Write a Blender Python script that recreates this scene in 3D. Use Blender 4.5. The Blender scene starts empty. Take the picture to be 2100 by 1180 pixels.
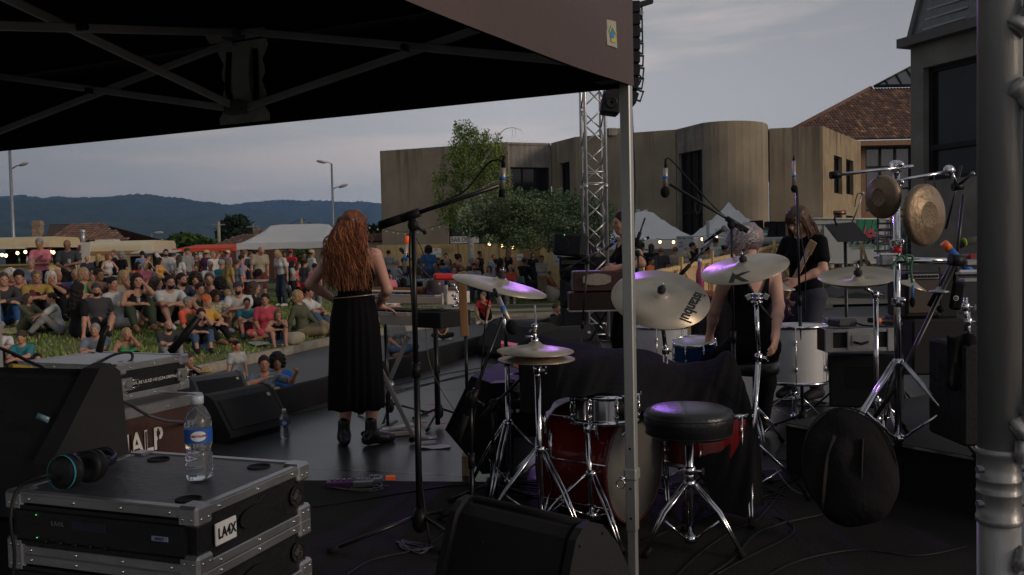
import bpy,math,random
import numpy as np
from mathutils import Vector,Matrix,Euler
from math import pi,sin,cos,radians as R,sqrt,atan2
random.seed(7)
S = bpy.context.scene
COL = S.collection
CAMZ,FOC,PITCH,ROLL = 1.35,1800.0,2.3,-1.2
cam = bpy.data.cameras.new("camera");camo = bpy.data.objects.new("camera",cam);COL.objects.link(camo)
cam.sensor_width = 36.0;cam.lens = 36.0*FOC/2100.0;cam.clip_start = 0.05;cam.clip_end = 20000
CR = Euler((R(90-PITCH),0,0)).to_matrix()@Matrix.Rotation(R(ROLL),3,'Z')
camo.matrix_world = Matrix.Translation((0,0,CAMZ))@CR.to_4x4()
S.camera = camo
def ray(px,py):return CR@Vector(((px-1050)/FOC,-(py-590)/FOC,-1.0))
def P(px,py,Y):
 d = ray(px,py);return Vector((0,0,CAMZ))+d*(Y/d.y)
def G(px,py,z=0.0):
 d = ray(px,py);return Vector((0,0,CAMZ))+d*((z-CAMZ)/d.z)
def proj(p):
 q = CR.transposed()@(Vector(p)-Vector((0,0,CAMZ)));return(1050-q.x/q.z*FOC,590+q.y/q.z*FOC)
SUN_EL,SUN_AZ = 16.0,118.0
W = bpy.data.worlds.new("World");S.world = W;W.use_nodes = True
wn,wl = W.node_tree.nodes,W.node_tree.links;wn.clear()
def wnode(t,**k):
 n = wn.new(t)
 for a,b in k.items():setattr(n,a,b)
 return n
sky = wnode('ShaderNodeTexSky',sky_type='NISHITA',sun_disc=False);sky.sun_elevation = R(SUN_EL);sky.sun_rotation = R(SUN_AZ);sky.dust_density = 3.0;sky.ozone_density = 1.5
tc = wnode('ShaderNodeTexCoord');sep = wnode('ShaderNodeSeparateXYZ');wl.new(tc.outputs['Generated'],sep.inputs[0])
mp = wnode('ShaderNodeMapping');mp.inputs['Scale'].default_value = (1.2,1.2,9.0);mp.inputs['Rotation'].default_value = (0.06,-0.10,0.3);wl.new(tc.outputs['Generated'],mp.inputs[0])
nz = wnode('ShaderNodeTexNoise');nz.inputs['Scale'].default_value = 2.2;nz.inputs['Detail'].default_value = 6;nz.inputs['Roughness'].default_value = .55;wl.new(mp.outputs[0],nz.inputs['Vector'])
cr = wnode('ShaderNodeValToRGB');cr.color_ramp.elements[0].position = .48;cr.color_ramp.elements[1].position = .62;wl.new(nz.outputs['Fac'],cr.inputs[0])
gr = wnode('ShaderNodeValToRGB');wl.new(sep.outputs['Z'],gr.inputs[0])
gr.color_ramp.elements[0].position = 0.0;gr.color_ramp.elements[0].color = (5.3,5.15,5.2,1)
gr.color_ramp.elements[1].position = .55;gr.color_ramp.elements[1].color = (2.1,2.35,2.55,1)
e_ = gr.color_ramp.elements.new(.14);e_.color = (4.7,4.62,4.7,1);e_ = gr.color_ramp.elements.new(.30);e_.color = (3.1,3.2,3.35,1)
mx = wnode('ShaderNodeMixRGB',blend_type='MIX');mx.inputs['Color2'].default_value = (7.0,5.9,5.5,1)
ml = wnode('ShaderNodeMath',operation='MULTIPLY');ml.inputs[1].default_value = .55;wl.new(cr.outputs[0],ml.inputs[0]);wl.new(ml.outputs[0],mx.inputs['Fac']);wl.new(gr.outputs[0],mx.inputs['Color1'])
ms = wnode('ShaderNodeMixRGB',blend_type='MIX');ms.inputs['Fac'].default_value = .94;wl.new(sky.outputs[0],ms.inputs['Color1']);wl.new(mx.outputs[0],ms.inputs['Color2'])
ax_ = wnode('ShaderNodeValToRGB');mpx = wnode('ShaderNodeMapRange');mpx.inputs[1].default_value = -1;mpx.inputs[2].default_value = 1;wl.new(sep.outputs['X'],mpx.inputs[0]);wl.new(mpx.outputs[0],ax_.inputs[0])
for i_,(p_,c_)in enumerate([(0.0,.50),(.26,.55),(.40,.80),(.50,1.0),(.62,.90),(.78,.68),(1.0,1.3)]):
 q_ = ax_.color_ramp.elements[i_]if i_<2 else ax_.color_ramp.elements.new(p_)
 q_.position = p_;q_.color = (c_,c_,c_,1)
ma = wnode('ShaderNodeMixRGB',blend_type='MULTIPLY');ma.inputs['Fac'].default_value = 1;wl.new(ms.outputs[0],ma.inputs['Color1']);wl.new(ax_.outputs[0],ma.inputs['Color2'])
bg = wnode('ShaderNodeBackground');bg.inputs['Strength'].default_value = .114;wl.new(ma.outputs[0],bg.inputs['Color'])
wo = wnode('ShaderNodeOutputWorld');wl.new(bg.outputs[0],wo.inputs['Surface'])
sl = bpy.data.lights.new("sun",'SUN');sl.energy = 1.1;sl.angle = R(14);sl.color = (1.0,.80,.62)
so = bpy.data.objects.new("sun",sl);COL.objects.link(so)
sd = Vector((sin(R(SUN_AZ))*cos(R(SUN_EL)),cos(R(SUN_AZ))*cos(R(SUN_EL)),sin(R(SUN_EL))))
so.rotation_euler = sd.to_track_quat('Z','Y').to_euler()
S.view_settings.view_transform = 'Standard';S.view_settings.look = 'None';S.view_settings.gamma = 1;S.view_settings.use_curve_mapping = False
S.view_settings.exposure = 0.0
S.render.engine = 'CYCLES';S.cycles.use_denoising = True;S.cycles.max_bounces = 6;S.cycles.volume_bounces = 1
_m = {}
def M(name,col=(.5,.5,.5),rough=.6,metal=0.0,var=.12,scale=6.0,bump=.0,bscale=None,stretch=None,emit=0,trans=0,spec=None,alpha=1,wave=None,col2=None,aniso=0):
 if name in _m:return _m[name]
 m = bpy.data.materials.new(name);m.use_nodes = True;nt = m.node_tree;n = nt.nodes;l = nt.links
 b = n['Principled BSDF'];b.inputs['Roughness'].default_value = rough;b.inputs['Metallic'].default_value = metal
 t = n.new('ShaderNodeTexCoord');mpn = n.new('ShaderNodeMapping');l.new(t.outputs['Object'],mpn.inputs[0])
 if stretch:mpn.inputs['Scale'].default_value = stretch
 no = n.new('ShaderNodeTexNoise');no.inputs['Scale'].default_value = scale;no.inputs['Detail'].default_value = 5;l.new(mpn.outputs[0],no.inputs['Vector'])
 rp = n.new('ShaderNodeValToRGB');rp.color_ramp.elements[0].position = .3;rp.color_ramp.elements[1].position = .7
 c2 = col2 or col
 rp.color_ramp.elements[0].color = tuple(max(0,c*(1-var))for c in col[:3])+(1,)
 rp.color_ramp.elements[1].color = tuple(min(1,c*(1+var))for c in c2[:3])+(1,)
 l.new(no.outputs['Fac'],rp.inputs[0]);out = rp.outputs[0]
 if wave:
  wv = n.new('ShaderNodeTexWave');wv.bands_direction = wave[1];wv.inputs['Scale'].default_value = wave[0];l.new(t.outputs['Object'],wv.inputs['Vector'])
  wr = n.new('ShaderNodeValToRGB');wr.color_ramp.interpolation = 'CONSTANT';wr.color_ramp.elements[1].position = wave[3];l.new(wv.outputs['Fac'],wr.inputs[0])
  mi = n.new('ShaderNodeMixRGB');mi.inputs['Color2'].default_value = tuple(wave[2])+(1,);l.new(wr.outputs[0],mi.inputs['Fac']);l.new(out,mi.inputs['Color1']);out = mi.outputs[0]
 l.new(out,b.inputs['Base Color'])
 if rough<.95:
  mr = n.new('ShaderNodeMapRange');mr.inputs[3].default_value = max(.02,rough*.8);mr.inputs[4].default_value = min(1,rough*1.2);l.new(no.outputs['Fac'],mr.inputs[0]);l.new(mr.outputs[0],b.inputs['Roughness'])
 if bump:
  nb = n.new('ShaderNodeTexNoise');nb.inputs['Scale'].default_value = bscale or scale*6;nb.inputs['Detail'].default_value = 6;l.new(mpn.outputs[0],nb.inputs['Vector'])
  bp = n.new('ShaderNodeBump');bp.inputs['Strength'].default_value = bump;bp.inputs['Distance'].default_value = .02;l.new(nb.outputs['Fac'],bp.inputs['Height']);l.new(bp.outputs[0],b.inputs['Normal'])
 if emit:l.new(out,b.inputs['Emission Color']);b.inputs['Emission Strength'].default_value = emit
 if trans:b.inputs['Transmission Weight'].default_value = trans;b.inputs['IOR'].default_value = 1.33
 if spec is None and max(col[:3])<.03 and rough>.4 and metal<.2:spec = .22
 if spec is not None:b.inputs['Specular IOR Level'].default_value = spec
 _m[name] = m;return m
BLK = M('black_plastic',(.012,.012,.013),.45,var=.2);RUB = M('black_rubber',(.010,.010,.010),.8)
CHR = M('chrome',(.62,.62,.66),.14,1.0,.05);ALU = M('aluminium',(.50,.50,.51),.38,.9,.1,bump=.05)
STL = M('grey_steel',(.30,.31,.32),.4,.8);BKM = M('black_metal',(.015,.015,.017),.32,.3);WHT = M('white_paint',(.72,.72,.72),.5,var=.05)
LBL = M('white_label',(.62,.62,.62),.6,var=.04);INK = M('black_ink',(.012,.012,.012),.6);CARP = M('speaker_coat',(.014,.014,.016),.62,bump=.35,bscale=240)
GRL = M('speaker_grille',(.010,.010,.012),.6,bump=.5,bscale=300);BLUT = M('blue_tape',(.03,.17,.55),.5,var=.05);REDP = M('red_plastic',(.60,.022,.02),.4,var=.08)
CBL = M('cable_rubber',(.012,.012,.012),.5);ORG = M('orange_tape',(.85,.16,.03),.5,var=.05)
def frame(z,x=None):
 z = Vector(z).normalized();a = Vector(x)if x else(Vector((0,0,1))if abs(z.z)<.9 else Vector((1,0,0)))
 y = z.cross(a).normalized();x = y.cross(z).normalized();return Matrix((x,y,z)).transposed()
class MB:
 def __init__(s):s.v = [];s.f = [];s.m = [];s.sm = [];s.mats = []
 def mi(s,mat):
  if mat not in s.mats:s.mats.append(mat)
  return s.mats.index(mat)
 def add(s,vs,fs,mat,smooth=False):
  o = len(s.v);s.v+=[tuple(v)for v in vs];k = s.mi(mat)
  for f in fs:s.f.append([i+o for i in f]);s.m.append(k);s.sm.append(smooth)
  return s
 def box(s,c,d,mat,rot=None,bev=0,taper=1.0):
  c = Vector(c);hx,hy,hz = d[0]/2,d[1]/2,d[2]/2;r = rot or Matrix.Identity(3)
  if bev and bev<min(hx,hy,hz):
   b = bev;vs = [];idx = {}
   for sx in(-1,1):
    for sy in(-1,1):
     for sz in(-1,1):
      for a in range(3):
       q = [sx*(hx-b),sy*(hy-b),sz*(hz-b)];q[a]+=(sx,sy,sz)[a]*b;idx[(sx,sy,sz,a)] = len(vs);vs.append(q)
   fs = []
   for a in range(3):
    o1,o2 = (a+1)%3,(a+2)%3
    for sg in(-1,1):
     q = []
     for(u,w)in((-1,-1),(1,-1),(1,1),(-1,1)):
      k = [0,0,0];k[a] = sg;k[o1] = u;k[o2] = w;q.append(idx[tuple(k)+(a,)])
     fs.append(q if sg>0 else q[::-1])
     for w in(-1,1):
      k1 = [0]*3;k1[a] = sg;k1[o1] = w;k1[o2] = -1;k2 = list(k1);k2[o2] = 1
      q = [idx[tuple(k1)+(a,)],idx[tuple(k1)+(o1,)],idx[tuple(k2)+(o1,)],idx[tuple(k2)+(a,)]]
      fs.append(q if sg*w>0 else q[::-1])
   for sx in(-1,1):
    for sy in(-1,1):
     for sz in(-1,1):
      q = [idx[(sx,sy,sz,a)]for a in range(3)];fs.append(q if sx*sy*sz>0 else q[::-1])
   vs = [Vector(v)for v in vs]
  else:
   vs = [Vector((x,y,z))for z in(-hz,hz)for(x,y)in((-hx,-hy),(hx,-hy),(hx,hy),(-hx,hy))]
   if taper!=1.0:
    for v in vs[4:]:v.x*=taper;v.y*=taper
   fs = [[3,2,1,0],[4,5,6,7],[0,1,5,4],[1,2,6,5],[2,3,7,6],[3,0,4,7]]
  return s.add([c+r@v for v in vs],fs,mat)
 def tube(s,pts,r,mat,n=8,cap=True,smooth=True,closed=False,flat=1.0):
  pts = [Vector(p)for p in pts];k = len(pts);rs = r if isinstance(r,(list,tuple))else[r]*k
  vs = [];up = None
  for i,p in enumerate(pts):
   if closed:t = (pts[(i+1)%k]-pts[i-1])
   else:t = (pts[min(i+1,k-1)]-pts[max(i-1,0)])
   if t.length<1e-9:t = Vector((0,0,1))
   t.normalize()
   if up is None:up = frame(t).col[0]
   up = (up-t*up.dot(t));up = up.normalized()if up.length>1e-6 else frame(t).col[0]
   w = t.cross(up)
   for j in range(n):
    a = 2*pi*(j+.5)/n;vs.append(p+up*(cos(a)*rs[i])+w*(sin(a)*rs[i]*flat))
  fs = []
  for i in range(k if closed else k-1):
   i2 = (i+1)%k
   for j in range(n):fs.append([i*n+j,i*n+(j+1)%n,i2*n+(j+1)%n,i2*n+j])
  s.add(vs,fs,mat,smooth)
  if cap and not closed:
   o = len(s.v)-k*n;km = s.mi(mat)
   s.f.append([o+j for j in range(n)][::-1]);s.m.append(km);s.sm.append(False)
   s.f.append([o+(k-1)*n+j for j in range(n)]);s.m.append(km);s.sm.append(False)
  return s
 def cyl(s,p0,p1,r,mat,n=16,r1=None,smooth=True):return s.tube([p0,p1],[r,r if r1 is None else r1],mat,n,True,smooth)
 def lathe(s,c,prof,mat,axis=(0,0,1),n=32,smooth=True,xdir=None,sx=1.0,caps=True):
  fr = frame(axis,xdir);c = Vector(c);vs = []
  for(r,h)in prof:
   for j in range(n):
    a = 2*pi*j/n;vs.append(c+fr@Vector((cos(a)*r*sx,sin(a)*r,h)))
  fs = [[i*n+j,i*n+(j+1)%n,(i+1)*n+(j+1)%n,(i+1)*n+j]for i in range(len(prof)-1)for j in range(n)]
  if caps:
   if prof[0][0]>1e-6:fs.append([j for j in range(n)][::-1])
   if prof[-1][0]>1e-6:fs.append([(len(prof)-1)*n+j for j in range(n)])
  return s.add(vs,fs,mat,smooth)
 def ball(s,c,r,mat,n=12,rot=None):
  r = r if isinstance(r,(tuple,list))else(r,r,r);c = Vector(c);rot = rot or Matrix.Identity(3);vs = [];m = n//2
  for i in range(m+1):
   a = pi*i/m
   for j in range(n):b = 2*pi*j/n;vs.append(c+rot@Vector((sin(a)*cos(b)*r[0],sin(a)*sin(b)*r[1],-cos(a)*r[2])))
  return s.add(vs,[[i*n+j,i*n+(j+1)%n,(i+1)*n+(j+1)%n,(i+1)*n+j]for i in range(m)for j in range(n)],mat,True)
 def prism(s,poly,o,ax,ay,az,h,mat,smooth=False,both=True):
  o,ax,ay,az = Vector(o),Vector(ax),Vector(ay),Vector(az);n = len(poly)
  vs = [o+ax*u+ay*v for u,v in poly]+[o+ax*u+ay*v+az*h for u,v in poly]
  area = sum(poly[i][0]*poly[(i+1)%n][1]-poly[(i+1)%n][0]*poly[i][1]for i in range(n))
  flip = (area*ax.cross(ay).dot(az)*h)>0
  fs = [list(range(n))[::-1],list(range(n,2*n))]+[[i,(i+1)%n,n+(i+1)%n,n+i]for i in range(n)]
  if not flip:fs = [f[::-1]for f in fs]
  return s.add(vs,fs,mat,smooth)
 def sheet(s,grid,mat,smooth=True):
  h,w = len(grid),len(grid[0])
  return s.add([p for r_ in grid for p in r_],[[i*w+j,i*w+j+1,(i+1)*w+j+1,(i+1)*w+j]for i in range(h-1)for j in range(w-1)],mat,smooth)
 def text(s,body,size,o,ax,ay,mat,depth=.002,align='CENTER',sx=1.0,shear=0.0,bold=0.0):
  cu = bpy.data.curves.new('t','FONT');cu.body = body;cu.size = size;cu.extrude = depth/2;cu.align_x = align;cu.align_y = 'CENTER';cu.shear = shear;cu.offset = bold;cu.resolution_u = 3
  ob = bpy.data.objects.new('t',cu);COL.objects.link(ob)
  me = bpy.data.meshes.new_from_object(ob.evaluated_get(bpy.context.evaluated_depsgraph_get()))
  o,ax,ay = Vector(o),Vector(ax).normalized(),Vector(ay).normalized();az = ax.cross(ay)
  s.add([o+ax*(v.co.x*sx)+ay*v.co.y+az*v.co.z for v in me.vertices],[list(p.vertices)for p in me.polygons],mat)
  bpy.data.objects.remove(ob);bpy.data.curves.remove(cu);bpy.data.meshes.remove(me);return s
 def build(s,name,parent=None,origin=None,solid=0,sub=0):
  me = bpy.data.meshes.new(name)
  o = Vector(origin)if origin is not None else(parent['_o']if parent is not None and '_o' in parent else None)
  o = Vector(o)if o is not None else Vector((0,0,0))
  me.from_pydata([(x-o.x,y-o.y,z-o.z)for x,y,z in s.v],[],s.f)
  for m_ in s.mats:me.materials.append(m_)
  me.polygons.foreach_set('material_index',s.m);me.polygons.foreach_set('use_smooth',s.sm);me.update()
  ob = bpy.data.objects.new(name,me);COL.objects.link(ob)
  if parent is not None:
   ob.parent = parent
   if '_o' in parent:ob['_o'] = [0,0,0]if False else list(parent['_o'])
  else:ob.location = o
  if solid:md = ob.modifiers.new('s','SOLIDIFY');md.thickness = solid;md.offset = 0
  if sub:md = ob.modifiers.new('u','SUBSURF');md.levels = sub;md.render_levels = sub
  return ob
def tag(o,label,cat,group=None,kind=None):
 if label:o['label'] = label
 if cat:o['category'] = cat
 if group:o['group'] = group
 if kind:o['kind'] = kind
 return o
def thing(name,label,cat,loc=(0,0,0),group=None,rz=0,local=False):
 o = bpy.data.objects.new(name,None);o.empty_display_size = .1;COL.objects.link(o);o.location = loc;o.rotation_euler = (0,0,rz)
 if not local and not rz:o['_o'] = list(loc)
 return tag(o,label,cat,group)
def struct(o):o['kind'] = 'structure';return o
def copy_tree(o,parent=None):
 c = o.copy();COL.objects.link(c)
 if parent is not None:c.parent = parent
 for ch in list(o.children):copy_tree(ch,c)
 return c
def rz3(a):return Matrix.Rotation(a,3,'Z')
def grid_pts(f,us,vs):return[[f(u,v)for v in vs]for u in us]
def lin(a,b,n):return[a+(b-a)*i/(n-1)for i in range(n)]
def smooth_path(pts,n=8):
 pts = [Vector(p)for p in pts];o = []
 q = [pts[0]]+pts+[pts[-1]]
 for i in range(1,len(q)-2):
  for k in range(n):
   t = k/n;a,b,c,d = q[i-1],q[i],q[i+1],q[i+2]
   o.append(.5*((2*b)+(c-a)*t+(2*a-5*b+4*c-d)*t*t+(3*b-a-3*c+d)*t**3))
 return o+[pts[-1]]
def sst(t):t = max(0.,min(1.,t));return t*t*(3-2*t)
# terrain
def gz(x,y):return-0.43+0.66*sst((x-8)/6)*sst((y-24)/12)
CURB = [(-6.6,8.6),(-5.6,11.0),(-4.85,12.9),(-4.05,15.9),(-3.45,18.0),(-2.4,20.2),(-1.35,21.6),(-0.55,22.7),(1.4,23.5),(5.0,24.2),(9,24.6)]
def lawn(x,y):return-0.30+.47*sst((-x-3.3)/6)*sst((y-10.5)/8)-.05*sst((x+2)/2)
asph = M('asphalt',(.068,.070,.076),.60,var=.25,scale=1.2,bump=.35,bscale=60)
dirt = M('dry_ground',(.10,.085,.062),.95,var=.3,scale=.6,bump=.4)
gmat = M('grass_soil',(.09,.135,.034),.95,var=.35,scale=1.1,bump=.9,bscale=30,col2=(.125,.125,.045))
g = MB();xs = [-6000,-2000,-600,-200,-80,-40]+lin(-30,40,36)+[60,120,300,1000,6000];ys = [-3000,-300,-50]+lin(-10,70,33)+[90,150,300,900,6000]
g.sheet([[(x,y,gz(x,y))for x in xs]for y in ys],M('far_ground',(.035,.05,.022),.95,var=.3,scale=.05));struct(g.build('ground'))
g = MB();g.sheet([[(x,y,gz(x,y)+.004+.003*(y>23)*0)for x in lin(-14,30,23)]for y in lin(2,44,22)],asph);struct(g.build('road'))
cur = [Vector((x,y,0))for x,y in CURB];cs = smooth_path(cur,5)
def inward(i):t = (cs[min(i+1,len(cs)-1)]-cs[max(i-1,0)]).normalized();return Vector((-t.y,t.x,0))
g = MB();rows = []
for i,c in enumerate(cs):
 w = inward(i);rows.append([c+w*.02+Vector((0,0,-.43)),c+w*0+Vector((0,0,-.28)),c+w*.14+Vector((0,0,-.27)),c+w*.16+Vector((0,0,-.40))])
g.sheet(rows,M('kerb_concrete',(.27,.24,.20),.85,var=.25,scale=5,bump=.4));struct(g.build('kerb'))
g = MB();ys = lin(8,40,49);rows = []
def curb_x(y):
 for a,b in zip(cs,cs[1:]):
  if a.y<=y<=b.y:return a.x+(b.x-a.x)*(y-a.y)/(b.y-a.y)
 return cs[0].x-(cs[0].y-y)*.45 if y<cs[0].y else 9.0
for y in ys:
 x1 = curb_x(y)-.12;rows.append([(x,y,lawn(x,y)+.015*sin(x*3.1+y*2))for x in[x1-.001,x1-.6,x1-1.2]+lin(x1-2,min(x1-6,-14),12)+lin(-18,-34,6)])
g.sheet(rows,gmat);struct(g.build('lawn'))
g = MB();g.sheet([[(x,y,lawn(x,y)+.006+(.004 if 0 else 0))for x in lin(-3,13,12)]for y in lin(25.2,28.6,4)],M('path_sand',(.36,.31,.25),.9,var=.12,bump=.3));struct(g.build('path'))
def grass_blades():
 rnd = np.random.default_rng(3);n = 42000
 x = -2.2-rnd.random(n)**1.0*16;y = 10.5+rnd.random(n)**1.2*17;vs = [];fs = [];ms = []
 k = 0
 extra = [(rnd.uniform(-2.2,11),rnd.uniform(28.8,32))for _ in range(9000)]
 for px_,py_ in list(zip(x,y))+extra:
  if py_<28.7 and px_>curb_x(py_)-.13:continue
  z = lawn(px_,py_);a = rnd.uniform(0,6.28);h = rnd.uniform(.035,.085);w = .012+.0006*py_;dx,dy = cos(a)*w,sin(a)*w;tx,ty = rnd.uniform(-.03,.03,2)
  vs+=[(px_-dx,py_-dy,z-.01),(px_+dx,py_+dy,z-.01),(px_+tx,py_+ty,z+h)];fs.append([k,k+1,k+2]);k+=3;ms.append(int(rnd.integers(0,3)))
 me = bpy.data.meshes.new('grass');me.from_pydata(vs,[],fs)
 for q,c in enumerate([(.12,.21,.04),(.17,.25,.055),(.26,.26,.10)]):me.materials.append(M('grass_blade_%d'%q,c,.8,var=.2))
 me.polygons.foreach_set('material_index',ms);o = bpy.data.objects.new('grass',me);COL.objects.link(o);tag(o,'short green and straw coloured grass on the lawn','grass',kind='stuff')
grass_blades()
def mountains(name,ridge,D,foot,col,seed):
 rnd = np.random.default_rng(seed);g = MB();n = 300;px = np.linspace(ridge[0][0],ridge[-1][0],n);py = np.interp(px,[r[0]for r in ridge],[r[1]for r in ridge]);rows = []
 K = 44;nz_ = rnd.random((K+1,60))
 def nse(u,v):
  t = 0
  for o_,am in((1,1),(2.3,.5),(5.1,.25)):
   a = (u*40*o_)%59;i = int(a);f = a-i;f = f*f*(3-2*f);j = int(v*6*o_)%K;g_ = v*6*o_-int(v*6*o_)
   t+=am*((nz_[j,i]*(1-f)+nz_[j,i+1]*f)*(1-g_)+(nz_[(j+1)%K,i]*(1-f)+nz_[(j+1)%K,i+1]*f)*g_)
  return t/1.75
 for k in range(K):
  v = k/(K-1);row = []
  for i in range(n):
   top = P(px[i],py[i],D);h = top.z*(1-v)**1.25;spur = (nse(i/n+.03*v,v*.25)-.5)*v*(1-v)*4
   y = D-(D-foot)*v;x = top.x*(1-.15*v)
   row.append((x,y-spur*600,max(-3,h*(1+.28*spur)+(rnd.random()-.5)*5*(v<.98)-3*v)))
  rows.append(row)
 for i in range(n):x,y,z = rows[0][i];rows[0][i] = (x,y,z+rnd.random()*4)
 rows.insert(0,[(x*1.2,y+900,-3)for x,y,z in rows[0]])
 g.sheet(rows,M(name+'_forest',col,.95,var=.45,scale=.02,bump=1.0,bscale=.2));struct(g.build(name))
mountains('mountain_ridge',[(-260,404),(-60,404),(0,405),(40,402),(90,408),(130,405),(200,408),(240,404),(275,399),(300,400),(330,404),(375,409),(430,416),(470,422),(520,432),(600,447),(700,462),(900,478),(1100,482)],2600,700,(.018,.034,.024),5)
mountains('mountain_behind',[(300,430),(420,424),(480,420),(520,415),(560,412),(585,411),(615,413),(650,412),(700,415),(740,414),(780,419),(860,425),(1000,432),(1300,440)],3900,2300,(.022,.038,.030),9)
def sedge(t):return Vector((-4.7+.333*t,.943*t,0))
stagefloor = M('stage_vinyl',(.034,.035,.039),.30,var=.35,scale=2.2,bump=.10,bscale=14)
g = MB();a0,a1 = sedge(-4),sedge(17.5)
poly = [(a0.x,a0.y),(9.5,-4),(9.5,16.5),(a1.x,16.5)]
g.prism(poly,(0,0,-.40),(1,0,0),(0,1,0),(0,0,1),.40,stagefloor);struct(g.build('stage_floor'))
for i_,(x_,y_,w_)in enumerate(((886,829,.10),(893,846,.16),(868,866,.06),(905,868,.08))):g = MB();g.box(G(x_,y_,.002),(w_,.022,.002),M('pink_tape',(.9,.05,.25),.5));tag(g.build('tape_mark',origin=G(x_,y_,.002)),['short pink tape mark nearest the keyboards','longest pink tape strip on the stage floor','tiny pink tape mark left of the long strip','small pink tape mark nearest the camera'][i_],'tape')
for k_ in range(5):g = MB();a_,b_ = sedge(3+3.2*k_)+Vector((.2,0,.0006)),sedge(1.2+3.2*k_)+Vector((7.2,0,.0006));d_ = (b_-a_).normalized();n_ = Vector((-d_.y,d_.x,0))*.016;g.add([a_-n_,b_-n_,b_+n_,a_+n_],[[0,1,2,3]],M('seam_tape',(.012,.012,.013),.25));struct(g.build('floor_seam'))
carpet = M('black_carpet',(.0125,.0105,.0100),.9,var=.35,scale=3,bump=.3,bscale=90)
g = MB();q = [G(620,1003,0),G(1000,985,0),G(1010,975,0),G(1560,935,0)]
poly = [(-1.6,.4),(-1.45,G(640,985,0).y),(G(1000,990,0).x,G(1000,990,0).y),(2.6,G(1500,960,0).y),(6,4.6),(6,.4)]
g.prism(poly,(0,0,.0005),(1,0,0),(0,1,0),(0,0,1),.0045,carpet);struct(g.build('carpet_floor'))
bt = thing('stage_skirt','low black cloth kickboard running along the audience edge of the stage','stage skirt',sedge(3))
g = MB();rows = []
for i in range(120):
 p = sedge(2+14.5*i/119);w = .012*sin(i*1.3)+.01*sin(i*.47);rows.append([(p.x+.10+w,p.y,.004),(p.x+.09+w*1.3,p.y,.10),(p.x+.06+w,p.y,.21+.006*sin(i*.8)),(p.x+.0+w,p.y,.215),(p.x-.03+w,p.y,.1),(p.x-.05,p.y,-.42)])
g.sheet(rows,M('black_cloth',(.008,.008,.009),.95,var=.2,bump=.2));g.build('cloth',bt)
rt = thing('stage_riser','low black riser platform with scuffed edge under the chrome gong rack','stage riser',(3,5,0))
A,B = G(1612,868,.3),G(2010,940,.3)
ev = (B-A).normalized();nv = Vector((-ev.y,ev.x,0));nv.z = 0
A = Vector((A.x,A.y,0));ev.z = 0;ev.normalize()
g = MB();g.prism([(0,0),(4.4,0),(4.4,2.6),(0,2.6)],A,ev,nv,(0,0,1),.292,M('riser_side',(.010,.010,.011),.8,bump=.2));g.build('side',rt)
g = MB();g.prism([(-.01,-.01),(4.42,-.01),(4.42,2.62),(-.01,2.62)],A+Vector((0,0,.294)),ev,nv,(0,0,1),.010,M('riser_top',(.016,.015,.015),.6,var=.3,bump=.15));g.build('top',rt)
g = MB();g.prism([(-.012,-.014),(4.42,-.014),(4.42,-.010),(-.012,-.010)],A+Vector((0,0,.288)),ev,nv,(0,0,1),.012,M('riser_edge',(.20,.18,.15),.6,var=.9,scale=9));g.build('edge_strip',rt)
RISER = (A,ev,nv)
# buildings
conc = M('weathered_concrete',(.28,.232,.170),.9,var=.18,scale=.9,bump=.35,bscale=9)
def streaks(m,lo=.42,hi=.62,amt=.75,sc=1.0):
 nt = m.node_tree;n,l = nt.nodes,nt.links;b = n['Principled BSDF'];src = b.inputs['Base Color'].links[0].from_socket
 t = n.new('ShaderNodeTexCoord');a = n.new('ShaderNodeMapping');a.inputs['Scale'].default_value = (3.2*sc,3.2*sc,.16*sc);l.new(t.outputs['Object'],a.inputs[0])
 x = n.new('ShaderNodeTexNoise');x.inputs['Scale'].default_value = 1.0;x.inputs['Detail'].default_value = 7;x.inputs['Roughness'].default_value = .65;l.new(a.outputs[0],x.inputs['Vector'])
 r = n.new('ShaderNodeValToRGB');r.color_ramp.elements[0].position = lo;r.color_ramp.elements[1].position = hi;xb = n.new('ShaderNodeTexNoise');xb.inputs['Scale'].default_value = .45;xb.inputs['Detail'].default_value = 3;am = n.new('ShaderNodeMath');am.operation = 'MULTIPLY_ADD';am.inputs[1].default_value = .55;am.inputs[2].default_value = -.27;l.new(t.outputs['Object'],xb.inputs['Vector']);l.new(xb.outputs['Fac'],am.inputs[0]);ad = n.new('ShaderNodeMath');l.new(x.outputs['Fac'],ad.inputs[0]);l.new(am.outputs[0],ad.inputs[1]);l.new(ad.outputs[0],r.inputs[0])
 s2 = n.new('ShaderNodeSeparateXYZ');l.new(t.outputs['Object'],s2.inputs[0]);mr = n.new('ShaderNodeMapRange');mr.inputs[1].default_value = 3.4;mr.inputs[2].default_value = 7.3;mr.inputs[3].default_value = .10;mr.inputs[4].default_value = 1;l.new(s2.outputs['Z'],mr.inputs[0])
 mu = n.new('ShaderNodeMath');mu.operation = 'MULTIPLY';l.new(r.outputs[0],mu.inputs[0]);l.new(mr.outputs[0],mu.inputs[1])
 m2 = n.new('ShaderNodeMath');m2.operation = 'MULTIPLY';m2.inputs[1].default_value = amt;l.new(mu.outputs[0],m2.inputs[0])
 mi = n.new('ShaderNodeMixRGB');mi.inputs['Color2'].default_value = (.045,.038,.030,1);l.new(m2.outputs[0],mi.inputs['Fac']);l.new(src,mi.inputs['Color1']);l.new(mi.outputs[0],b.inputs['Base Color'])
streaks(conc,.53,.66,.62,.7);conc2 = M('pale_concrete',(.25,.23,.205),.9,var=.22,scale=2,bump=.25);streaks(conc2,.4,.65,.6,1.6)
conc3 = M('ochre_concrete',(.33,.25,.15),.9,var=.2,scale=2,bump=.25);streaks(conc3,.45,.6,.7,1.4)
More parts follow.
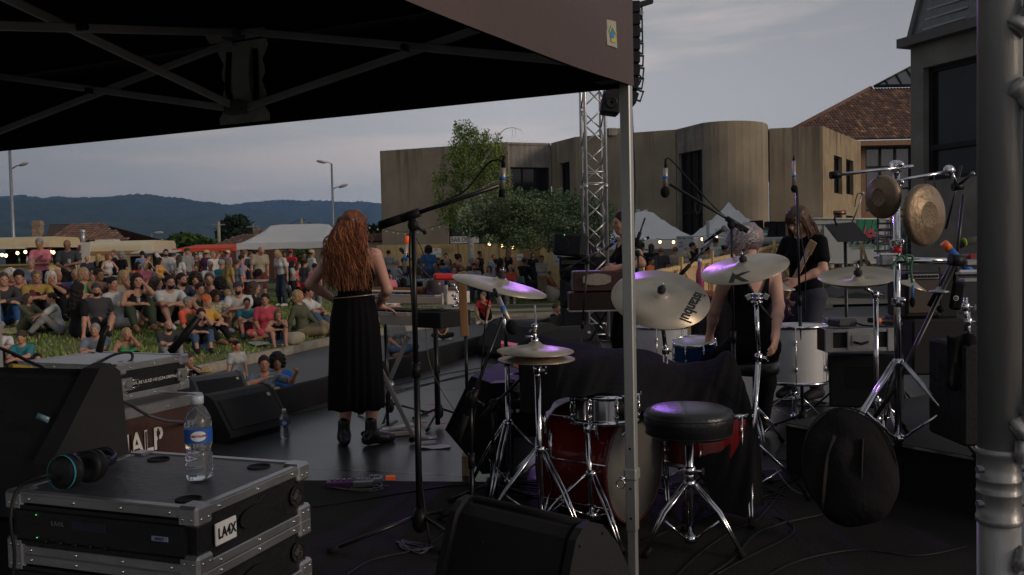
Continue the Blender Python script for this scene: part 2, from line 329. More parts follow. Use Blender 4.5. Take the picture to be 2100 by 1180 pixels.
glass = M('dark_glass',(.012,.013,.014),.07,var=.3,scale=.7,spec=.35);fr_m = M('window_frame_dark',(.018,.016,.015),.5)
def wall(g,a,b,zt,zb,mat,ops=(),th=.35,cap=True):
 """wall panel from a to b (xy) seen on its front side, openings (u0,u1,z0,z1) in metres; front = right of a->b facing the camera"""
 a = Vector((a[0],a[1],0));b = Vector((b[0],b[1],0));L = (b-a).length;e = (b-a)/L;n = Vector((e.y,-e.x,0));us = sorted({0,L}|{u for o in ops for u in o[:2]});zs = sorted({zb,zt}|{z for o in ops for z in o[2:4]})
 for u0,u1 in zip(us,us[1:]):
  for z0,z1 in zip(zs,zs[1:]):
   if any(o[0]<=u0 and u1<=o[1]and o[2]<=z0 and z1<=o[3]for o in ops):continue
   g.add([a+e*u0+Vector((0,0,z0)),a+e*u1+Vector((0,0,z0)),a+e*u1+Vector((0,0,z1)),a+e*u0+Vector((0,0,z1))],[[0,1,2,3]],mat)
 for u0,u1,z0,z1 in ops:
  c = [a+e*u0+Vector((0,0,z0)),a+e*u1+Vector((0,0,z0)),a+e*u1+Vector((0,0,z1)),a+e*u0+Vector((0,0,z1))];d = [p-n*th for p in c]
  for i in range(4):g.add([c[i],c[(i+1)%4],d[(i+1)%4],d[i]],[[0,1,2,3]],mat)
 q = [a+Vector((0,0,zt)),b+Vector((0,0,zt))];g.add([q[0],q[1],q[1]-n*th,q[0]-n*th],[[0,1,2,3]],mat)
 return a,e,n
def window(par,a,e,n,op,cols,rows,name='window',dep=.22,fw=.07,gl=None):
 u0,u1,z0,z1 = op;f = MB();c = lambda u,z,k:a+e*u+Vector((0,0,z))-n*k;rot = Matrix((e,-n,Vector((0,0,1)))).transposed()
 for i in range(cols+1):
  u = u0+fw/2+(u1-u0-fw)*i/cols;f.box(c(u,(z0+z1)/2,dep),(fw,.09,z1-z0-.004),fr_m,rot)
 for i in range(rows+1):
  z = z0+fw/2+(z1-z0-fw)*i/rows;f.box(c((u0+u1)/2,z,dep),(u1-u0-.004,.07,fw),fr_m,rot)
 w = f.build(name,par);p = MB();p.add([c(u0,z0,dep+.03),c(u1,z0,dep+.03),c(u1,z1,dep+.03),c(u0,z1,dep+.03)],[[0,1,2,3]],gl or glass);p.build('pane',w)
ZT = 7.0
def T(px,py):p = G(px,py,ZT);return(p.x,p.y)
hall = thing('concrete_hall','long weathered concrete building with curved wall and dark windows behind the bar','building',(6,46,-.5))
def uz(a,e,px,py):
 d = ray(px,py);o = Vector((0,0,CAMZ));n = Vector((e.y,-e.x,0));t = (a-o).dot(n)/d.dot(n);p = o+d*t;return(p-a).dot(e),p.z
def wallseg(t0,t1,mat,wins,base=-.5):
 a = Vector(T(*t0)+(0,));b = Vector(T(*t1)+(0,));e = (b-a).normalized();ops = []
 for(x0,y0,x1,y1,c,r)in wins:
  u0,z1 = uz(a,e,x0,y0);u1,_ = uz(a,e,x1,y0);z0 = uz(a,e,x0,y1)[1]if y1<495 else .2;ops.append((max(u0,.05),min(u1,(b-a).length-.05),z0,z1,c,r))
 g = MB();wall(g,a,b,ZT,base,mat,[o[:4]for o in ops]);nb_ = Vector((-e.y,e.x,0))*.9
 for q_ in(a+e*.003,b-e*.003):g.add([q_+Vector((0,0,base)),q_+Vector((0,0,ZT)),q_+nb_+Vector((0,0,ZT)),q_+nb_+Vector((0,0,base))],[[0,1,2,3]],mat)
 w = g.build('wall',hall)
 for o in ops:window(hall,a,e,Vector((e.y,-e.x,0)),o[:4],o[4],o[5])
 return a,b
wallseg((779,310),(1041,291.5),conc,[(917,428,1030,520,3,3)])
a_,b_ = wallseg((1042,292),(1129,294),conc2,[(1046,343,1127,520,3,4)])
wallseg((1130,294),(1180,281),conc,[(1147,336,1168,520,1,4)])
wallseg((1180,281),(1385,266),conc,[])
wallseg((1386,266),(1442,252),conc2,[(1391,316,1440,520,3,4)])
cv = [(1443,252),(1458,250.2),(1475,248.9),(1492,248),(1508,247.6),(1524,247.7),(1540,248.3),(1553,249.3),(1564,251),(1571,253.5),(1575,257.5)]
for i in range(len(cv)-1):
 g = MB();
 if i==0:gc = MB()
 wall(gc,T(*cv[i]),T(*cv[i+1]),ZT,-.5,conc)
q_ = Vector(T(*cv[0])+(0,));q2_ = Vector(T(*cv[-1])+(0,));gc.add([q_+Vector((0,0,-.5)),q_+Vector((0,0,ZT)),q_+Vector((.4,2,ZT)),q_+Vector((.4,2,-.5))],[[0,1,2,3]],conc);gc.add([q2_+Vector((0,0,-.5)),q2_+Vector((0,0,ZT)),q2_+Vector((.2,7,ZT)),q2_+Vector((.2,7,-.5))],[[0,1,2,3]],conc);gc.build('wall',hall)
wallseg((1578,264),(1686,258.5),conc,[])
wallseg((1687,258.8),(1765,291),conc3,[(1710,318,1727,396,1,1),(1735,326,1750,398,1,1),(1710,440,1727,520,1,1),(1735,442,1750,520,1,1)])
g = MB();L0 = Vector(T(779,310)+(0,));g.add([L0+Vector((0,0,-.5)),L0+Vector((0,0,ZT)),L0+Vector((-3,22,ZT)),L0+Vector((-3,22,-.5))],[[0,1,2,3]],conc)
top = [T(779,310),T(1041,291.5),T(1130,294),T(1180,281),T(1385,266)]+[T(*c)for c in cv]+[T(1578,264),T(1686,258.5),T(1765,291)]
g.add([(x,y,ZT-.12)for x,y in top]+[(30,75,ZT-.12),(L0.x-3,75,ZT-.12)],[list(range(len(top)+2))],conc2);g.build('roof',hall)
g = MB();c = G(1262,272,ZT+.1);g.box(c,(.9,.5,.35),conc2,rz3(.3));g.build('roof_vent',hall)
g = MB()
for px in(1309,1325):
 a = Vector(T(1180,281)+(0,));e = (Vector(T(1385,266)+(0,))-a).normalized();u,z = uz(a,e,px,434);n = Vector((e.y,-e.x,0));g.box(a+e*u+Vector((0,0,z))+n*.03,(.18,.05,.2),LBL,Matrix((e,-n,Vector((0,0,1)))).transposed())
g.build('wall_vent',hall)
th_ = thing('tiled_roof_building','building with terracotta tiled hip roof and glass lantern behind the concrete hall','building',(20,56,0))
def tile_roof(par,c00,c10,c01,c11,cols,rows,colors,name='roof',amp=.10):
 """quad roof: eave c00->c10, top c01->c11 ; barrel tiles"""
 c00,c10,c01,c11 = map(Vector,(c00,c10,c01,c11));g = MB();mats = [M('tile_%s_%d'%(name,i),c,.85,var=.3,scale=4,bump=.3)for i,c in enumerate(colors)];nn = (c10-c00).cross(c01-c00).normalized()
 if nn.z<0:nn = -nn
 wts = [5,4,4,1.2,.5][:len(mats)]
 eu = (c10-c00).normalized();W_ = (c10-c00).length;pitch = W_/cols;topL = (c01-c00).dot(eu);topR = (c11-c00).dot(eu);up = (c01-c00)-eu*topL
 for i in range(cols):
  u = (i+.5)*pitch
  for j in range(rows):
   v0,v1 = j/rows,(j+1.18)/rows
   if(u<topL*(v0+v1)/2-pitch*.3)or(u>W_+(topR-W_)*(v0+v1)/2+pitch*.3):continue
   mm = random.choices(mats,wts)[0];vs = []
   for(v,lift,wd)in((v0,.045,.52),(min(v1,1.0),.0,.42)):
    base = c00+up*v+eu*u+nn*lift
    for k in range(5):t = pi*k/4;vs.append(base-eu*cos(t)*pitch*wd+nn*sin(t)*amp)
   g.add(vs,[[k,k+1,k+6,k+5]for k in range(4)]+[[0,1,2,3,4]],mm,False)
 g.add([c00-nn*.03,c10-nn*.03,c11-nn*.03,c01-nn*.03],[[0,1,2,3]],M('roof_underlay',(.06,.035,.025),.9))
 return g.build(name,par)
TC = [(.19,.10,.07),(.24,.135,.095),(.13,.08,.062),(.34,.20,.13),(.46,.25,.12)]
e0,e1 = P(1588,290,50),P(1990,290,50);z = e0.z;e1.z = z;t0,t1 = P(1786,184,56),P(1990,180,56);t1.z = t0.z
tile_roof(th_,e0,e1,t0,t1,56,20,TC)
g = MB();g.tube([e0+Vector((0,0,.1)),t0+Vector((0,0,.1))],.13,M('ridge_tile',(.14,.075,.055),.85,var=.3),8);g.build('ridge',th_)
g = MB();lr = e0+Vector((4.2,13,0));g.add([e0,t0,t0+Vector((0,7,0)),lr+Vector((-3,0,0))],[[0,1,2,3]],M('ridge_tile'));g.build('roof_side',th_)
g = MB();wl_ = M('ochre_render',(.26,.15,.09),.9,var=.15);y_ = e0.y+.8
g.box(((e0.x+e1.x)/2,e0.y+.4,z-.22),(e1.x-e0.x-.6,.9,.28),wl_);g.build('eave',th_)
g = MB();aw = Vector((P(1764,300,y_).x-3,y_,0));bw = Vector((P(1990,300,y_).x,y_,0));e = Vector((1,0,0));o1 = uz(aw,e,1775,296);o2 = uz(aw,e,1872,432)
wall(g,aw,bw,z-.36,-.5,wl_,[(o1[0],o2[0],o2[1],o1[1]),(o1[0],o2[0],o2[1]-3.2,o2[1]-.6)]);g.build('wall',th_)
sg = M('sky_glass',(.06,.065,.07),.10,spec=1.0);window(th_,aw,e,Vector((0,-1,0)),(o1[0],o2[0],o2[1],o1[1]),3,3,gl=sg,fw=.12);window(th_,aw,e,Vector((0,-1,0)),(o1[0],o2[0],o2[1]-3.2,o2[1]-.6),3,2,fw=.12)
lan = MB();lb0 = t0+Vector((.1,-.3,.15));ap = P(1880,131,58);bl = [lb0,Vector((t1.x,lb0.y,lb0.z)),Vector((t1.x,lb0.y+4,lb0.z)),lb0+Vector((0,4,0))]
apx = Vector((ap.x,lb0.y+2,ap.z));ap2 = apx+Vector((4,0,0))
lan.add([bl[0],bl[1],ap2,apx],[[0,1,2,3]],sg);lan.add([bl[0],apx,bl[3]],[[0,1,2]],sg)
for k in range(8):
 u = k/7;s_ = bl[0].lerp(bl[1],u);f_ = min(1,(s_.x-bl[0].x)/max(.1,apx.x-bl[0].x));q_ = Vector((max(s_.x+0,s_.x),bl[0].y+(apx.y-bl[0].y)*f_,bl[0].z+(apx.z-bl[0].z)*f_));lan.tube([s_,q_+Vector((0,-.03,.03))],.07,fr_m,4)
lan.tube([bl[0],apx],.09,fr_m,4);lan.tube([bl[0],bl[1]],.12,fr_m,4);lan.build('lantern',th_)
rb = thing('glazed_concrete_building','grey concrete building with ribbed metal roof and tall dark glazing on the right','building',(12,24,0))
gcon = M('grey_concrete',(.17,.165,.155),.85,var=.25,scale=1.5,bump=.2);a = Vector((P(1868,300,24).x,24,0));b = Vector((P(2230,300,19.5).x,19.5,0));e = (b-a).normalized();n = Vector((e.y,-e.x,0))
zt = uz(a,e,1868,98)[1];ops = []
for(x0,y0,x1,y1)in((1893,140,2060,372),(2082,128,2200,370)):
 u0,z1 = uz(a,e,x0,y0);u1,_ = uz(a,e,x1,y0);z0 = uz(a,e,x0,y1)[1];ops.append((u0,u1,z0,z1))
g = MB();wall(g,a,b,zt,-.5,gcon,ops,th=.6);g.add([a+Vector((0,0,-.5)),a+Vector((0,0,zt)),a+Vector((6.5,12,zt)),a+Vector((6.5,12,-.5))],[[0,1,2,3]],gcon);g.build('wall',rb)
for o in ops:window(rb,a,e,n,o,1,1,dep=.25,fw=.12);
for o in ops[:1]:
 f = MB();rot = Matrix((e,-n,Vector((0,0,1)))).transposed();zz = uz(a,e,1930,300)[1];f.box(a+e*(o[0]+o[1])/2+Vector((0,0,zz))-n*.2,(o[1]-o[0]-.3,.14,.14),fr_m,rot);f.build('transom',rb)
f = MB();c = P(1962,305,25.4);f.lathe(c,[(.03,.35),(.06,.3),(.10,.1),(.26,-.25)],M('lamp_shade_pale',(.55,.58,.55),.6),n=14);f.build('pendant_shade',rb)
g = MB();rot = Matrix((e,-n,Vector((0,0,1)))).transposed();L = (b-a).length
g.box(a+e*(L/2-.05)+Vector((0,0,zt+.12))+n*.05,(L+.3,.5,.24),M('fascia_metal',(.09,.085,.085),.5),rot);g.build('fascia',rb)
clad = M('ribbed_metal',(.16,.165,.17),.45,.5,var=.15);g = MB();tb = .75
for i in range(90):
 u = .15+i*(L-.2)/90
 g.add([a+e*(u)+Vector((0,0,zt+.25))-n*.1,a+e*(u+.045)+Vector((0,0,zt+.25))-n*.06,a+e*(u+.045+tb*0)+Vector((0,0,zt+4.6))-n*1.3,a+e*(u)+Vector((0,0,zt+4.6))-n*1.34],[[0,1,2,3]],clad)
 g.add([a+e*(u+.045)+Vector((0,0,zt+.25))-n*.06,a+e*(u+.09)+Vector((0,0,zt+.25))-n*.1,a+e*(u+.09)+Vector((0,0,zt+4.6))-n*1.34,a+e*(u+.045)+Vector((0,0,zt+4.6))-n*1.3],[[0,1,2,3]],clad)
for k in range(16):z_ = zt+.4+k*.27;g.box(a+e*(1.0)+Vector((0,0,z_))-n*(.04+.285*(z_-zt-.25)),(1.3,.05,.05),M('louvre_pale',(.34,.34,.33),.5),rot)
g.add([a+Vector((0,0,zt+.25))-n*.02,a+e*L+Vector((0,0,zt+.25))-n*.14,a+e*L+Vector((0,0,zt+4.6))-n*1.38,a+e*.35+Vector((0,0,zt+4.6))-n*1.26],[[0,1,2,3]],clad)
g.box(a+e*.08+Vector((0,0,zt+2.3))-n*.6,(.14,.16,4.7),M('fascia_metal'),rot@Matrix.Rotation(R(-15.5),3,'X')@Matrix.Rotation(R(3),3,'Y'));g.build('metal_roof',rb)
st = thing('metal_stairs','dark metal stairs with railing between the trailer and the grey building','stairs',P(1845,560,27))
g = MB()
for k in range(9):g.box(P(1846,556-k*14,27+.1*k),(1.5,.3,.06),STL)
for sx in(-1,1):g.tube([P(1846+sx*46,520,26.6),P(1846+sx*46,440,26.6)],.03,BKM,6)
g.build('tread',st);g = MB()
for k in range(4):g.tube([P(1800,470+k*16,26.5),P(1892,462+k*16,26.5)],.022,STL,6)
for k in range(7):g.tube([P(1800+k*15,470-k*1.3,26.5),P(1800+k*15,560,26.5)],.018,STL,6)
g.build('railing',st)
# trees
def leaf_mesh(name,clumps,n,size,mats,parent,droop=0.0,seed=1,flat=.9,elong=2.2):
 """leaf-sized faces spread through the clumps [(centre, radii, weight)]"""
 rnd = np.random.default_rng(seed);w = np.array([c[2]for c in clumps],float);w/=w.sum();vs = [];fs = [];mi = [];k = 0
 o = Vector(parent['_o'])
 for ci in rnd.choice(len(clumps),n,p=w):
  c,r,_ = clumps[ci];d = rnd.normal(size=3);d/=np.linalg.norm(d);rr = rnd.random()**(1/2.2)
  p = Vector((c[0]+d[0]*r[0]*rr,c[1]+d[1]*r[1]*rr,c[2]+d[2]*r[2]*rr-droop*rnd.random()*rnd.random()))
  a = Vector(rnd.normal(size=3)).normalized();a.z = a.z*(.6)-(.8 if droop else-.25);a.normalize();b = a.cross(Vector(rnd.normal(size=3))).normalized();s = size*rnd.uniform(.6,1.35)
  p-=o;q = [p-a*s*.5*elong,p+b*s*.5,p+a*s*.5*elong,p-b*s*.5];vs+=[tuple(v)for v in q];fs.append([k,k+1,k+2,k+3]);k+=4;mi.append((ci*7+int(rnd.integers(0,2)))%len(mats))
 me = bpy.data.meshes.new(name);me.from_pydata(vs,[],fs)
 for m in mats:me.materials.append(m)
 me.polygons.foreach_set('material_index',mi);ob = bpy.data.objects.new(name,me);COL.objects.link(ob);ob.parent = parent;return ob
def leafm(name,cols):return[M('%s_%d'%(name,i),c,.95,var=.25,scale=3,spec=.12)for i,c in enumerate(cols)]
bark = M('bark',(.075,.06,.045),.9,var=.35,scale=6,bump=.7);bbark = M('birch_bark',(.42,.40,.36),.8,var=.35,scale=7,bump=.3,stretch=(1,1,4))
Yo = 28.0;ol = thing('olive_tree','olive tree with wide dense silvery green crown beside the truss tower','tree',G(1172,592,-.38))
rnd = random.Random(4);cl = []
for i in range(170):
 px = rnd.uniform(955,1240);top = 425-18*sin((px-940)/300*pi)+rnd.uniform(-6,6)+(14 if px>1215 else 0)+(22 if px<975 else 0);bot = 500-(14 if px<1000 else 0)-(14 if px<975 else 0)+8*sin(px*.03)
 py = rnd.uniform(top,bot);Y = Yo+rnd.uniform(-1.9,1.9)*sqrt(max(.1,1-((px-1097)/165)**2));c = P(px,py,Y);r = rnd.uniform(.28,.5);cl.append((c,(r*1.1,r,r*.72),r))
for i in range(60):
 px = rnd.uniform(945,1250);c = P(px,415-14*sin((px-940)/310*pi)+rnd.uniform(-4,8),Yo+rnd.uniform(-1,1));cl.append((c,(.16,.16,.26),.06))
leaf_mesh('crown',cl,46000,.045,leafm('olive_leaf',[(.13,.19,.09),(.20,.27,.14),(.28,.34,.21),(.085,.125,.06)]),ol,seed=2)
g = MB();bs = G(1172,592,-.38)
for pts in([(1172,592),(1168,556),(1150,520),(1120,495),(1080,480)],[(1174,590),(1176,552),(1170,515),(1165,480),(1150,450)],[(1178,590),(1190,550),(1210,525),(1228,500),(1235,470)],[(1168,556),(1160,525),(1185,500),(1200,460)],[(1120,495),(1085,488),(1040,480),(1000,465)]):
 g.tube(smooth_path([P(x,y,bs.y-.4*((i%2)))for i,(x,y)in enumerate(pts)],4),[(.17-.13*i/(4*(len(pts)-1)))for i in range(4*(len(pts)-1)+1)],bark,8)
g.build('trunk',ol)
Yb = 34.0;bi = thing('birch_tree','tall birch with white trunk and drooping light green foliage before the concrete hall','tree',G(966,570,-.4))
cl = [];shape = [(262,935,955),(270,930,1000),(285,925,1035),(300,925,1035),(330,905,1030),(350,895,1035),(375,890,1050),(400,890,1060),(425,897,1062),(445,905,1058)]
for i in range(260):
 py = rnd.uniform(255,448);k = min(len(shape)-1,max(0,int((py-262)/19)));x0 = np.interp(py,[s[0]for s in shape],[s[1]for s in shape]);x1 = np.interp(py,[s[0]for s in shape],[s[2]for s in shape]);px = rnd.uniform(x0,x1)
 if 975<px<990 and py<290:continue
 r = rnd.uniform(.16,.34);cl.append((P(px,py,Yb+rnd.uniform(-1.3,1.3)),(r,r,r*1.25),r))
leaf_mesh('crown',cl,14000,.058,leafm('birch_leaf',[(.15,.21,.05),(.10,.15,.035),(.19,.25,.07),(.07,.11,.028)]),bi,droop=.45,seed=5,elong=1.5)
g = MB();b0 = G(966,570,-.4)
for pts,r in(([(966,570),(966,500),(957,440),(955,390),(957,330),(950,280)],.15),([(957,400),(938,365),(925,340)],.05),([(955,385),(985,340),(1010,300),(1022,272)],.06),([(955,420),(990,385),(1020,370),(1045,360)],.05),([(958,340),(975,300),(965,262)],.04),([(1015,290),(1032,268),(1050,262),(1066,266)],.02),([(1050,263),(1051,275),(1049,288)],.008),([(1056,263),(1058,272),(1055,283)],.008),([(1063,265),(1070,268),(1071,276)],.008),([(957,415),(925,385),(905,370)],.04)):
 q = smooth_path([P(x,y,Yb)for x,y in pts],4);g.tube(q,[r*(1-.7*i/len(q))for i in range(len(q))],bbark,7)
g.build('trunk',bi)
def blob_tree(name,label,px,py0,Y,rows,leaves,mats,seed,trunk=.2,droop=0,size=.12,group=None):
 base = G(px,540,-.4);base = Vector((P(px,520,Y).x,Y,-.4));t = thing(name,label,'tree',base,group);cl = [];rn = random.Random(seed)
 for(y,x0,x1)in rows:
  for i in range(max(2,int((x1-x0)/6))):cl.append((P(rn.uniform(x0,x1),y+rn.uniform(-3,3),Y+rn.uniform(-.5,.5)*(x1-x0)*Y/FOC),(rn.uniform(.5,.9)*Y/60,.7*Y/60,.28*Y/60),1))
 leaf_mesh('crown',cl,leaves,size,mats,t,seed=seed);g = MB();g.tube([base,P(px,rows[0][0]+6,Y)],[trunk,trunk*.3],bark,7);g.build('trunk',t)
blob_tree('cedar_tree','dark cedar with layered branches in front of the blue mountain',484,0,85,[(449,480,488),(455,472,496),(459,458,502),(466,472,498),(471,462,510),(478,455,514),(485,452,516),(492,452,516)],4500,leafm('cedar_leaf',[(.022,.038,.02),(.035,.055,.03)]),3,size=.2)
for px,hh,s in((372,486,1),(396,487,2),(352,500,3),(418,495,5)):
 blob_tree('fig_tree',['','small bright green tree above left end of the red canopy','taller small green tree above the red canopy','low green bush tree between caravan and red canopy','','tiny green tree right of the taller one above red canopy'][s],px,0,52,[(hh,px-3,px+4),(hh+5,px-6,px+7),(hh+11,px-8,px+10)],700,leafm('fig_leaf',[(.045,.085,.02),(.06,.11,.03)]),s,size=.16)
blob_tree('fir_tree','small pointed dark fir behind the cream gable house',765,0,80,[(468,763,767),(472,762,769),(476,760,770)],500,leafm('cedar_leaf',[(.022,.038,.02)]),8,size=.18)
blob_tree('hedge_bush','round green bush seen under the white pavilion tent',612,0,44,[(522,602,622),(528,600,625),(534,600,625)],1200,leafm('bush_leaf',[(.05,.09,.03)]),9,size=.12)
# distant houses
rooft = [(.33,.19,.13),(.38,.23,.16),(.27,.16,.11)]
def house(name,label,x0,x1,yr,ye,Y,xr0=None,xr1=None,wallc=(.30,.25,.17),chim=(),gable=False,base=-.6,dep=7):
 e0 = P(x0,ye,Y);e1 = P(x1,ye,Y);e1.z = e0.z;t = thing(name,label,'house',Vector(((e0.x+e1.x)/2,Y,base)));wm = M('render_%s'%name+str(len(_m)),wallc,.9,var=.15)
 r0 = P(xr0 or x0,yr,Y+dep/2);r1 = P(xr1 or x1,yr,Y+dep/2);r1.z = r0.z
 g = MB();g.box(((e0.x+e1.x)/2,Y+dep/2+.15,(base+e0.z)/2),(e1.x-e0.x-.5,dep-.3,e0.z-base),wm)
 if gable:
  for q,r_ in((e0+Vector((.25,.15,0)),r0),):
   g.add([q,q+Vector((0,dep-.3,0)),Vector((q.x,Y+dep/2,r_.z-.1))],[[0,1,2]],wm)
 g.build('wall',t);cols = max(8,int((e1.x-e0.x)/.3));tile_roof(t,e0,e1,r0,r1,cols,9,rooft,'roof',.07)
 g = MB();b0,b1 = e0+Vector((0,dep,0)),e1+Vector((0,dep,0));g.add([b1,b0,r0,r1],[[0,1,2,3]],M('ridge_tile'));g.build('roof_back',t)
 for(cx,cy0,cy1,w)in chim:
  g = MB();c0,c1 = P(cx,cy0,Y+2),P(cx,cy1,Y+2);wd = w*(Y+2)/FOC;g.box((c0.x,Y+2,(c0.z+c1.z)/2),(wd,wd,c0.z-c1.z),M('chimney_brick',(.27,.20,.14),.9,var=.3));g.box((c0.x,Y+2,c0.z-.25),(wd*1.15,wd*1.15,.12),M('chimney_brick'));g.build('chimney',t)
 g = MB();g.box(((e0.x*.6+e1.x*.4),Y+.13,base+1.9),(1.0,.06,1.1),fr_m);g.build('window',t)
 return t
h1 = house('tiled_house','house with long terracotta tiled roof and tall chimney behind the caravans',92,262,461,497,58,101,206,(.19,.155,.11),[(77,453,500,16)])
house('brick_house','low brick red house with crenellated chimneys left of the white pavilion tent',430,640,482,506,70,497,640,(.25,.10,.065),[(527,468,486,11),(544,469,486,10)])
house('cream_house','cream walled house showing under the white pavilion tent',560,700,488,503,62,565,690,(.42,.34,.21))
house('gable_house','small cream gable house between red haired woman and concrete hall',748,812,480,496,60,752,800,(.44,.36,.25),gable=True)
g = MB();a,b = P(312,496,95),P(452,496,95);b.z = a.z;g.box(((a.x+b.x)/2,98,(a.z-.6)/2),(b.x-a.x,5,a.z+.6),M('pale_hall',(.42,.43,.45),.6));w_ = thing('white_warehouse','long low white warehouse roof at foot of the mountain','warehouse',((a.x+b.x)/2,98,-.6));g.build('wall',w_)
g = MB()
for i in range(14):g.box((a.x+(b.x-a.x)*(i+.5)/14,96,a.z+.12),((b.x-a.x)/16,1,.25),M('pale_roof',(.52,.53,.55),.5))
g.build('roof',w_)
# street lamps, poles, wires
def lamp(label,px,pyt,Y,arms,group=None,tilt=0):
 tp = P(px,pyt,Y);b = Vector((tp.x,Y,-.45));t = thing('street_lamp',label,'street lamp',b,group);g = MB();g.tube([b,(b.x,Y,b.z+1.2),tp],[.09,.075,.05],STL,8);g.build('pole',t)
 for(ax,ay,hx,hy)in arms:
  g = MB();a0,a1 = P(ax,ay,Y),P(hx,hy,Y);g.tube([a0,a0.lerp(a1,.5)+Vector((0,0,.04)),a1],.025,STL,6);g.build('arm',t)
  g = MB();d = (a1-a0).normalized();g.ball(a1+d*.12,(.27*Y/45,.12,.08*Y/45),M('lamp_head',(.33,.33,.34),.4),12,frame(d).copy()if 0 else Matrix.Rotation(atan2(d.z,d.x),3,'Y').transposed());g.build('lamp_head',t)
lamp('tall grey street lamp on far left before the mountain',19,290,35,[(25,346,43,339)])
lamp('double arm grey street lamp behind the red haired woman',680,336,45,[(680,336,664,333),(683,388,699,383)])
for px,y0,hx,lab in((311,478,322,'small distant street lamp right of the caravan'),(375,483,385,'small distant street lamp above the red canopy'),(376+8,482,388,None)):
 if lab:lamp(lab,px,y0,80,[(px,y0+1,hx,y0)])
def pole(label,px,y0,Y,w=.12,name='utility_pole'):
 tp = P(px,y0,Y);b = Vector((tp.x,Y,-.5));t = thing(name,label,'utility pole',b);g = MB();g.tube([b,tp],[w,w*.8],M('pale_wood',(.30,.27,.20),.9),7);g.build('post',t);g = MB();g.box(tp-Vector((0,.0,.25)),(1.1,.08,.08),STL);g.build('crossarm',t);return tp
p1 = pole('pale concrete utility pole left of the cedar',448,455,75,.16);p2 = pole('brown utility pole above the white pavilion tent',618,449,80,.16);p3 = pole('thin metal aerial mast right of the cedar',519,459,72,.05)
for a,b in((p1,p2),(p2,P(790,470,82))):
 g = MB();g.tube([a.lerp(b,k/10)-Vector((0,0,1.0*sin(pi*k/10)))for k in range(11)],.03,CBL,4);tag(g.build('power_line',origin=a),'thin dark power line running %s'%('from the cedar to the pavilion tent' if a is p1 else 'right from the brown utility pole'),'power line')
# tents
tentw = M('white_tent_cloth',(.60,.60,.60),.75,var=.05,scale=2,bump=.15,bscale=9)
def tent(name,label,cx,Y,w,d,zb,ze,zp,mat,ridge=0.0,group=None,rz=0,val=.22,legs=True):
 t = thing(name,label,'tent',(0,0,0),group,local=True);t.location = (cx,Y,zb);t.rotation_euler = (0,0,rz);ze-=zb;zp-=zb
 g = MB();rows = [];n = 11
 for i in range(n):
  row = []
  for j in range(n):
   u,v = -1+2*i/(n-1),-1+2*j/(n-1);k = max(abs(u)*(1)if not ridge else max(0,(abs(u)*w/2-ridge/2)/(w/2-ridge/2)),abs(v));h = (1-k);z = ze+(zp-ze)*(h**1.25);row.append((u*w/2,v*d/2,z))
  rows.append(row)
 g.sheet(rows,mat,False);g.build('roof',t);g = MB()
 ring = [];per = []
 for(x0,y0,x1,y1)in((-1,-1,1,-1),(1,-1,1,1),(1,1,-1,1),(-1,1,-1,-1)):
  for k in range(10):f = k/10;per.append(((x0+(x1-x0)*f)*w/2,(y0+(y1-y0)*f)*d/2))
 per.append(per[0]);g.sheet([[(x*1.01,y*1.01,ze+.01)for x,y in per],[(x*1.012,y*1.012,ze-val+.012*sin(i*1.7))for i,(x,y)in enumerate(per)]],mat);g.build('valance',t)
 if legs:
  for sx in(-1,1):
   for sy in(-1,1):g = MB();g.box((sx*(w/2-.05),sy*(d/2-.05),ze/2),(.05,.05,ze),ALU);g.build('leg',t)
 return t
def TX(px,py,Y):return P(px,py,Y)
a = TX(490,500,31);b = TX(700,500,31);tent('pavilion_tent','large white pavilion tent with long ridge left of the red haired woman',(a.x+b.x)/2,32.5,b.x-a.x,3.4,-.25,a.z,TX(570,461,32.5).z,tentw,2.1)
redc = M('orange_red_cloth',(.62,.065,.02),.7,var=.1);a = TX(358,512,31);b = TX(492,512,31);tent('red_canopy','flat orange red stall canopy behind the standing crowd',(a.x+b.x)/2,32,b.x-a.x,2.4,-.2,a.z+.02,TX(420,502,32).z,redc,1.6,val=.12)
tcol = M('marquee_cloth',(.64,.65,.67),.75,var=.05,scale=2,bump=.15,bscale=9)
a = TX(1232,494,32);b = TX(1432,492,32);tent('marquee','white peaked marquee with string lights behind the tent pole',(a.x+b.x)/2,33.2,b.x-a.x,3.2,-.42,a.z,TX(1345,431,33).z,tcol,.5,val=.34)
a = TX(1434,490,33);b = TX(1600,484,33);tent('marquee','white marquee with sharp high peak behind the grey haired drummer',(a.x+b.x)/2,34.6,b.x-a.x,3.0,-.42,a.z,TX(1515,414,34.6).z,tcol,0,val=.34)
# bamboo screen fence and signs
bam = M('reed_screen',(.46,.34,.17),.9,var=.35,scale=9,stretch=(6,6,.25),bump=.5)
bf = thing('reed_fence','long straw coloured reed screen fence behind the bar tables','fence',P(1000,540,38))
def strip(g,pts,mat,th=.03):
 for(x0,y0,x1,y1,Y0,Y1,zb)in pts:
  a,b = P(x0,y0,Y0),P(x1,y1,Y1);g.add([(a.x,a.y,zb),(b.x,b.y,zb),b,a],[[0,1,2,3]],mat);g.add([(a.x,a.y+th,zb),(b.x,b.y+th,zb),b+Vector((0,th,0)),a+Vector((0,th,0))],[[3,2,1,0]],mat);g.add([a,b,b+Vector((0,th,0)),a+Vector((0,th,0))],[[0,1,2,3]],mat)
for k in range(8):
 x0 = 772+k*42;x1 = x0+41.4;g = MB();strip(g,[(x0,503-.6*k*.9,x1,503-.6*(k+1)*.9,38+.03*(k%2),38+.03*(k%2),-.6)],bam);g.build('panel',bf)
g = MB();strip(g,[(1108,497,1172,496,37.3,37.3,-.6)],bam);g.build('panel',bf)
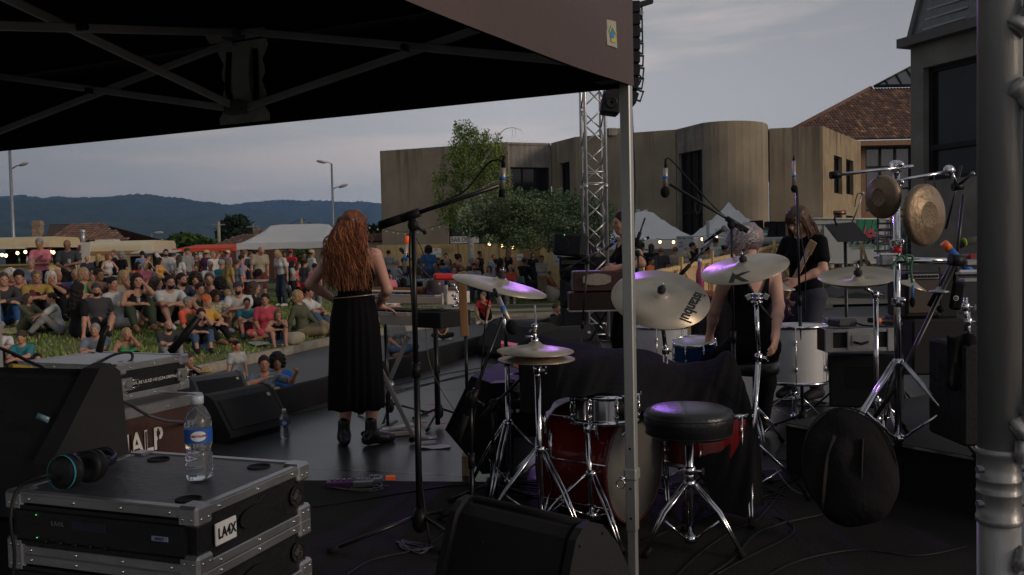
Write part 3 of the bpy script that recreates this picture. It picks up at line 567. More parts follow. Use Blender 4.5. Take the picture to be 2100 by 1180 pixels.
g = MB();strip(g,[(1172,539,1290,540,36,36,-.6)],bam);g.build('panel',bf)
g = MB();g.box((P(1092,515,37.9).x,37.9,1.0),(.8,.06,2.6),M('counter_wood',(.30,.19,.09),.8));g.build('hatch_frame',bf)
def board(name,label,px,py,w,h,Y,lines,rz=0,mat=None,cat='sign',bw=LBL):
 c = P(px,py,Y);t = thing(name,label,cat,c);W_,H_ = w*Y/FOC,h*Y/FOC;g = MB();ex = Vector((cos(rz),sin(rz),0));ny = Vector((-sin(rz),cos(rz),0));up = Vector((-.02,0,1));rot = Matrix((ex,ny,Vector((0,0,1)))).transposed()
 g.box(c,(W_,.03,H_),bw,rot);g.build('panel',t)
 for(txt,size,u,v,m)in lines:g = MB();g.text(txt,size*Y/FOC,c-ny*.02+ex*(u*Y/FOC)+Vector((0,0,1))*(v*Y/FOC),ex,(0,0,1),m,.006,sx=.74);g.build('lettering',t)
 return t
DK = M('sign_ink',(.02,.025,.035),.7)
board('bar_sign','white board reading BAR DES above the reed fence',953,492,58,14,37.4,[('BAR DES',14,-8,0,DK)])
c3 = [M('paint_red',(.6,.05,.05),.7),M('paint_teal',(.05,.40,.38),.7),M('paint_yellow',(.65,.5,.06),.7)]
board('painted_sign','small hand painted colourful sign hung on the reed fence',894,518,22,18,37.7,[('LES',7,0,5,c3[0]),('IN',8,-6,-4,c3[2]),('OTIS',8,4,-4,c3[1])])
board('hatch_notice','small white notice standing in the hatch of the reed fence',1066,528,13,13,36.8,[('TOUS',5,0,0,DK)])
board('menu_board','tall pale board with menu lines under the marquee',1405,505,35,42,29.5,[('BIERES BIO   3 euros',5,0,16,DK),('- - - - - - - - - -',4,0,11,DK),('VINS',5,-9,7,DK),('- - - - - - - -',4,0,3,DK),('SOFT',5,-9,-1,DK),('- - - - - - - - -',4,2,-5,DK),('- - - - - -',4,0,-10,DK)],bw=M('pale_blue_board',(.42,.46,.52),.6))
board('olive_board','pale printed board behind the olive tree trunk',1147,518,26,50,33,[('MENU',9,0,15,DK),('- - - -',5,0,4,DK),('DU JOUR',5,0,-4,DK),('LIGNE CONCERT',3.6,0,-18,DK)],bw=M('pale_blue_board'))
board('pavilion_notice','white sheet pinned in the back of the pavilion tent',596,519,20,14,33.6,[('INFO',5,0,0,DK)])
board('cafe_sign','pale sign reading CA beside the grey haired drummer',1500,477,66,16,31,[('CAFE',13,-1,0,DK)],bw=M('pale_blue_board'))
board('small_arrow_sign','little white direction plate on post in front of the marquee',1451,494,20,13,28,[('SORTIE',4.5,0,0,DK)])
g = MB();b = P(1453,490,28.1);g.tube([(b.x,b.y,-.42),(b.x-.02,b.y,P(1452,453,28.1).z)],.05,STL,8);tag(g.build('metal_post',origin=(b.x,b.y,-.42)),'thin grey metal post between the two marquees','post')
bulb = M('warm_bulb',(1.0,.62,.28),.4,emit=5.5,var=.02);dbulb = M('unlit_bulb',(.35,.35,.33),.3)
def string_light(label,pts,Y,n,m,r=.045,sag=0):
 a = P(*pts[0],Y);t = thing('string_light',label,'string lights',a);q = smooth_path([P(x,y,Y)for x,y in pts],6);g = MB();g.tube(q,.012,CBL,4);g.build('wire',t)
 for i in range(n):p = q[int((i+.5)*(len(q)-1)/n)];g = MB();g.cyl(p,p-Vector((0,0,.07)),.02,CBL,6);g.ball(p-Vector((0,0,.10)),(r,r,r*1.2),m,8);g.build('bulb',t)
string_light('string of small unlit bulbs hanging in front of the concrete hall',[(752,462),(800,472),(830,476),(870,470),(912,458)],40,11,dbulb)
string_light('three glowing bulbs hanging below the olive crown',[(990,490),(1020,499),(1040,499),(1060,503)],33,3,bulb,.06)
string_light('glowing bulbs under the marquee valance edge',[(1345,489),(1365,492),(1390,490),(1420,486),(1440,485),(1465,480),(1490,487),(1530,486)],30.8,6,bulb,.05)
string_light('warm glowing bulbs along the left food truck counter',[(2,516),(12,518),(40,512),(60,510)],28,4,bulb,.05);string_light('pair of glowing bulbs between food truck and caravan',[(100,510),(106,511),(112,512)],28,2,bulb,.05)
# food trucks, van, trailer
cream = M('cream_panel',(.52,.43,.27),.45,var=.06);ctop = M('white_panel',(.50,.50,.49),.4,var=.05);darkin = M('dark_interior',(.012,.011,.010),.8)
def round_box(g,c,d,r,mat,n=5,axis='x'):
 w = d[1]if axis=='x' else d[0];pr = [(-w/2,-d[2]/2),(w/2,-d[2]/2)]+[(w/2-r+r*sin(a),d[2]/2-r+r*cos(a))for a in lin(pi/2,0,n)]+[(-w/2+r-r*sin(a),d[2]/2-r+r*cos(a))for a in lin(0,pi/2,n)];c = Vector(c)
 if axis=='x':g.prism(pr,c-Vector((d[0]/2,0,0)),(0,1,0),(0,0,1),(1,0,0),d[0],mat)
 else:g.prism(pr,c-Vector((0,d[1]/2,0)),(1,0,0),(0,0,1),(0,1,0),d[1],mat)
def wheel(par,c,r,w=.2,ax=(0,1,0)):
 g = MB();c = Vector(c);a = Vector(ax);pr = [(r*.62,-w/2),(r*.95,-w/2),(r,-w*.3),(r,w*.3),(r*.95,w/2),(r*.62,w/2)];g.lathe(c,pr,RUB,ax,24,caps=False);g.lathe(c,[(.02,-w*.4),(r*.2,-w*.42),(r*.5,-w*.3),(r*.63,-w*.5)],STL,ax,20,caps=False);g.build('wheel',par)
Y = 29.0;a,b = P(-60,485,Y),P(103,500,Y);ft = thing('food_truck','cream roofed food truck with open dark serving counter on the far left','food truck',((a.x+b.x)/2,Y,-.1));zt = P(50,486,Y).z;ze_ = P(50,508,Y).z;zc = P(50,545,Y).z;cx,wx = (a.x+b.x)/2,b.x-a.x
g = MB();round_box(g,(cx,Y+1,(zt+ze_)/2),(wx,2.1,zt-ze_),.25,cream,axis='x');g.build('roof',ft)
g = MB();g.box((cx,Y+1.9,(ze_-.1)/2),(wx-.1,.1,ze_+.1),darkin);g.box((cx,Y+1,(zc-.1)/2),(wx-.1,2.0,zc+.1),cream);g.build('body',ft);g = MB();g.box((cx,Y-.1,zc+.03),(wx,.5,.05),M('counter_wood'));g.build('counter',ft)
g = MB();g.box((cx-.3,Y-.25,ze_-.02),(wx-1.0,.6,.04),ctop);g.build('awning',ft);g = MB();g.box((b.x-.05,Y+.05,(zc+ze_)/2),(.09,.09,ze_-zc),M('red_post',(.10,.012,.015),.5));g.build('post',ft)
wheel(ft,(cx+.5,Y+.02,.18),.3)
for k in range(7):g = MB();g.lathe((cx+.2+k*.27,Y+.1,zc+.06),[(.04,0),(.045,.14),(.02,.2),(.015,.26)],[M('glass_green',(.03,.08,.03),.2),M('pale_jar',(.4,.38,.33),.3)][k%2],n=8);tag(g.build('bottle',origin=(cx+.2+k*.27,Y+.1,zc+.06)),'small bottle standing on the food truck counter','bottle','bottles on the food truck counter')
Y = 31.0;cv_ = thing('food_caravan','cream caravan with brown stripe, open hatch and chimney pipe','caravan',(P(215,530,Y).x,Y,-.1));a,b = P(182,498,Y),P(312,498,Y);zt = P(240,497,Y).z;zs = P(240,515,Y).z;cx,wx = (a.x+b.x)/2,b.x-a.x
g = MB();wall(g,(a.x,Y),(b.x,Y),zs-.1,.25,cream,[(.18,.58,P(0,545,Y).z-.3,P(0,520,Y).z-.33),(wx*.64,wx*.95,.9,zs-.2)],.08);g.box((cx,Y+1.1,(zs+.2)/2),(wx,2.0,zs-.3),darkin);g.build('body',cv_)
g = MB();round_box(g,(cx,Y+1.05,(zt+zs)/2),(wx+.04,2.2,zt-zs+.1),.22,M('cream_roof',(.60,.53,.38),.45,var=.05),axis='x');g.build('roof',cv_);g = MB();g.box((cx,Y-.03,zs-.06),(wx,.05,.12),M('tan_stripe',(.30,.17,.08),.5));g.build('stripe',cv_)
g = MB();q0,q1,q2,q3 = P(113,552,Y-.1),P(125,498,Y-.1),P(186,497,Y-.1),P(180,552,Y-.1);g.prism([(q.x-q0.x,q.z-q0.z)for q in(q0,q1,q2,q3)],q0,(1,0,0),(0,0,1),(0,1,0),2.1,ctop);g.build('front_panel',cv_)
g = MB();q = [P(144,503,Y-.14),P(166,503,Y-.14),P(165,516,Y-.14),P(140,516,Y-.14)];g.add(q,[[0,3,2,1]],M('purple_poster',(.13,.03,.09),.6));g.build('poster',cv_);g = MB();q = [P(144,519,Y-.14),P(168,519,Y-.14),P(160,542,Y-.14),P(138,542,Y-.14)];g.add(q,[[0,3,2,1]],sg);g.build('window',cv_)
g = MB();p = P(171,500,Y+.5);g.cyl(p,P(170,477,Y+.5),.07,ALU,12);g.lathe(P(170,478,Y+.5),[(.07,0),(.10,.03),(.10,.08),(.05,.12)],ALU,n=12);g.build('chimney_pipe',cv_);g = MB();g.box((b.x+.35,Y-.4,zs-.05),(1.5,.9,.04),ctop,Matrix.Rotation(.1,3,'X'));g.build('awning',cv_)
g = MB();round_box(g,(cx-.9,Y+1,zt+.05),(.7,.5,.14),.05,ctop);g.build('roof_vent',cv_);wheel(cv_,(cx-.2,Y+.02,.1),.32)
Y = 29.0;a,b = P(1532,490,Y),P(1672,485,Y);vn = thing('old_van','old beige camper van with pale green roof behind the timber fence','van',((a.x+b.x)/2,Y,-.42));zr = P(1600,488,Y).z;cx,wx = (a.x+b.x)/2,b.x-a.x;zw = P(1570,497,Y).z
vb = M('beige_paint',(.33,.30,.25),.4,var=.08);g = MB();wall(g,(a.x,Y),(b.x,Y),zw,.0,vb,[(.25,.72*1.0,zw-.34,zw-.06),(.95,1.6,zw-.34,zw-.06)],.05);g.box((cx,Y+.95,(zw+.0)/2),(wx-.02,1.75,zw-.02),darkin);round_box(g,(cx,Y+.02,0.0),(wx,.1,.3),.03,vb);g.build('body',vn)
g = MB();round_box(g,(cx,Y+.9,(zr+zw)/2+.01),(wx+.1,2.0,zr-zw+.04),.10,M('pale_green_roof',(.26,.33,.30),.45,var=.1));g.build('roof',vn)
for u0 in(.25,.95):g = MB();g.box((a.x+u0+.3,Y+.03,zw-.2),(.6,.02,.3),sg);g.build('window',vn)
wheel(vn,(a.x+.6,Y+.02,-.12),.3);wheel(vn,(b.x-.5,Y+.02,-.12),.3)
for i,(x0,x1,y0,lab)in enumerate(((1540,1563,453,'black loudspeaker leaning back, leftmost on the van roof'),(1570,1589,455,'black loudspeaker in the middle on the van roof'),(1590,1608,455,'black loudspeaker with pale marks, rightmost on the van roof'))):
 c0,c1 = P(x0,487,Y+.8),P(x1,y0,Y+.8);t = thing('loudspeaker',lab,'loudspeaker',((c0.x+c1.x)/2,Y+.8,zr));cc = ((c0.x+c1.x)/2,Y+.8,zr+(c1.z-zr)/2+.01);hh = c1.z-zr
 g = MB();g.box(cc,(c1.x-c0.x,.35,hh),CARP,Matrix.Rotation(-.05*(i==0),3,'Y'),.02);g.build('cabinet',t)
 for dz,r in((.12,.12),(-.14,.13)):g = MB();g.lathe((cc[0],cc[1]-.18,cc[2]+dz*hh*1.6),[(r*.9,0),(r,.01),(r*.85,-.01),(.02,-.03)],GRL,(0,-1,0),16,caps=False);g.build('driver',t)
for k in range(4):g = MB();g.box((P(1564+k*1.5,480,Y+.7).x,Y+.7,zr+.05+.09*k),(.22,.18,.08),[REDP,LBL,c3[1],M('crate_brown',(.14,.07,.03),.8)][k]);tag(g.build('small_box',origin=(P(1565,480,Y+.7).x,Y+.7,zr+.01+.09*k)),['red','white','teal','brown'][k]+' small box stacked between loudspeakers on the van roof','box')
Y = 40.0;tr = thing('box_trailer','light grey box trailer with green and black company lettering behind music stand','trailer',(P(1755,560,Y).x,Y,.2));tw = M('trailer_grey',(.42,.44,.45),.5,var=.05);q = [P(1668,449,Y),P(1822,449,Y),P(1826,540,Y),P(1665,541,Y)]
g = MB();g.prism([(v.x-q[0].x,v.z-q[0].z)for v in(q[3],q[2],q[1],q[0])],q[0],(1,0,0),(0,0,1),(0,1,0),2.0,tw);g.build('body',tr)
g = MB();g.tube([q[0]+Vector((0,-.03,0)),q[1]+Vector((0,-.03,0)),q[2]+Vector((0,-.03,0)),q[3]+Vector((0,-.03,0))],.05,M('trailer_edge',(.50,.52,.52),.4),6,closed=True);g.build('edge_trim',tr)
g = MB();p = P(1681,470,Y-.03);
for dx in(0,.36,.0):g.box(p+Vector((dx-.18,0,-.3)),(.03,.02,1.0),DK)
g.box(p+Vector((0,0,.2)),(.4,.02,.03),DK);g.text('E',.35,p+Vector((.1,-.02,-.15)),(1,0,0),(0,0,1),DK,.004);g.build('door_marks',tr)
grn = M('logo_green',(.01,.20,.10),.5);g = MB();o_ = P(1776,469,Y-.03)
for k in range(3):g.prism([(.0,0),(.30,0),(.14,-.78),(-.16,-.78)],o_+Vector((-.35+k*.34,0,.42)),(1,0,0),(0,0,1),(0,-1,0),.02,grn)
g.build('logo',tr);g = MB();g.text('Le',.5,P(1779,474,Y-.07),(1,0,.1),(0,0,1),M('logo_pink',(.6,.06,.13),.5),.004,shear=.3,bold=.01);g.text('elec',.42,P(1781,482,Y-.07),(1,0,.1),(0,0,1),M('logo_pink'),.004,shear=.3,bold=.01);g.build('logo_script',tr)
g = MB();g.text('WEIMER',.58,P(1776,493,Y-.04),(1,0,0),(0,0,1),DK,.004,shear=.25,bold=.012);g.build('lettering',tr);g = MB();g.text('Scientifiques',.33,P(1777,501,Y-.04),(1,0,0),(0,0,1),grn,.004,shear=.3);g.text('Tel 04 93 12 83 80',.18,P(1778,508.5,Y-.04),(1,0,0),(0,0,1),grn,.004);g.build('small_lettering',tr)
wheel(tr,P(1771,546,Y-.1),.32,.22)
# timber fence
tim = M('raw_timber',(.55,.39,.20),.8,var=.25,scale=5,stretch=(3,3,.5),bump=.25);FA,FB = Vector((2.1,14.6,0)),Vector((11.4,32.4,0));fe = (FB-FA).normalized();fn = Vector((fe.y,-fe.x,0));FL = (FB-FA).length;frot = Matrix((fe,-fn,Vector((0,0,1)))).transposed()
tf = thing('timber_fence','raw timber slatted fence running back from the singer behind the guitarist','fence',FA);ftop = lambda u:.97+.040*u
npan = 9
for k in range(npan):
 u0,u1 = FL*k/npan,FL*(k+1)/npan;g = MB()
 for j in range(int((u1-u0)/.11)):u = u0+.06+j*.11;g.box(FA+fe*u+Vector((0,0,(ftop(u)-.45)/2))+fn*-.02,(.098-random.random()*.012,.018,ftop(u)+.40+random.uniform(-.01,.01)),tim,frot)
 g.build('slats',tf);g = MB();um = (u0+u1)/2
 for hz in(.06,.75,1.25):a,b = FA+fe*u0+fn*.03+Vector((0,0,ftop(u0)-hz)),FA+fe*u1+fn*.03+Vector((0,0,ftop(u1)-hz));g.tube([a,b],.045,tim,4,smooth=False)
 g.tube([FA+fe*(u0+.1)+fn*.05+Vector((0,0,ftop(u0)-1.25)),FA+fe*(u1-.1)+fn*.05+Vector((0,0,ftop(u1)-.1))],.035,tim,4,smooth=False);g.build('rail',tf)
 g = MB();g.box(FA+fe*(u0+.03)+fn*.06+Vector((0,0,(ftop(u0)-.42+.14)/2)),(.07,.07,ftop(u0)+.42+.14),tim,frot);g.build('post',tf)
 if k%2==1:g = MB();g.tube([FA+fe*u0+fn*.1+Vector((0,0,ftop(u0)-.1)),FA+fe*u0+fn*.9+Vector((0,0,-.42))],.035,tim,4,smooth=False);g.build('brace',tf)
g = MB();p = P(1766,497,31.5);g.tube([p,P(1783,556,31)],.05,tim,4);g.tube([p,(p.x,p.y,-.2)],.05,tim,4);g.build('brace',tf)
def boulder(label,px0,px1,py0,py1,Y,seed,group=None):
 c = P((px0+px1)/2,(py0+py1)/2,Y);r = ((px1-px0)/2*Y/FOC,.5,(py1-py0)/2*Y/FOC);rn = np.random.default_rng(seed);g = MB();g.ball((0,0,0),(1,1,1),M('limestone',(.40,.37,.31),.9,var=.25,scale=3,bump=.9),20);ks = rn.normal(size=(9,3));ks/=np.linalg.norm(ks,axis=1)[:,None]
 for i,v in enumerate(g.v):
  v = np.array(v);d = 1.0
  for k in ks:d = min(d,.62/max(.4,float(v@k)))
  d*=1.12+.06*sin(v[0]*9+seed)*cos(v[1]*8);g.v[i] = (c.x+v[0]*r[0]*d*1.1,c.y+v[1]*r[1]*d,c.z+v[2]*r[2]*d*1.1)
 tag(g.build('boulder',origin=(c.x,c.y,c.z-r[2])),label,'boulder',group)
boulder('large pale limestone boulder right of the man in striped shirt',1108,1150,585,622,29.8,1);boulder('smaller pale boulder left of the man in striped shirt',1083,1112,600,619,29.8,2)
# people: signed distance bodies meshed as one surface
def nv(a):a = np.array(a,float);return a/max(1e-9,np.linalg.norm(a))
def sdf_mesh(prims,cell,kdef=.03):
 """prims: ('c',a,b,r0,r1[,k]) round cone, ('e',centre,radii,R[,k]) ellipsoid, ('cut', prim), ('half',p0,n), ('lump', amp, freq)"""
 lo = np.full(3,1e9);hi = -lo
 def bb(p):
  if p[0]=='c':a,b = np.array(p[1]),np.array(p[2]);r = max(p[3],p[4]);return np.minimum(a,b)-r,np.maximum(a,b)+r
  c = np.array(p[1]);r = max(p[2]);return c-r,c+r
 for p in prims:
  if p[0]in 'ce':l,h = bb(p);lo = np.minimum(lo,l);hi = np.maximum(hi,h)
 lo-=cell*3;hi+=cell*3;n = np.ceil((hi-lo)/cell).astype(int)+1
 ax = [lo[i]+cell*np.arange(n[i])for i in range(3)];D = np.full(n,9.0,np.float32)
 def dist(p,X,Y,Z):
  if p[0]=='c':
   a,b = np.array(p[1],float),np.array(p[2],float);v = b-a;L = max(1e-12,v@v);t = np.clip(((X-a[0])*v[0]+(Y-a[1])*v[1]+(Z-a[2])*v[2])/L,0,1)
   return np.sqrt((X-a[0]-t*v[0])**2+(Y-a[1]-t*v[1])**2+(Z-a[2]-t*v[2])**2)-(p[3]+(p[4]-p[3])*t)
  c = np.array(p[1],float);r = np.array(p[2],float);Rm = np.array(p[3],float)if len(p)>3 and p[3]is not None else np.eye(3)
  x,y,z = X-c[0],Y-c[1],Z-c[2];q = [(Rm[0,i]*x+Rm[1,i]*y+Rm[2,i]*z)for i in range(3)]
  k0 = np.sqrt(sum((q[i]/r[i])**2 for i in range(3)));k1 = np.sqrt(sum((q[i]/r[i]**2)**2 for i in range(3)));return k0*(k0-1)/np.maximum(k1,1e-6)
 for p in prims:
  if p[0]=='half':
   p0,nn = np.array(p[1],float),nv(p[2]);d = ((ax[0]-p0[0])*nn[0])[:,None,None]+((ax[1]-p0[1])*nn[1])[None,:,None]+((ax[2]-p0[2])*nn[2])[None,None,:];D = np.maximum(D,d);continue
  if p[0]=='lump':
   f = p[2];X,Y,Z = ax[0][:,None,None],ax[1][None,:,None],ax[2][None,None,:];D = D+p[1]*(np.sin(X*f+1.3*np.sin(Z*f*.7))*np.cos(Y*f*1.1+1.1*np.sin(X*f*.6))+.6*np.sin(Z*f*1.3+2*np.sin(Y*f*.5)));continue
  cut = p[0]=='cut';q = p[1]if cut else p;k = (q[5]if q[0]=='c' and len(q)>5 else q[4]if q[0]=='e' and len(q)>4 else kdef)
  l,h = bb(q);pad = k+2.5*cell;i0 = np.maximum(0,((l-pad-lo)/cell).astype(int));i1 = np.minimum(n,np.ceil((h+pad-lo)/cell).astype(int)+1)
  if(i1<=i0).any():continue
  sl_ = tuple(slice(a,b)for a,b in zip(i0,i1));d = dist(q,ax[0][sl_[0]][:,None,None],ax[1][sl_[1]][None,:,None],ax[2][sl_[2]][None,None,:]).astype(np.float32);o = D[sl_]
  if cut:D[sl_] = np.maximum(o,-d)
  else:hh = np.maximum(k-np.abs(o-d),0)/k;D[sl_] = np.minimum(o,d)-hh*hh*k*.25
 s = D<0
 c8 = [s[i:n[0]-1+i,j:n[1]-1+j,k:n[2]-1+k]for i in(0,1)for j in(0,1)for k in(0,1)];cnt = sum(c.astype(np.int8)for c in c8);act = (cnt>0)&(cnt<8);I = np.argwhere(act)
 if len(I)==0:return[],[]
 idx = -np.ones(act.shape,int);idx[act] = np.arange(len(I));acc = np.zeros((len(I),3));num = np.zeros(len(I))
 cor = [(i,j,k)for i in(0,1)for j in(0,1)for k in(0,1)]
 for a in cor:
  for axn in range(3):
   if a[axn]:continue
   b = list(a);b[axn] = 1;da = D[I[:,0]+a[0],I[:,1]+a[1],I[:,2]+a[2]];db = D[I[:,0]+b[0],I[:,1]+b[1],I[:,2]+b[2]];mk = (da<0)!=(db<0);t = np.where(mk,da/np.where(mk,da-db,1),0)
   pt = np.tile(np.array(a,float),(len(I),1));pt[:,axn] = t;acc+=pt*mk[:,None];num+=mk
 V = lo+(I+acc/num[:,None])*cell;F = []
 for axn in range(3):
  u,v = (axn+1)%3,(axn+2)%3;A = [slice(1,-1)]*3;A[axn] = slice(0,-1);B = list(A);B[axn] = slice(1,None)
  sa,sb = s[tuple(A)],s[tuple(B)];E = np.argwhere(sa!=sb);off = np.array([1,1,1]);off[axn] = 0;E = E+off
  if not len(E):continue
  fl = s[E[:,0],E[:,1],E[:,2]];du = np.zeros(3,int);du[u] = 1;dv = np.zeros(3,int);dv[v] = 1
  q = [idx[tuple((E-x).T)]for x in(du+dv,dv,0*du,du)];q = np.stack(q,1);q[~fl] = q[~fl][:,::-1];F.append(q)
 F = np.concatenate(F);F = F[(F>=0).all(1)];return V,F
def sdf_obj_mesh(name,prims,cell,mats,k=.03,smooth=1):
 V,F = sdf_mesh(prims,cell,k);me = bpy.data.meshes.new(name)
 if len(V)==0:return me
 V = np.array(V)
 for _ in range(smooth):
  acc = np.zeros_like(V);c = np.zeros(len(V))
  for a in range(4):
   for b in((a+1)%4,(a+3)%4):np.add.at(acc,F[:,a],V[F[:,b]]);np.add.at(c,F[:,a],1)
  V = V*.5+.5*acc/np.maximum(c,1)[:,None]
 me.vertices.add(len(V));me.vertices.foreach_set('co',V.ravel());me.loops.add(len(F)*4);me.loops.foreach_set('vertex_index',F.ravel().astype(np.int32));me.polygons.add(len(F));me.polygons.foreach_set('loop_start',np.arange(0,len(F)*4,4,dtype=np.int32));me.polygons.foreach_set('use_smooth',np.ones(len(F),bool))
 for m in mats:me.materials.append(m)
 me.update(calc_edges=True);me.validate();return me
def ik(a,c,l1,l2,pole):
 a,c,pole = np.array(a,float),np.array(c,float),np.array(pole,float);d = c-a;L = np.linalg.norm(d)
 if L>(l1+l2)*.995:c = a+d/L*(l1+l2)*.995;d = c-a;L = np.linalg.norm(d)
 t = (l1*l1-l2*l2+L*L)/(2*L);h = sqrt(max(0,l1*l1-t*t));e = d/L;p = pole-e*(pole@e);return a+e*t+nv(p)*h,c
def rotm(yaw=0,pitch=0,roll=0):
 return np.array((Matrix.Rotation(yaw,3,'Z')@Matrix.Rotation(pitch,3,'X')@Matrix.Rotation(roll,3,'Y')))
def skel(pel,lean=0,tyaw=0,hyaw=0,hpitch=0,hl=None,hr=None,fl=None,fr=None,kl=(0,-1,.3),kr=(0,-1,.3),el=(.6,.6,-.4),er=(-.6,.6,-.4),side=0,tl=(0,-1,0),tr=(0,-1,0),bend=.0,fem=1,hroll=0,hcurl=.5):
 """person facing -Y, its left is +X"""
 T = rotm(tyaw,lean,side);T2 = rotm(tyaw,lean+bend,side);pel = np.array(pel,float);wa = pel+T@(0,.0,.14);ch = wa+T2@(0,-.0,.20);nk = ch+T2@(0,.01,.17);sw = .165 if fem else .185
 s = {'T':T,'T2':T2,'pel':pel,'wa':wa,'ch':ch,'nk':nk,'fem':fem}
 Hr = rotm(tyaw+hyaw,hpitch,hroll);s['H'] = Hr;s['hd'] = nk+T2@(0,-.015,.055)+Hr@(0,-.015,.105)
 for n_,sg,ht,pole in(('l',1,hl,el),('r',-1,hr,er)):
  sh = ch+T2@(sg*sw,.01,.125);s['s'+n_] = sh;ht = np.array(ht if ht is not None else pel+np.array((sg*.24,-.02,-.12)),float)
  e,w = ik(sh,ht,.275,.245,np.array(pole)*(1,1,1));s['e'+n_] = e;s['w'+n_] = w
 for n_,sg,f,kp,td in(('l',1,fl,kl,tl),('r',-1,fr,kr,tr)):
  hp = pel+T@(sg*.085,0,-.03);s['h'+n_] = hp;f = np.array(f,float);k,a = ik(hp,f,.42,.41,kp);s['k'+n_] = k;s['a'+n_] = a;s['t'+n_] = nv(td)
 s['hcurl'] = hcurl
 return s
def head_prims(s,big=1.0,detail=False):
 H,c = s['H'],s['hd'];q = lambda x,y,z:tuple(c+H@(x,y,z));P_ = [('e',q(0,.012,.022),(.074,.092,.092),H,.03),('e',q(0,-.022,-.035),(.056,.062,.078),H,.03),('e',q(0,-.052,-.082),(.028,.026,.024),H,.03),('c',q(0,-.086,.012),q(0,-.104,-.020),.009,.015,.012),('e',q(0,-.073,.030),(.048,.020,.014),H,.02),('e',q(.037,-.060,-.020),(.020,.02,.02),H,.02),('e',q(-.037,-.060,-.020),(.020,.02,.02),H,.02),('e',q(.075,.012,-.008),(.010,.020,.030),H,.008),('e',q(-.075,.012,-.008),(.010,.020,.030),H,.008)]
 if detail:P_+=[('cut',('e',q(.031,-.089,.006),(.017,.012,.010),H)),('cut',('e',q(-.031,-.089,.006),(.017,.012,.010),H)),('c',q(-.018,-.084,-.052),q(.018,-.084,-.052),.008,.008,.01),('c',q(-.012,-.082,-.062),q(.012,-.082,-.062),.008,.008,.01)]
 P_.append(('c',tuple(s['nk']-s['T2']@(0,0,.03)),q(0,.020,-.05),.056,.050,.03));return P_
def hand_prims(w,d,up,r=1.0,curl=.5,side=1,thin=.0085):
 """wrist, pointing direction, palm-back normal"""
 d = nv(d);up = nv(np.array(up)-d*(np.array(up)@d));sd = np.cross(d,up)*side;w = np.array(w);o = []
 pc = w+d*.045;o.append(('c',tuple(w),tuple(w+d*.03),.024,.026,.02));Rm = np.stack([sd,d,up],1);o.append(('e',tuple(w+d*.052),(.040,.050,.015),Rm,.02))
 for i,(x,L)in enumerate(((-.030,.062),(-.010,.074),(.010,.078),(.029,.068))):
  a = w+d*.088+sd*x;c1 = curl*(.9+.1*i);d1 = nv(d*cos(c1*.6)-up*sin(c1*.6));d2 = nv(d*cos(c1*1.5)-up*sin(c1*1.5));b = a+d1*L*.5;c = b+d2*L*.5;o+=[('c',tuple(a),tuple(b),thin*1.08,thin,.006),('c',tuple(b),tuple(c),thin,thin*.85,.006)]
 a = w+d*.025+sd*.032;b = a+nv(sd*.9+d*.8-up*.3)*.038;c = b+nv(sd*.25+d-up*.35)*.034;o+=[('c',tuple(a),tuple(b),.014,.011,.012),('c',tuple(b),tuple(c),.011,.009,.006)];return o
def body_prims(s,hero=False,hands=True):
 T,T2 = s['T'],s['T2'];f = s['fem'];t = tuple;P_ = []
 P_+=[('e',t(s['pel']+T@(0,.01,-.0)),(.165 if f else .155,.115,.12),T,.06),('e',t(s['wa']),(.125 if f else .14,.095,.13),T,.06),('e',t(s['ch']+T2@(0,.0,.0)),(.145 if f else .165,.105,.16),T2,.06),('e',t(s['ch']+T2@(0,.01,.10)),(.155 if f else .18,.075,.07),T2,.05)]
 if f:P_+=[('e',t(s['ch']+T2@(sg*.065,-.085,-.02)),(.055,.05,.055),T2,.04)for sg in(-1,1)]
 P_+=[('c',t(s['nk']+T2@(0,0,-.01)),t(s['ch']+T2@(sg*.12,.01,.13)),.050,.045,.05)for sg in(-1,1)]
 for n_,sg in(('l',1),('r',-1)):
  P_+=[('c',t(s['s'+n_]),t(s['e'+n_]),.050 if f else .056,.038,.03),('c',t(s['e'+n_]),t(s['e'+n_]+(s['w'+n_]-s['e'+n_])*.35),.038,.037,.02),('c',t(s['e'+n_]+(s['w'+n_]-s['e'+n_])*.35),t(s['w'+n_]),.037,.024,.02)]
  if hands:
   d = s.get('hd'+n_,nv(s['w'+n_]-s['e'+n_]));up = s.get('hu'+n_,np.array((sg*.8,0,.6)));P_+=hand_prims(s['w'+n_],d,up,curl=s['hcurl'],side=sg,thin=.0085 if hero else .0105)
  h,k,a = s['h'+n_],s['k'+n_],s['a'+n_]
  P_+=[('c',t(h),t(k),.088 if f else .085,.054,.05),('c',t(k),t(k+(a-k)*.3),.052,.055,.03),('c',t(k+(a-k)*.3),t(a),.055,.034,.03),('c',t(a+np.array((0,0,-.01))),t(a+s['t'+n_]*.13-np.array((0,0,.045))),.036,.030,.03),('c',t(a-s['t'+n_]*.03-np.array((0,0,.035))),t(a+s['t'+n_]*.16-np.array((0,0,.052))),.032,.022,.02)]
 return P_+head_prims(s,detail=hero)
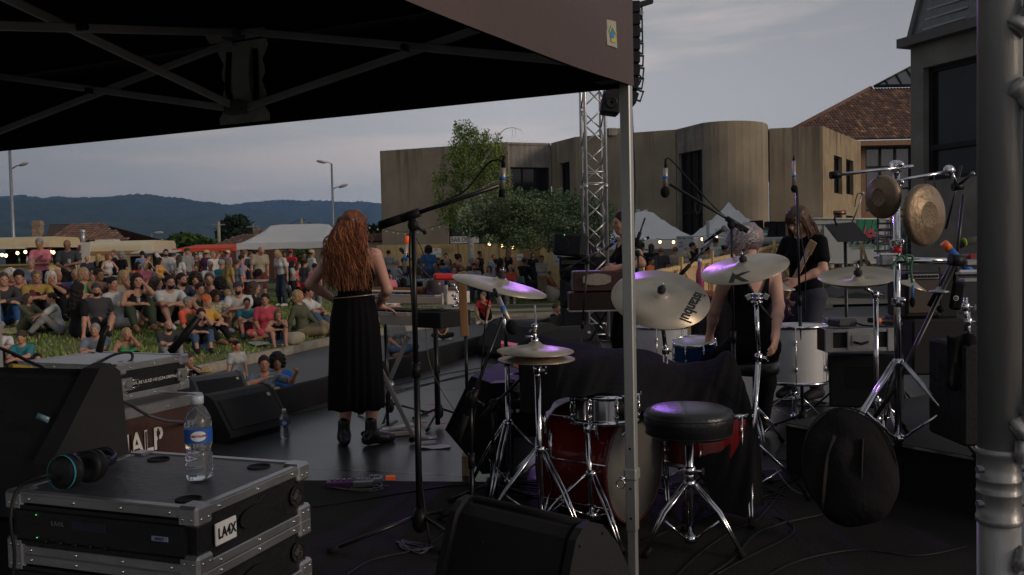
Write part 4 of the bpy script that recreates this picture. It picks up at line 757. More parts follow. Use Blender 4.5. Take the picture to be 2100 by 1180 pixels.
def top_prims(s,kind,loose=.014):
 T,T2 = s['T'],s['T2'];f = s['fem'];t = tuple;g = loose;P_ = [('e',t(s['pel']+T@(0,.01,.05)),(.15+g,.11+g,.10+g),T,.06),('e',t(s['wa']),(.125+g+(0 if f else .015),.095+g,.13+g),T,.06),('e',t(s['ch']),(.145+g+(0 if f else .02),.105+g,.16+g*.5),T2,.06),('e',t(s['ch']+T2@(0,.01,.10)),(.14+g+(0 if f else .02),.075+g,.065+g*.6),T2,.05)]
 if f:P_+=[('e',t(s['ch']+T2@(sg*.065,-.085,-.02)),(.055+g,.05+g,.055+g),T2,.04)for sg in(-1,1)]
 if kind!='tank':
  P_+=[('c',t(s['nk']+T2@(0,0,-.02)),t(s['ch']+T2@(sg*.12,.01,.13)),.042+g,.045+g*.8,.05)for sg in(-1,1)]
  for n_ in 'lr':
   e,w,h = s['e'+n_],s['w'+n_],s['s'+n_];fr_ = .62 if kind=='short' else 1
   P_.append(('c',t(h),t(h+(e-h)*fr_),.050+g*.9,.040+g*1.3+(.010 if kind=='short' else 0),.03))
   if kind=='long':P_.append(('c',t(e),t(e+(w-e)*.93),.040+g,.028+g,.03))
 else:P_+=[('c',t(s['nk']+T2@(sg*.075,.0,-.05)),t(s['ch']+T2@(sg*.085,.0,.04)),.03,.035,.03)for sg in(-1,1)]
 P_+=[('cut',('e',t(s['nk']+T2@(0,-.03,.035)),(.062,.075,.058),T2)),('cut',('e',t(s['pel']-T@(0,-.02,.03+.15)),(.20,.20,.15),T))]
 if kind=='tank':P_+=[('cut',('e',t(s['nk']+T2@(0,-.06,-.02)),(.06,.07,.07),T2)),('cut',('e',t(s['s'+'l']+T2@(.02,0,.01)),(.07,.2,.09),T2)),('cut',('e',t(s['s'+'r']+T2@(-.02,0,.01)),(.07,.2,.09),T2))]
 return P_
def bottom_prims(s,kind,g=.012):
 T = s['T'];t = tuple;P_ = [('e',t(s['pel']+T@(0,.01,0)),(.168+g,.115+g,.12+g),T,.05)];fr_ = {'long':.93,'short':0,'crop':.6,'skirt':0,'dress':0}[kind]
 if kind in('skirt','dress'):
  kl,kr,hl,hr = s['kl'],s['kr'],s['hl'],s['hr']
  for u in(0,.33,.66,1):P_.append(('c',t(hl*(1-u)+hr*u),t((kl*(1-u)+kr*u)*.92+(hl*(1-u)+hr*u)*.08),.10,.085,.06))
 else:
  for n_ in 'lr':
   h,k,a = s['h'+n_],s['k'+n_],s['a'+n_];P_.append(('c',t(h),t(h+(k-h)*(.82 if kind=='short' else 1)),.090+g,(.060 if kind!='short' else .075)+g,.04))
   if fr_:P_.append(('c',t(k),t(k+(a-k)*.3),.056+g,.062+g,.03));P_.append(('c',t(k+(a-k)*.3),t(k+(a-k)*fr_),.060+g,.044+g,.03))
 P_.append(('cut',('e',t(s['pel']+T@(0,.03,.085+.17)),(.26,.19,.17),T)));return P_
def shoe_prims(s,n_,g=.010):
 a,td = s['a'+n_],s['t'+n_];t = tuple;dz = np.array((0,0,1.));return[('c',t(a-dz*.01),t(a+td*.13-dz*.042),.040+g*.6,.034+g,.03),('c',t(a-td*.035-dz*.035),t(a+td*.17-dz*.050),.036+g,.026+g,.02),('half',t(a+dz*.015),(0,0,1)),('half',t(a-dz*.082),(0,0,-1))]
def hair_prims(st):
 e = lambda c,r,k = .03:('e',c,r,None,k);cap = [e((0,.022,.034),(.084,.100,.096))];face = ('cut',e((0,-.105,-.045),(.068,.070,.088)))
 if st=='short':return cap+[('cut',e((0,-.10,-.035),(.082,.075,.075))),('half',(0,0,-.045),(0,.35,-1)),('lump',.003,90)]
 if st=='bald':return[e((0,.030,.010),(.081,.090,.075)),('cut',e((0,-.02,.07),(.085,.12,.068))),('cut',e((0,-.09,-.02),(.09,.08,.09))),('half',(0,0,-.05),(0,.2,-1)),('lump',.002,90)]
 if st=='bob':return[e((0,.026,.03),(.092,.106,.100)),e((.062,.02,-.05),(.034,.062,.080)),e((-.062,.02,-.05),(.034,.062,.080)),e((0,.07,-.055),(.075,.048,.08)),face,('cut',e((0,-.085,.02),(.05,.04,.05))),('lump',.004,70)]
 if st=='long':return[e((0,.024,.032),(.090,.104,.098)),e((.062,.03,-.06),(.034,.055,.11)),e((-.062,.03,-.06),(.034,.055,.11)),('c',(0,.075,-.02),(0,.105,-.30),.072,.055,.05),('c',(.05,.06,-.06),(.07,.06,-.26),.038,.026,.03),('c',(-.05,.06,-.06),(-.07,.06,-.26),.038,.026,.03),face,('lump',.005,60)]
 if st=='curly':return[e((0,.03,.045),(.120,.125,.115)),e((.08,.03,-.03),(.05,.07,.07)),e((-.08,.03,-.03),(.05,.07,.07)),e((0,.08,-.03),(.09,.06,.09)),face,('lump',.009,75)]
 if st=='bun':return cap+[e((0,.10,.085),(.040,.040,.038),.02),('cut',e((0,-.10,-.035),(.080,.075,.080))),('half',(0,0,-.055),(0,.35,-1)),('lump',.003,90)]
 if st=='pony':return cap+[('c',(0,.11,.03),(0,.15,-.12),.026,.020,.02),('cut',e((0,-.10,-.035),(.080,.075,.080))),('half',(0,0,-.055),(0,.35,-1)),('lump',.003,90)]
 if st=='cap':return[e((0,.012,.045),(.087,.102,.082)),e((0,-.10,.042),(.062,.058,.008),.02),('half',(0,0,.022),(0,-.1,-1))]
 if st=='capback':return[e((0,.012,.045),(.087,.102,.082)),e((0,.115,.030),(.055,.05,.008),.02),('half',(0,0,.022),(0,-.1,-1))]
 if st=='beanie':return[e((0,.020,.050),(.092,.106,.098)),('half',(0,0,.018),(0,.25,-1)),('lump',.002,80)]
 if st=='hat':return[e((0,.010,.055),(.092,.104,.080)),e((0,.005,.035),(.165,.175,.010),.03)]
 if st=='beard':return[e((0,-.050,-.075),(.052,.050,.048)),('cut',e((0,-.09,-.010),(.07,.05,.042))),('cut',e((0,-.106,-.052),(.022,.02,.010))),('lump',.002,90)]
HC = {'brown':(.045,.024,.013),'black':(.010,.008,.008),'grey':(.22,.21,.20),'white':(.50,.49,.46),'blonde':(.36,.24,.11),'red':(.20,.058,.018),'tan':(.14,.09,.05),'darkbrown':(.022,.013,.009),'orange':(.60,.12,.03),'navy':(.015,.02,.05),'straw':(.45,.34,.17),'charcoal':(.03,.03,.03),'redcap':(.5,.02,.02),'maroon':(.10,.014,.014)}
def hairmat(c):return M('hair_'+c,HC[c],.55,var=.45,scale=30,stretch=(1,1,.12),bump=.8,bscale=120)
CC = {'charcoal':(.030,.030,.034),'pink':(.62,.17,.24),'dkgrey':(.035,.037,.042),'black':(.010,.010,.012),'white':(.50,.50,.50),'navy':(.014,.020,.045),'jeans':(.045,.085,.16),'dkjeans':(.018,.028,.055),'olive':(.075,.078,.045),'khaki':(.20,.16,.10),'ltblue':(.20,.27,.42),'blue':(.02,.085,.24),'royal':(.01,.09,.42),'yellow':(.50,.28,.04),'mustard':(.33,.22,.05),'green':(.05,.26,.10),'teal':(.02,.17,.21),'maroon':(.11,.018,.018),'red':(.52,.02,.03),'coral':(.62,.09,.05),'grey':(.20,.205,.21),'purple':(.11,.03,.10),'lilac':(.30,.20,.30),'beige':(.32,.27,.21),'orange':(.62,.14,.02),'dkgreen':(.03,.045,.022),'brown':(.10,.05,.03),'rust':(.28,.09,.03),'bluegrey':(.14,.17,.22),'ltgrey':(.33,.34,.35),'vest':(.11,.12,.04),'pinkred':(.50,.06,.09)}
def cloth(c):
 if c=='floral':return M('cloth_floral',(.02,.02,.02),.85,var=.1,col2=(.6,.55,.48),scale=22)
 if c=='stripe':return M('cloth_stripe',(.50,.50,.50),.85,wave=(6,'Z',(.24,.25,.28),.55))
 if c=='bstripe':return M('cloth_bstripe',(.45,.47,.50),.85,wave=(9,'X',(.05,.07,.12),.5))
 if c=='tstripe':return M('cloth_tstripe',(.55,.55,.54),.85,wave=(12,'Z',(.03,.03,.03),.72))
 if c=='check':return M('cloth_check',(.10,.13,.18),.85,var=.6,scale=30)
 if c=='print':return M('cloth_print',(.10,.14,.10),.85,var=.3,col2=(.5,.45,.3),scale=26)
 return M('cloth_'+c,CC[c],.85,var=.16,scale=9,bump=.25,bscale=22)
SK = {'a':(.42,.22,.15),'b':(.36,.175,.115),'c':(.23,.115,.07),'d':(.56,.31,.235)}
def skin(c):return M('skin_'+c,SK[c],.55,var=.10,scale=12)
EYE = M('eye_dark',(.02,.013,.010),.3);LIP = M('lip',(.30,.085,.07),.5);SHO = {'w':M('shoe_white',(.5,.5,.49),.6),'k':M('shoe_black',(.012,.012,.013),.6),'b':M('shoe_tan',(.22,.11,.05),.7),'t':M('shoe_teal',(.03,.16,.2),.7)}
PO = {}
def pose(n_,**k):PO[n_] = skel(**k)
gf = dict(fl=(.11,-.02,.085),fr=(-.11,-.02,.085))
pose('stand',pel=(0,0,.93),**gf);pose('standm',pel=(0,0,.93),fem=0,**gf)
pose('arms',pel=(0,0,.93),hl=(-.06,-.20,1.12),hr=(.06,-.21,1.15),el=(1,.3,-.6),er=(-1,.3,-.6),fem=0,**gf)
pose('armsf',pel=(0,0,.93),hl=(-.04,-.20,1.14),hr=(.02,-.18,1.28),el=(1,.3,-.6),er=(-1,.3,-.6),hpitch=.25,**gf)
pose('cup',pel=(0,0,.93),hl=(.10,-.28,1.14),hr=(-.02,-.20,1.05),el=(1,.3,-.6),er=(-1,.3,-.6),hpitch=.25,fem=0,**gf)
pose('handhead',pel=(0,0,.93),hr=(-.10,.03,1.60),er=(-1,-.2,.1),hl=(.2,-.18,1.0),fem=0,**gf)
pose('look',pel=(0,0,.93),hpitch=.75,lean=.06,bend=.15,**gf);pose('lookm',pel=(0,0,.93),hpitch=.8,lean=.05,bend=.15,fem=0,**gf)
pose('chat',pel=(0,0,.93),hl=(.16,-.30,1.10),hr=(-.20,-.22,1.02),hyaw=.5,el=(1,.3,-.6),er=(-1,.3,-.6),tl=(.2,-1,0),**gf)
sg_ = dict(fl=(.13,-.56,.085),fr=(-.13,-.54,.085),kl=(.15,0,1),kr=(-.15,0,1))
pose('knees',pel=(0,0,.13),lean=.22,hl=(-.03,-.46,.40),hr=(.03,-.44,.38),el=(1,-.1,-.3),er=(-1,-.1,-.3),**sg_);pose('kneesm',pel=(0,0,.13),lean=.25,bend=.1,hl=(-.03,-.48,.42),hr=(.03,-.46,.40),el=(1,-.1,-.3),er=(-1,-.1,-.3),fem=0,**sg_)
pose('chin',pel=(0,0,.13),lean=.35,bend=.12,hl=(.02,-.30,.62),hr=(-.05,-.40,.40),el=(.5,-1,-.6),er=(-1,-.1,-.3),hpitch=.1,**sg_)
pose('chinup',pel=(0,0,.13),lean=.30,hl=(.07,-.25,.74),hr=(-.03,-.42,.42),el=(.5,-1,-.8),er=(-1,-.1,-.3),**sg_)
pose('cross',pel=(0,0,.13),lean=.12,fl=(-.10,-.34,.07),fr=(.10,-.28,.07),kl=(1,-.6,.25),kr=(-1,-.6,.25),hl=(.08,-.28,.18),hr=(-.08,-.28,.18),tl=(-1,-.1,0),tr=(1,-.1,0));pose('crossm',pel=(0,0,.13),lean=.15,fl=(-.10,-.36,.07),fr=(.10,-.30,.07),kl=(1,-.6,.25),kr=(-1,-.6,.25),hl=(.12,-.30,.22),hr=(-.12,-.30,.22),tl=(-1,-.1,0),tr=(1,-.1,0),fem=0)
pose('back',pel=(0,0,.13),lean=-.35,bend=.15,hl=(.26,.34,.04),hr=(-.26,.32,.04),el=(1,.3,.1),er=(-1,.3,.1),fl=(.10,-.70,.08),fr=(-.16,-.50,.08),kl=(.5,0,1),kr=(-.4,0,1),fem=0)
pose('side',pel=(0,0,.13),lean=-.1,side=-.15,hr=(-.34,.16,.04),er=(-1,.3,0),hl=(.12,-.26,.22),fl=(.40,-.46,.07),fr=(.36,-.28,.07),kl=(-.2,-1,.4),kr=(-.3,-1,.1),tl=(1,-.4,0),tr=(1,-.4,0))
pose('squat',pel=(0,.05,.22),lean=.35,hl=(.05,-.27,.64),hr=(-.10,-.36,.25),el=(.6,-1,-.6),er=(-1,0,-.3),fl=(.12,-.26,.085),fr=(-.10,-.30,.085),kl=(.3,-1,.7),kr=(-.3,-1,.6),hyaw=-.5)
ch_ = dict(fl=(.11,-.46,.085),fr=(-.11,-.44,.085),kl=(.1,-1,1),kr=(-.1,-1,1))
pose('chair',pel=(0,0,.53),lean=.05,hl=(.10,-.36,.60),hr=(-.10,-.36,.60),**ch_);pose('chairm',pel=(0,0,.53),lean=.12,hl=(.08,-.38,.62),hr=(-.08,-.38,.62),fem=0,**ch_)
pose('lean',pel=(0,0,.53),lean=.5,bend=.1,hl=(.05,-.50,.78),hr=(-.05,-.52,.78),el=(1,0,-.3),er=(-1,0,-.3),fem=0,**ch_)
pose('legsout',pel=(0,0,.13),lean=.05,hl=(.08,-.34,.28),hr=(-.08,-.34,.28),fl=(.10,-.82,.08),fr=(-.12,-.76,.08),kl=(.2,0,1),kr=(-.2,0,1))
pose('armup',pel=(0,0,.13),lean=.15,hr=(-.02,-.30,.60),hl=(.42,-.40,.66),el=(.5,0,-.5),er=(-1,0,-.3),**sg_)
_pm = {}
def topz(s):return float((s['hd']+s['H']@(0,.02,.125))[2])
def pmesh(pn,part,cell=.016):
 k = (pn,part)
 if k in _pm:return _pm[k]
 s = PO[pn];pr = {'body':lambda:body_prims(s),'top_short':lambda:top_prims(s,'short'),'top_long':lambda:top_prims(s,'long'),'top_tank':lambda:top_prims(s,'tank'),'shoe_l':lambda:shoe_prims(s,'l'),'shoe_r':lambda:shoe_prims(s,'r')}
 if part.startswith('bot_'):p = bottom_prims(s,part[4:])
 else:p = pr[part]()
 _pm[k] = sdf_obj_mesh('%s_%s'%(part,pn),p,cell if part=='body' else cell*1.1,[None],smooth=1);return _pm[k]
def hmesh(st):
 k = ('hair',st)
 if k not in _pm:_pm[k] = sdf_obj_mesh('hair_'+st,hair_prims(st),.008,[None],smooth=1)
 return _pm[k]
def child_mesh(name,me,par,mat,mx=None):
 o = bpy.data.objects.new(name,me);COL.objects.link(o);o.parent = par
 if len(o.material_slots):o.material_slots[0].link = 'OBJECT';o.material_slots[0].material = mat
 if mx is not None:o.matrix_local = mx
 return o
def headmx(s):m = Matrix.Identity(4);H = s['H'];m = Matrix([[float(H[i][j])for j in range(3)]for i in range(3)]).to_4x4();m.translation = Vector([float(v)for v in s['hd']]);return m
g = MB();g.ball((0,0,0),(.0135,.008,.0075),EYE,8);_eye = g.build('eye_src');g = MB();g.ball((0,0,0),(.021,.008,.007),LIP,8);_lip = g.build('lip_src');EM,LM = _eye.data,_lip.data
for o in(_eye,_lip):bpy.data.objects.remove(o)
labels_seen = {}
def person(label,loc,rz,pn,hair='short',hc='brown',top='short',tc_='white',bot='long',bc='jeans',sk='a',shoes='k',sc=1.0,group=None,face=True,extra=(),src='crowd'):
 t = thing('person',label,'person',loc,group,rz,local=True);t.scale = (sc,sc,sc);s = PO[pn]
 labels_seen[label] = labels_seen.get(label,0)+1
 child_mesh('body',pmesh(pn,'body'),t,skin(sk));child_mesh({'short':'shirt','long':'long_sleeve_shirt','tank':'tank_top'}[top],pmesh(pn,'top_'+top),t,cloth(tc_));child_mesh({'long':'trousers','short':'shorts','crop':'trousers','skirt':'skirt','dress':'skirt'}[bot],pmesh(pn,'bot_'+bot),t,cloth(bc))
 if shoes:
  for q in 'lr':child_mesh('shoe',pmesh(pn,'shoe_'+q),t,SHO[shoes])
 mx = headmx(s)
 if hair:child_mesh({'cap':'cap','capback':'cap','beanie':'beanie','hat':'sun_hat'}.get(hair,'hair'),hmesh(hair),t,hairmat(hc),mx)
 if hair in('cap','capback','beanie','hat'):child_mesh('hair',hmesh('short'),t,hairmat('darkbrown'),mx@Matrix.Scale(.97,4))
 for x in extra:
  if x=='beard':child_mesh('beard',hmesh('beard'),t,hairmat('darkbrown'),mx)
  elif x.startswith('hair:'):child_mesh('hair',hmesh(x[5:].split(',')[0]),t,hairmat(x.split(',')[1]),mx)
 if face:
  for sgn in(-1,1):o = bpy.data.objects.new('eye',EM);COL.objects.link(o);o.parent = t;o.matrix_local = mx@Matrix.Translation((.031*sgn,-.083,.006))
  o = bpy.data.objects.new('lips',LM);COL.objects.link(o);o.parent = t;o.matrix_local = mx@Matrix.Translation((0,-.088,-.055))
 return t
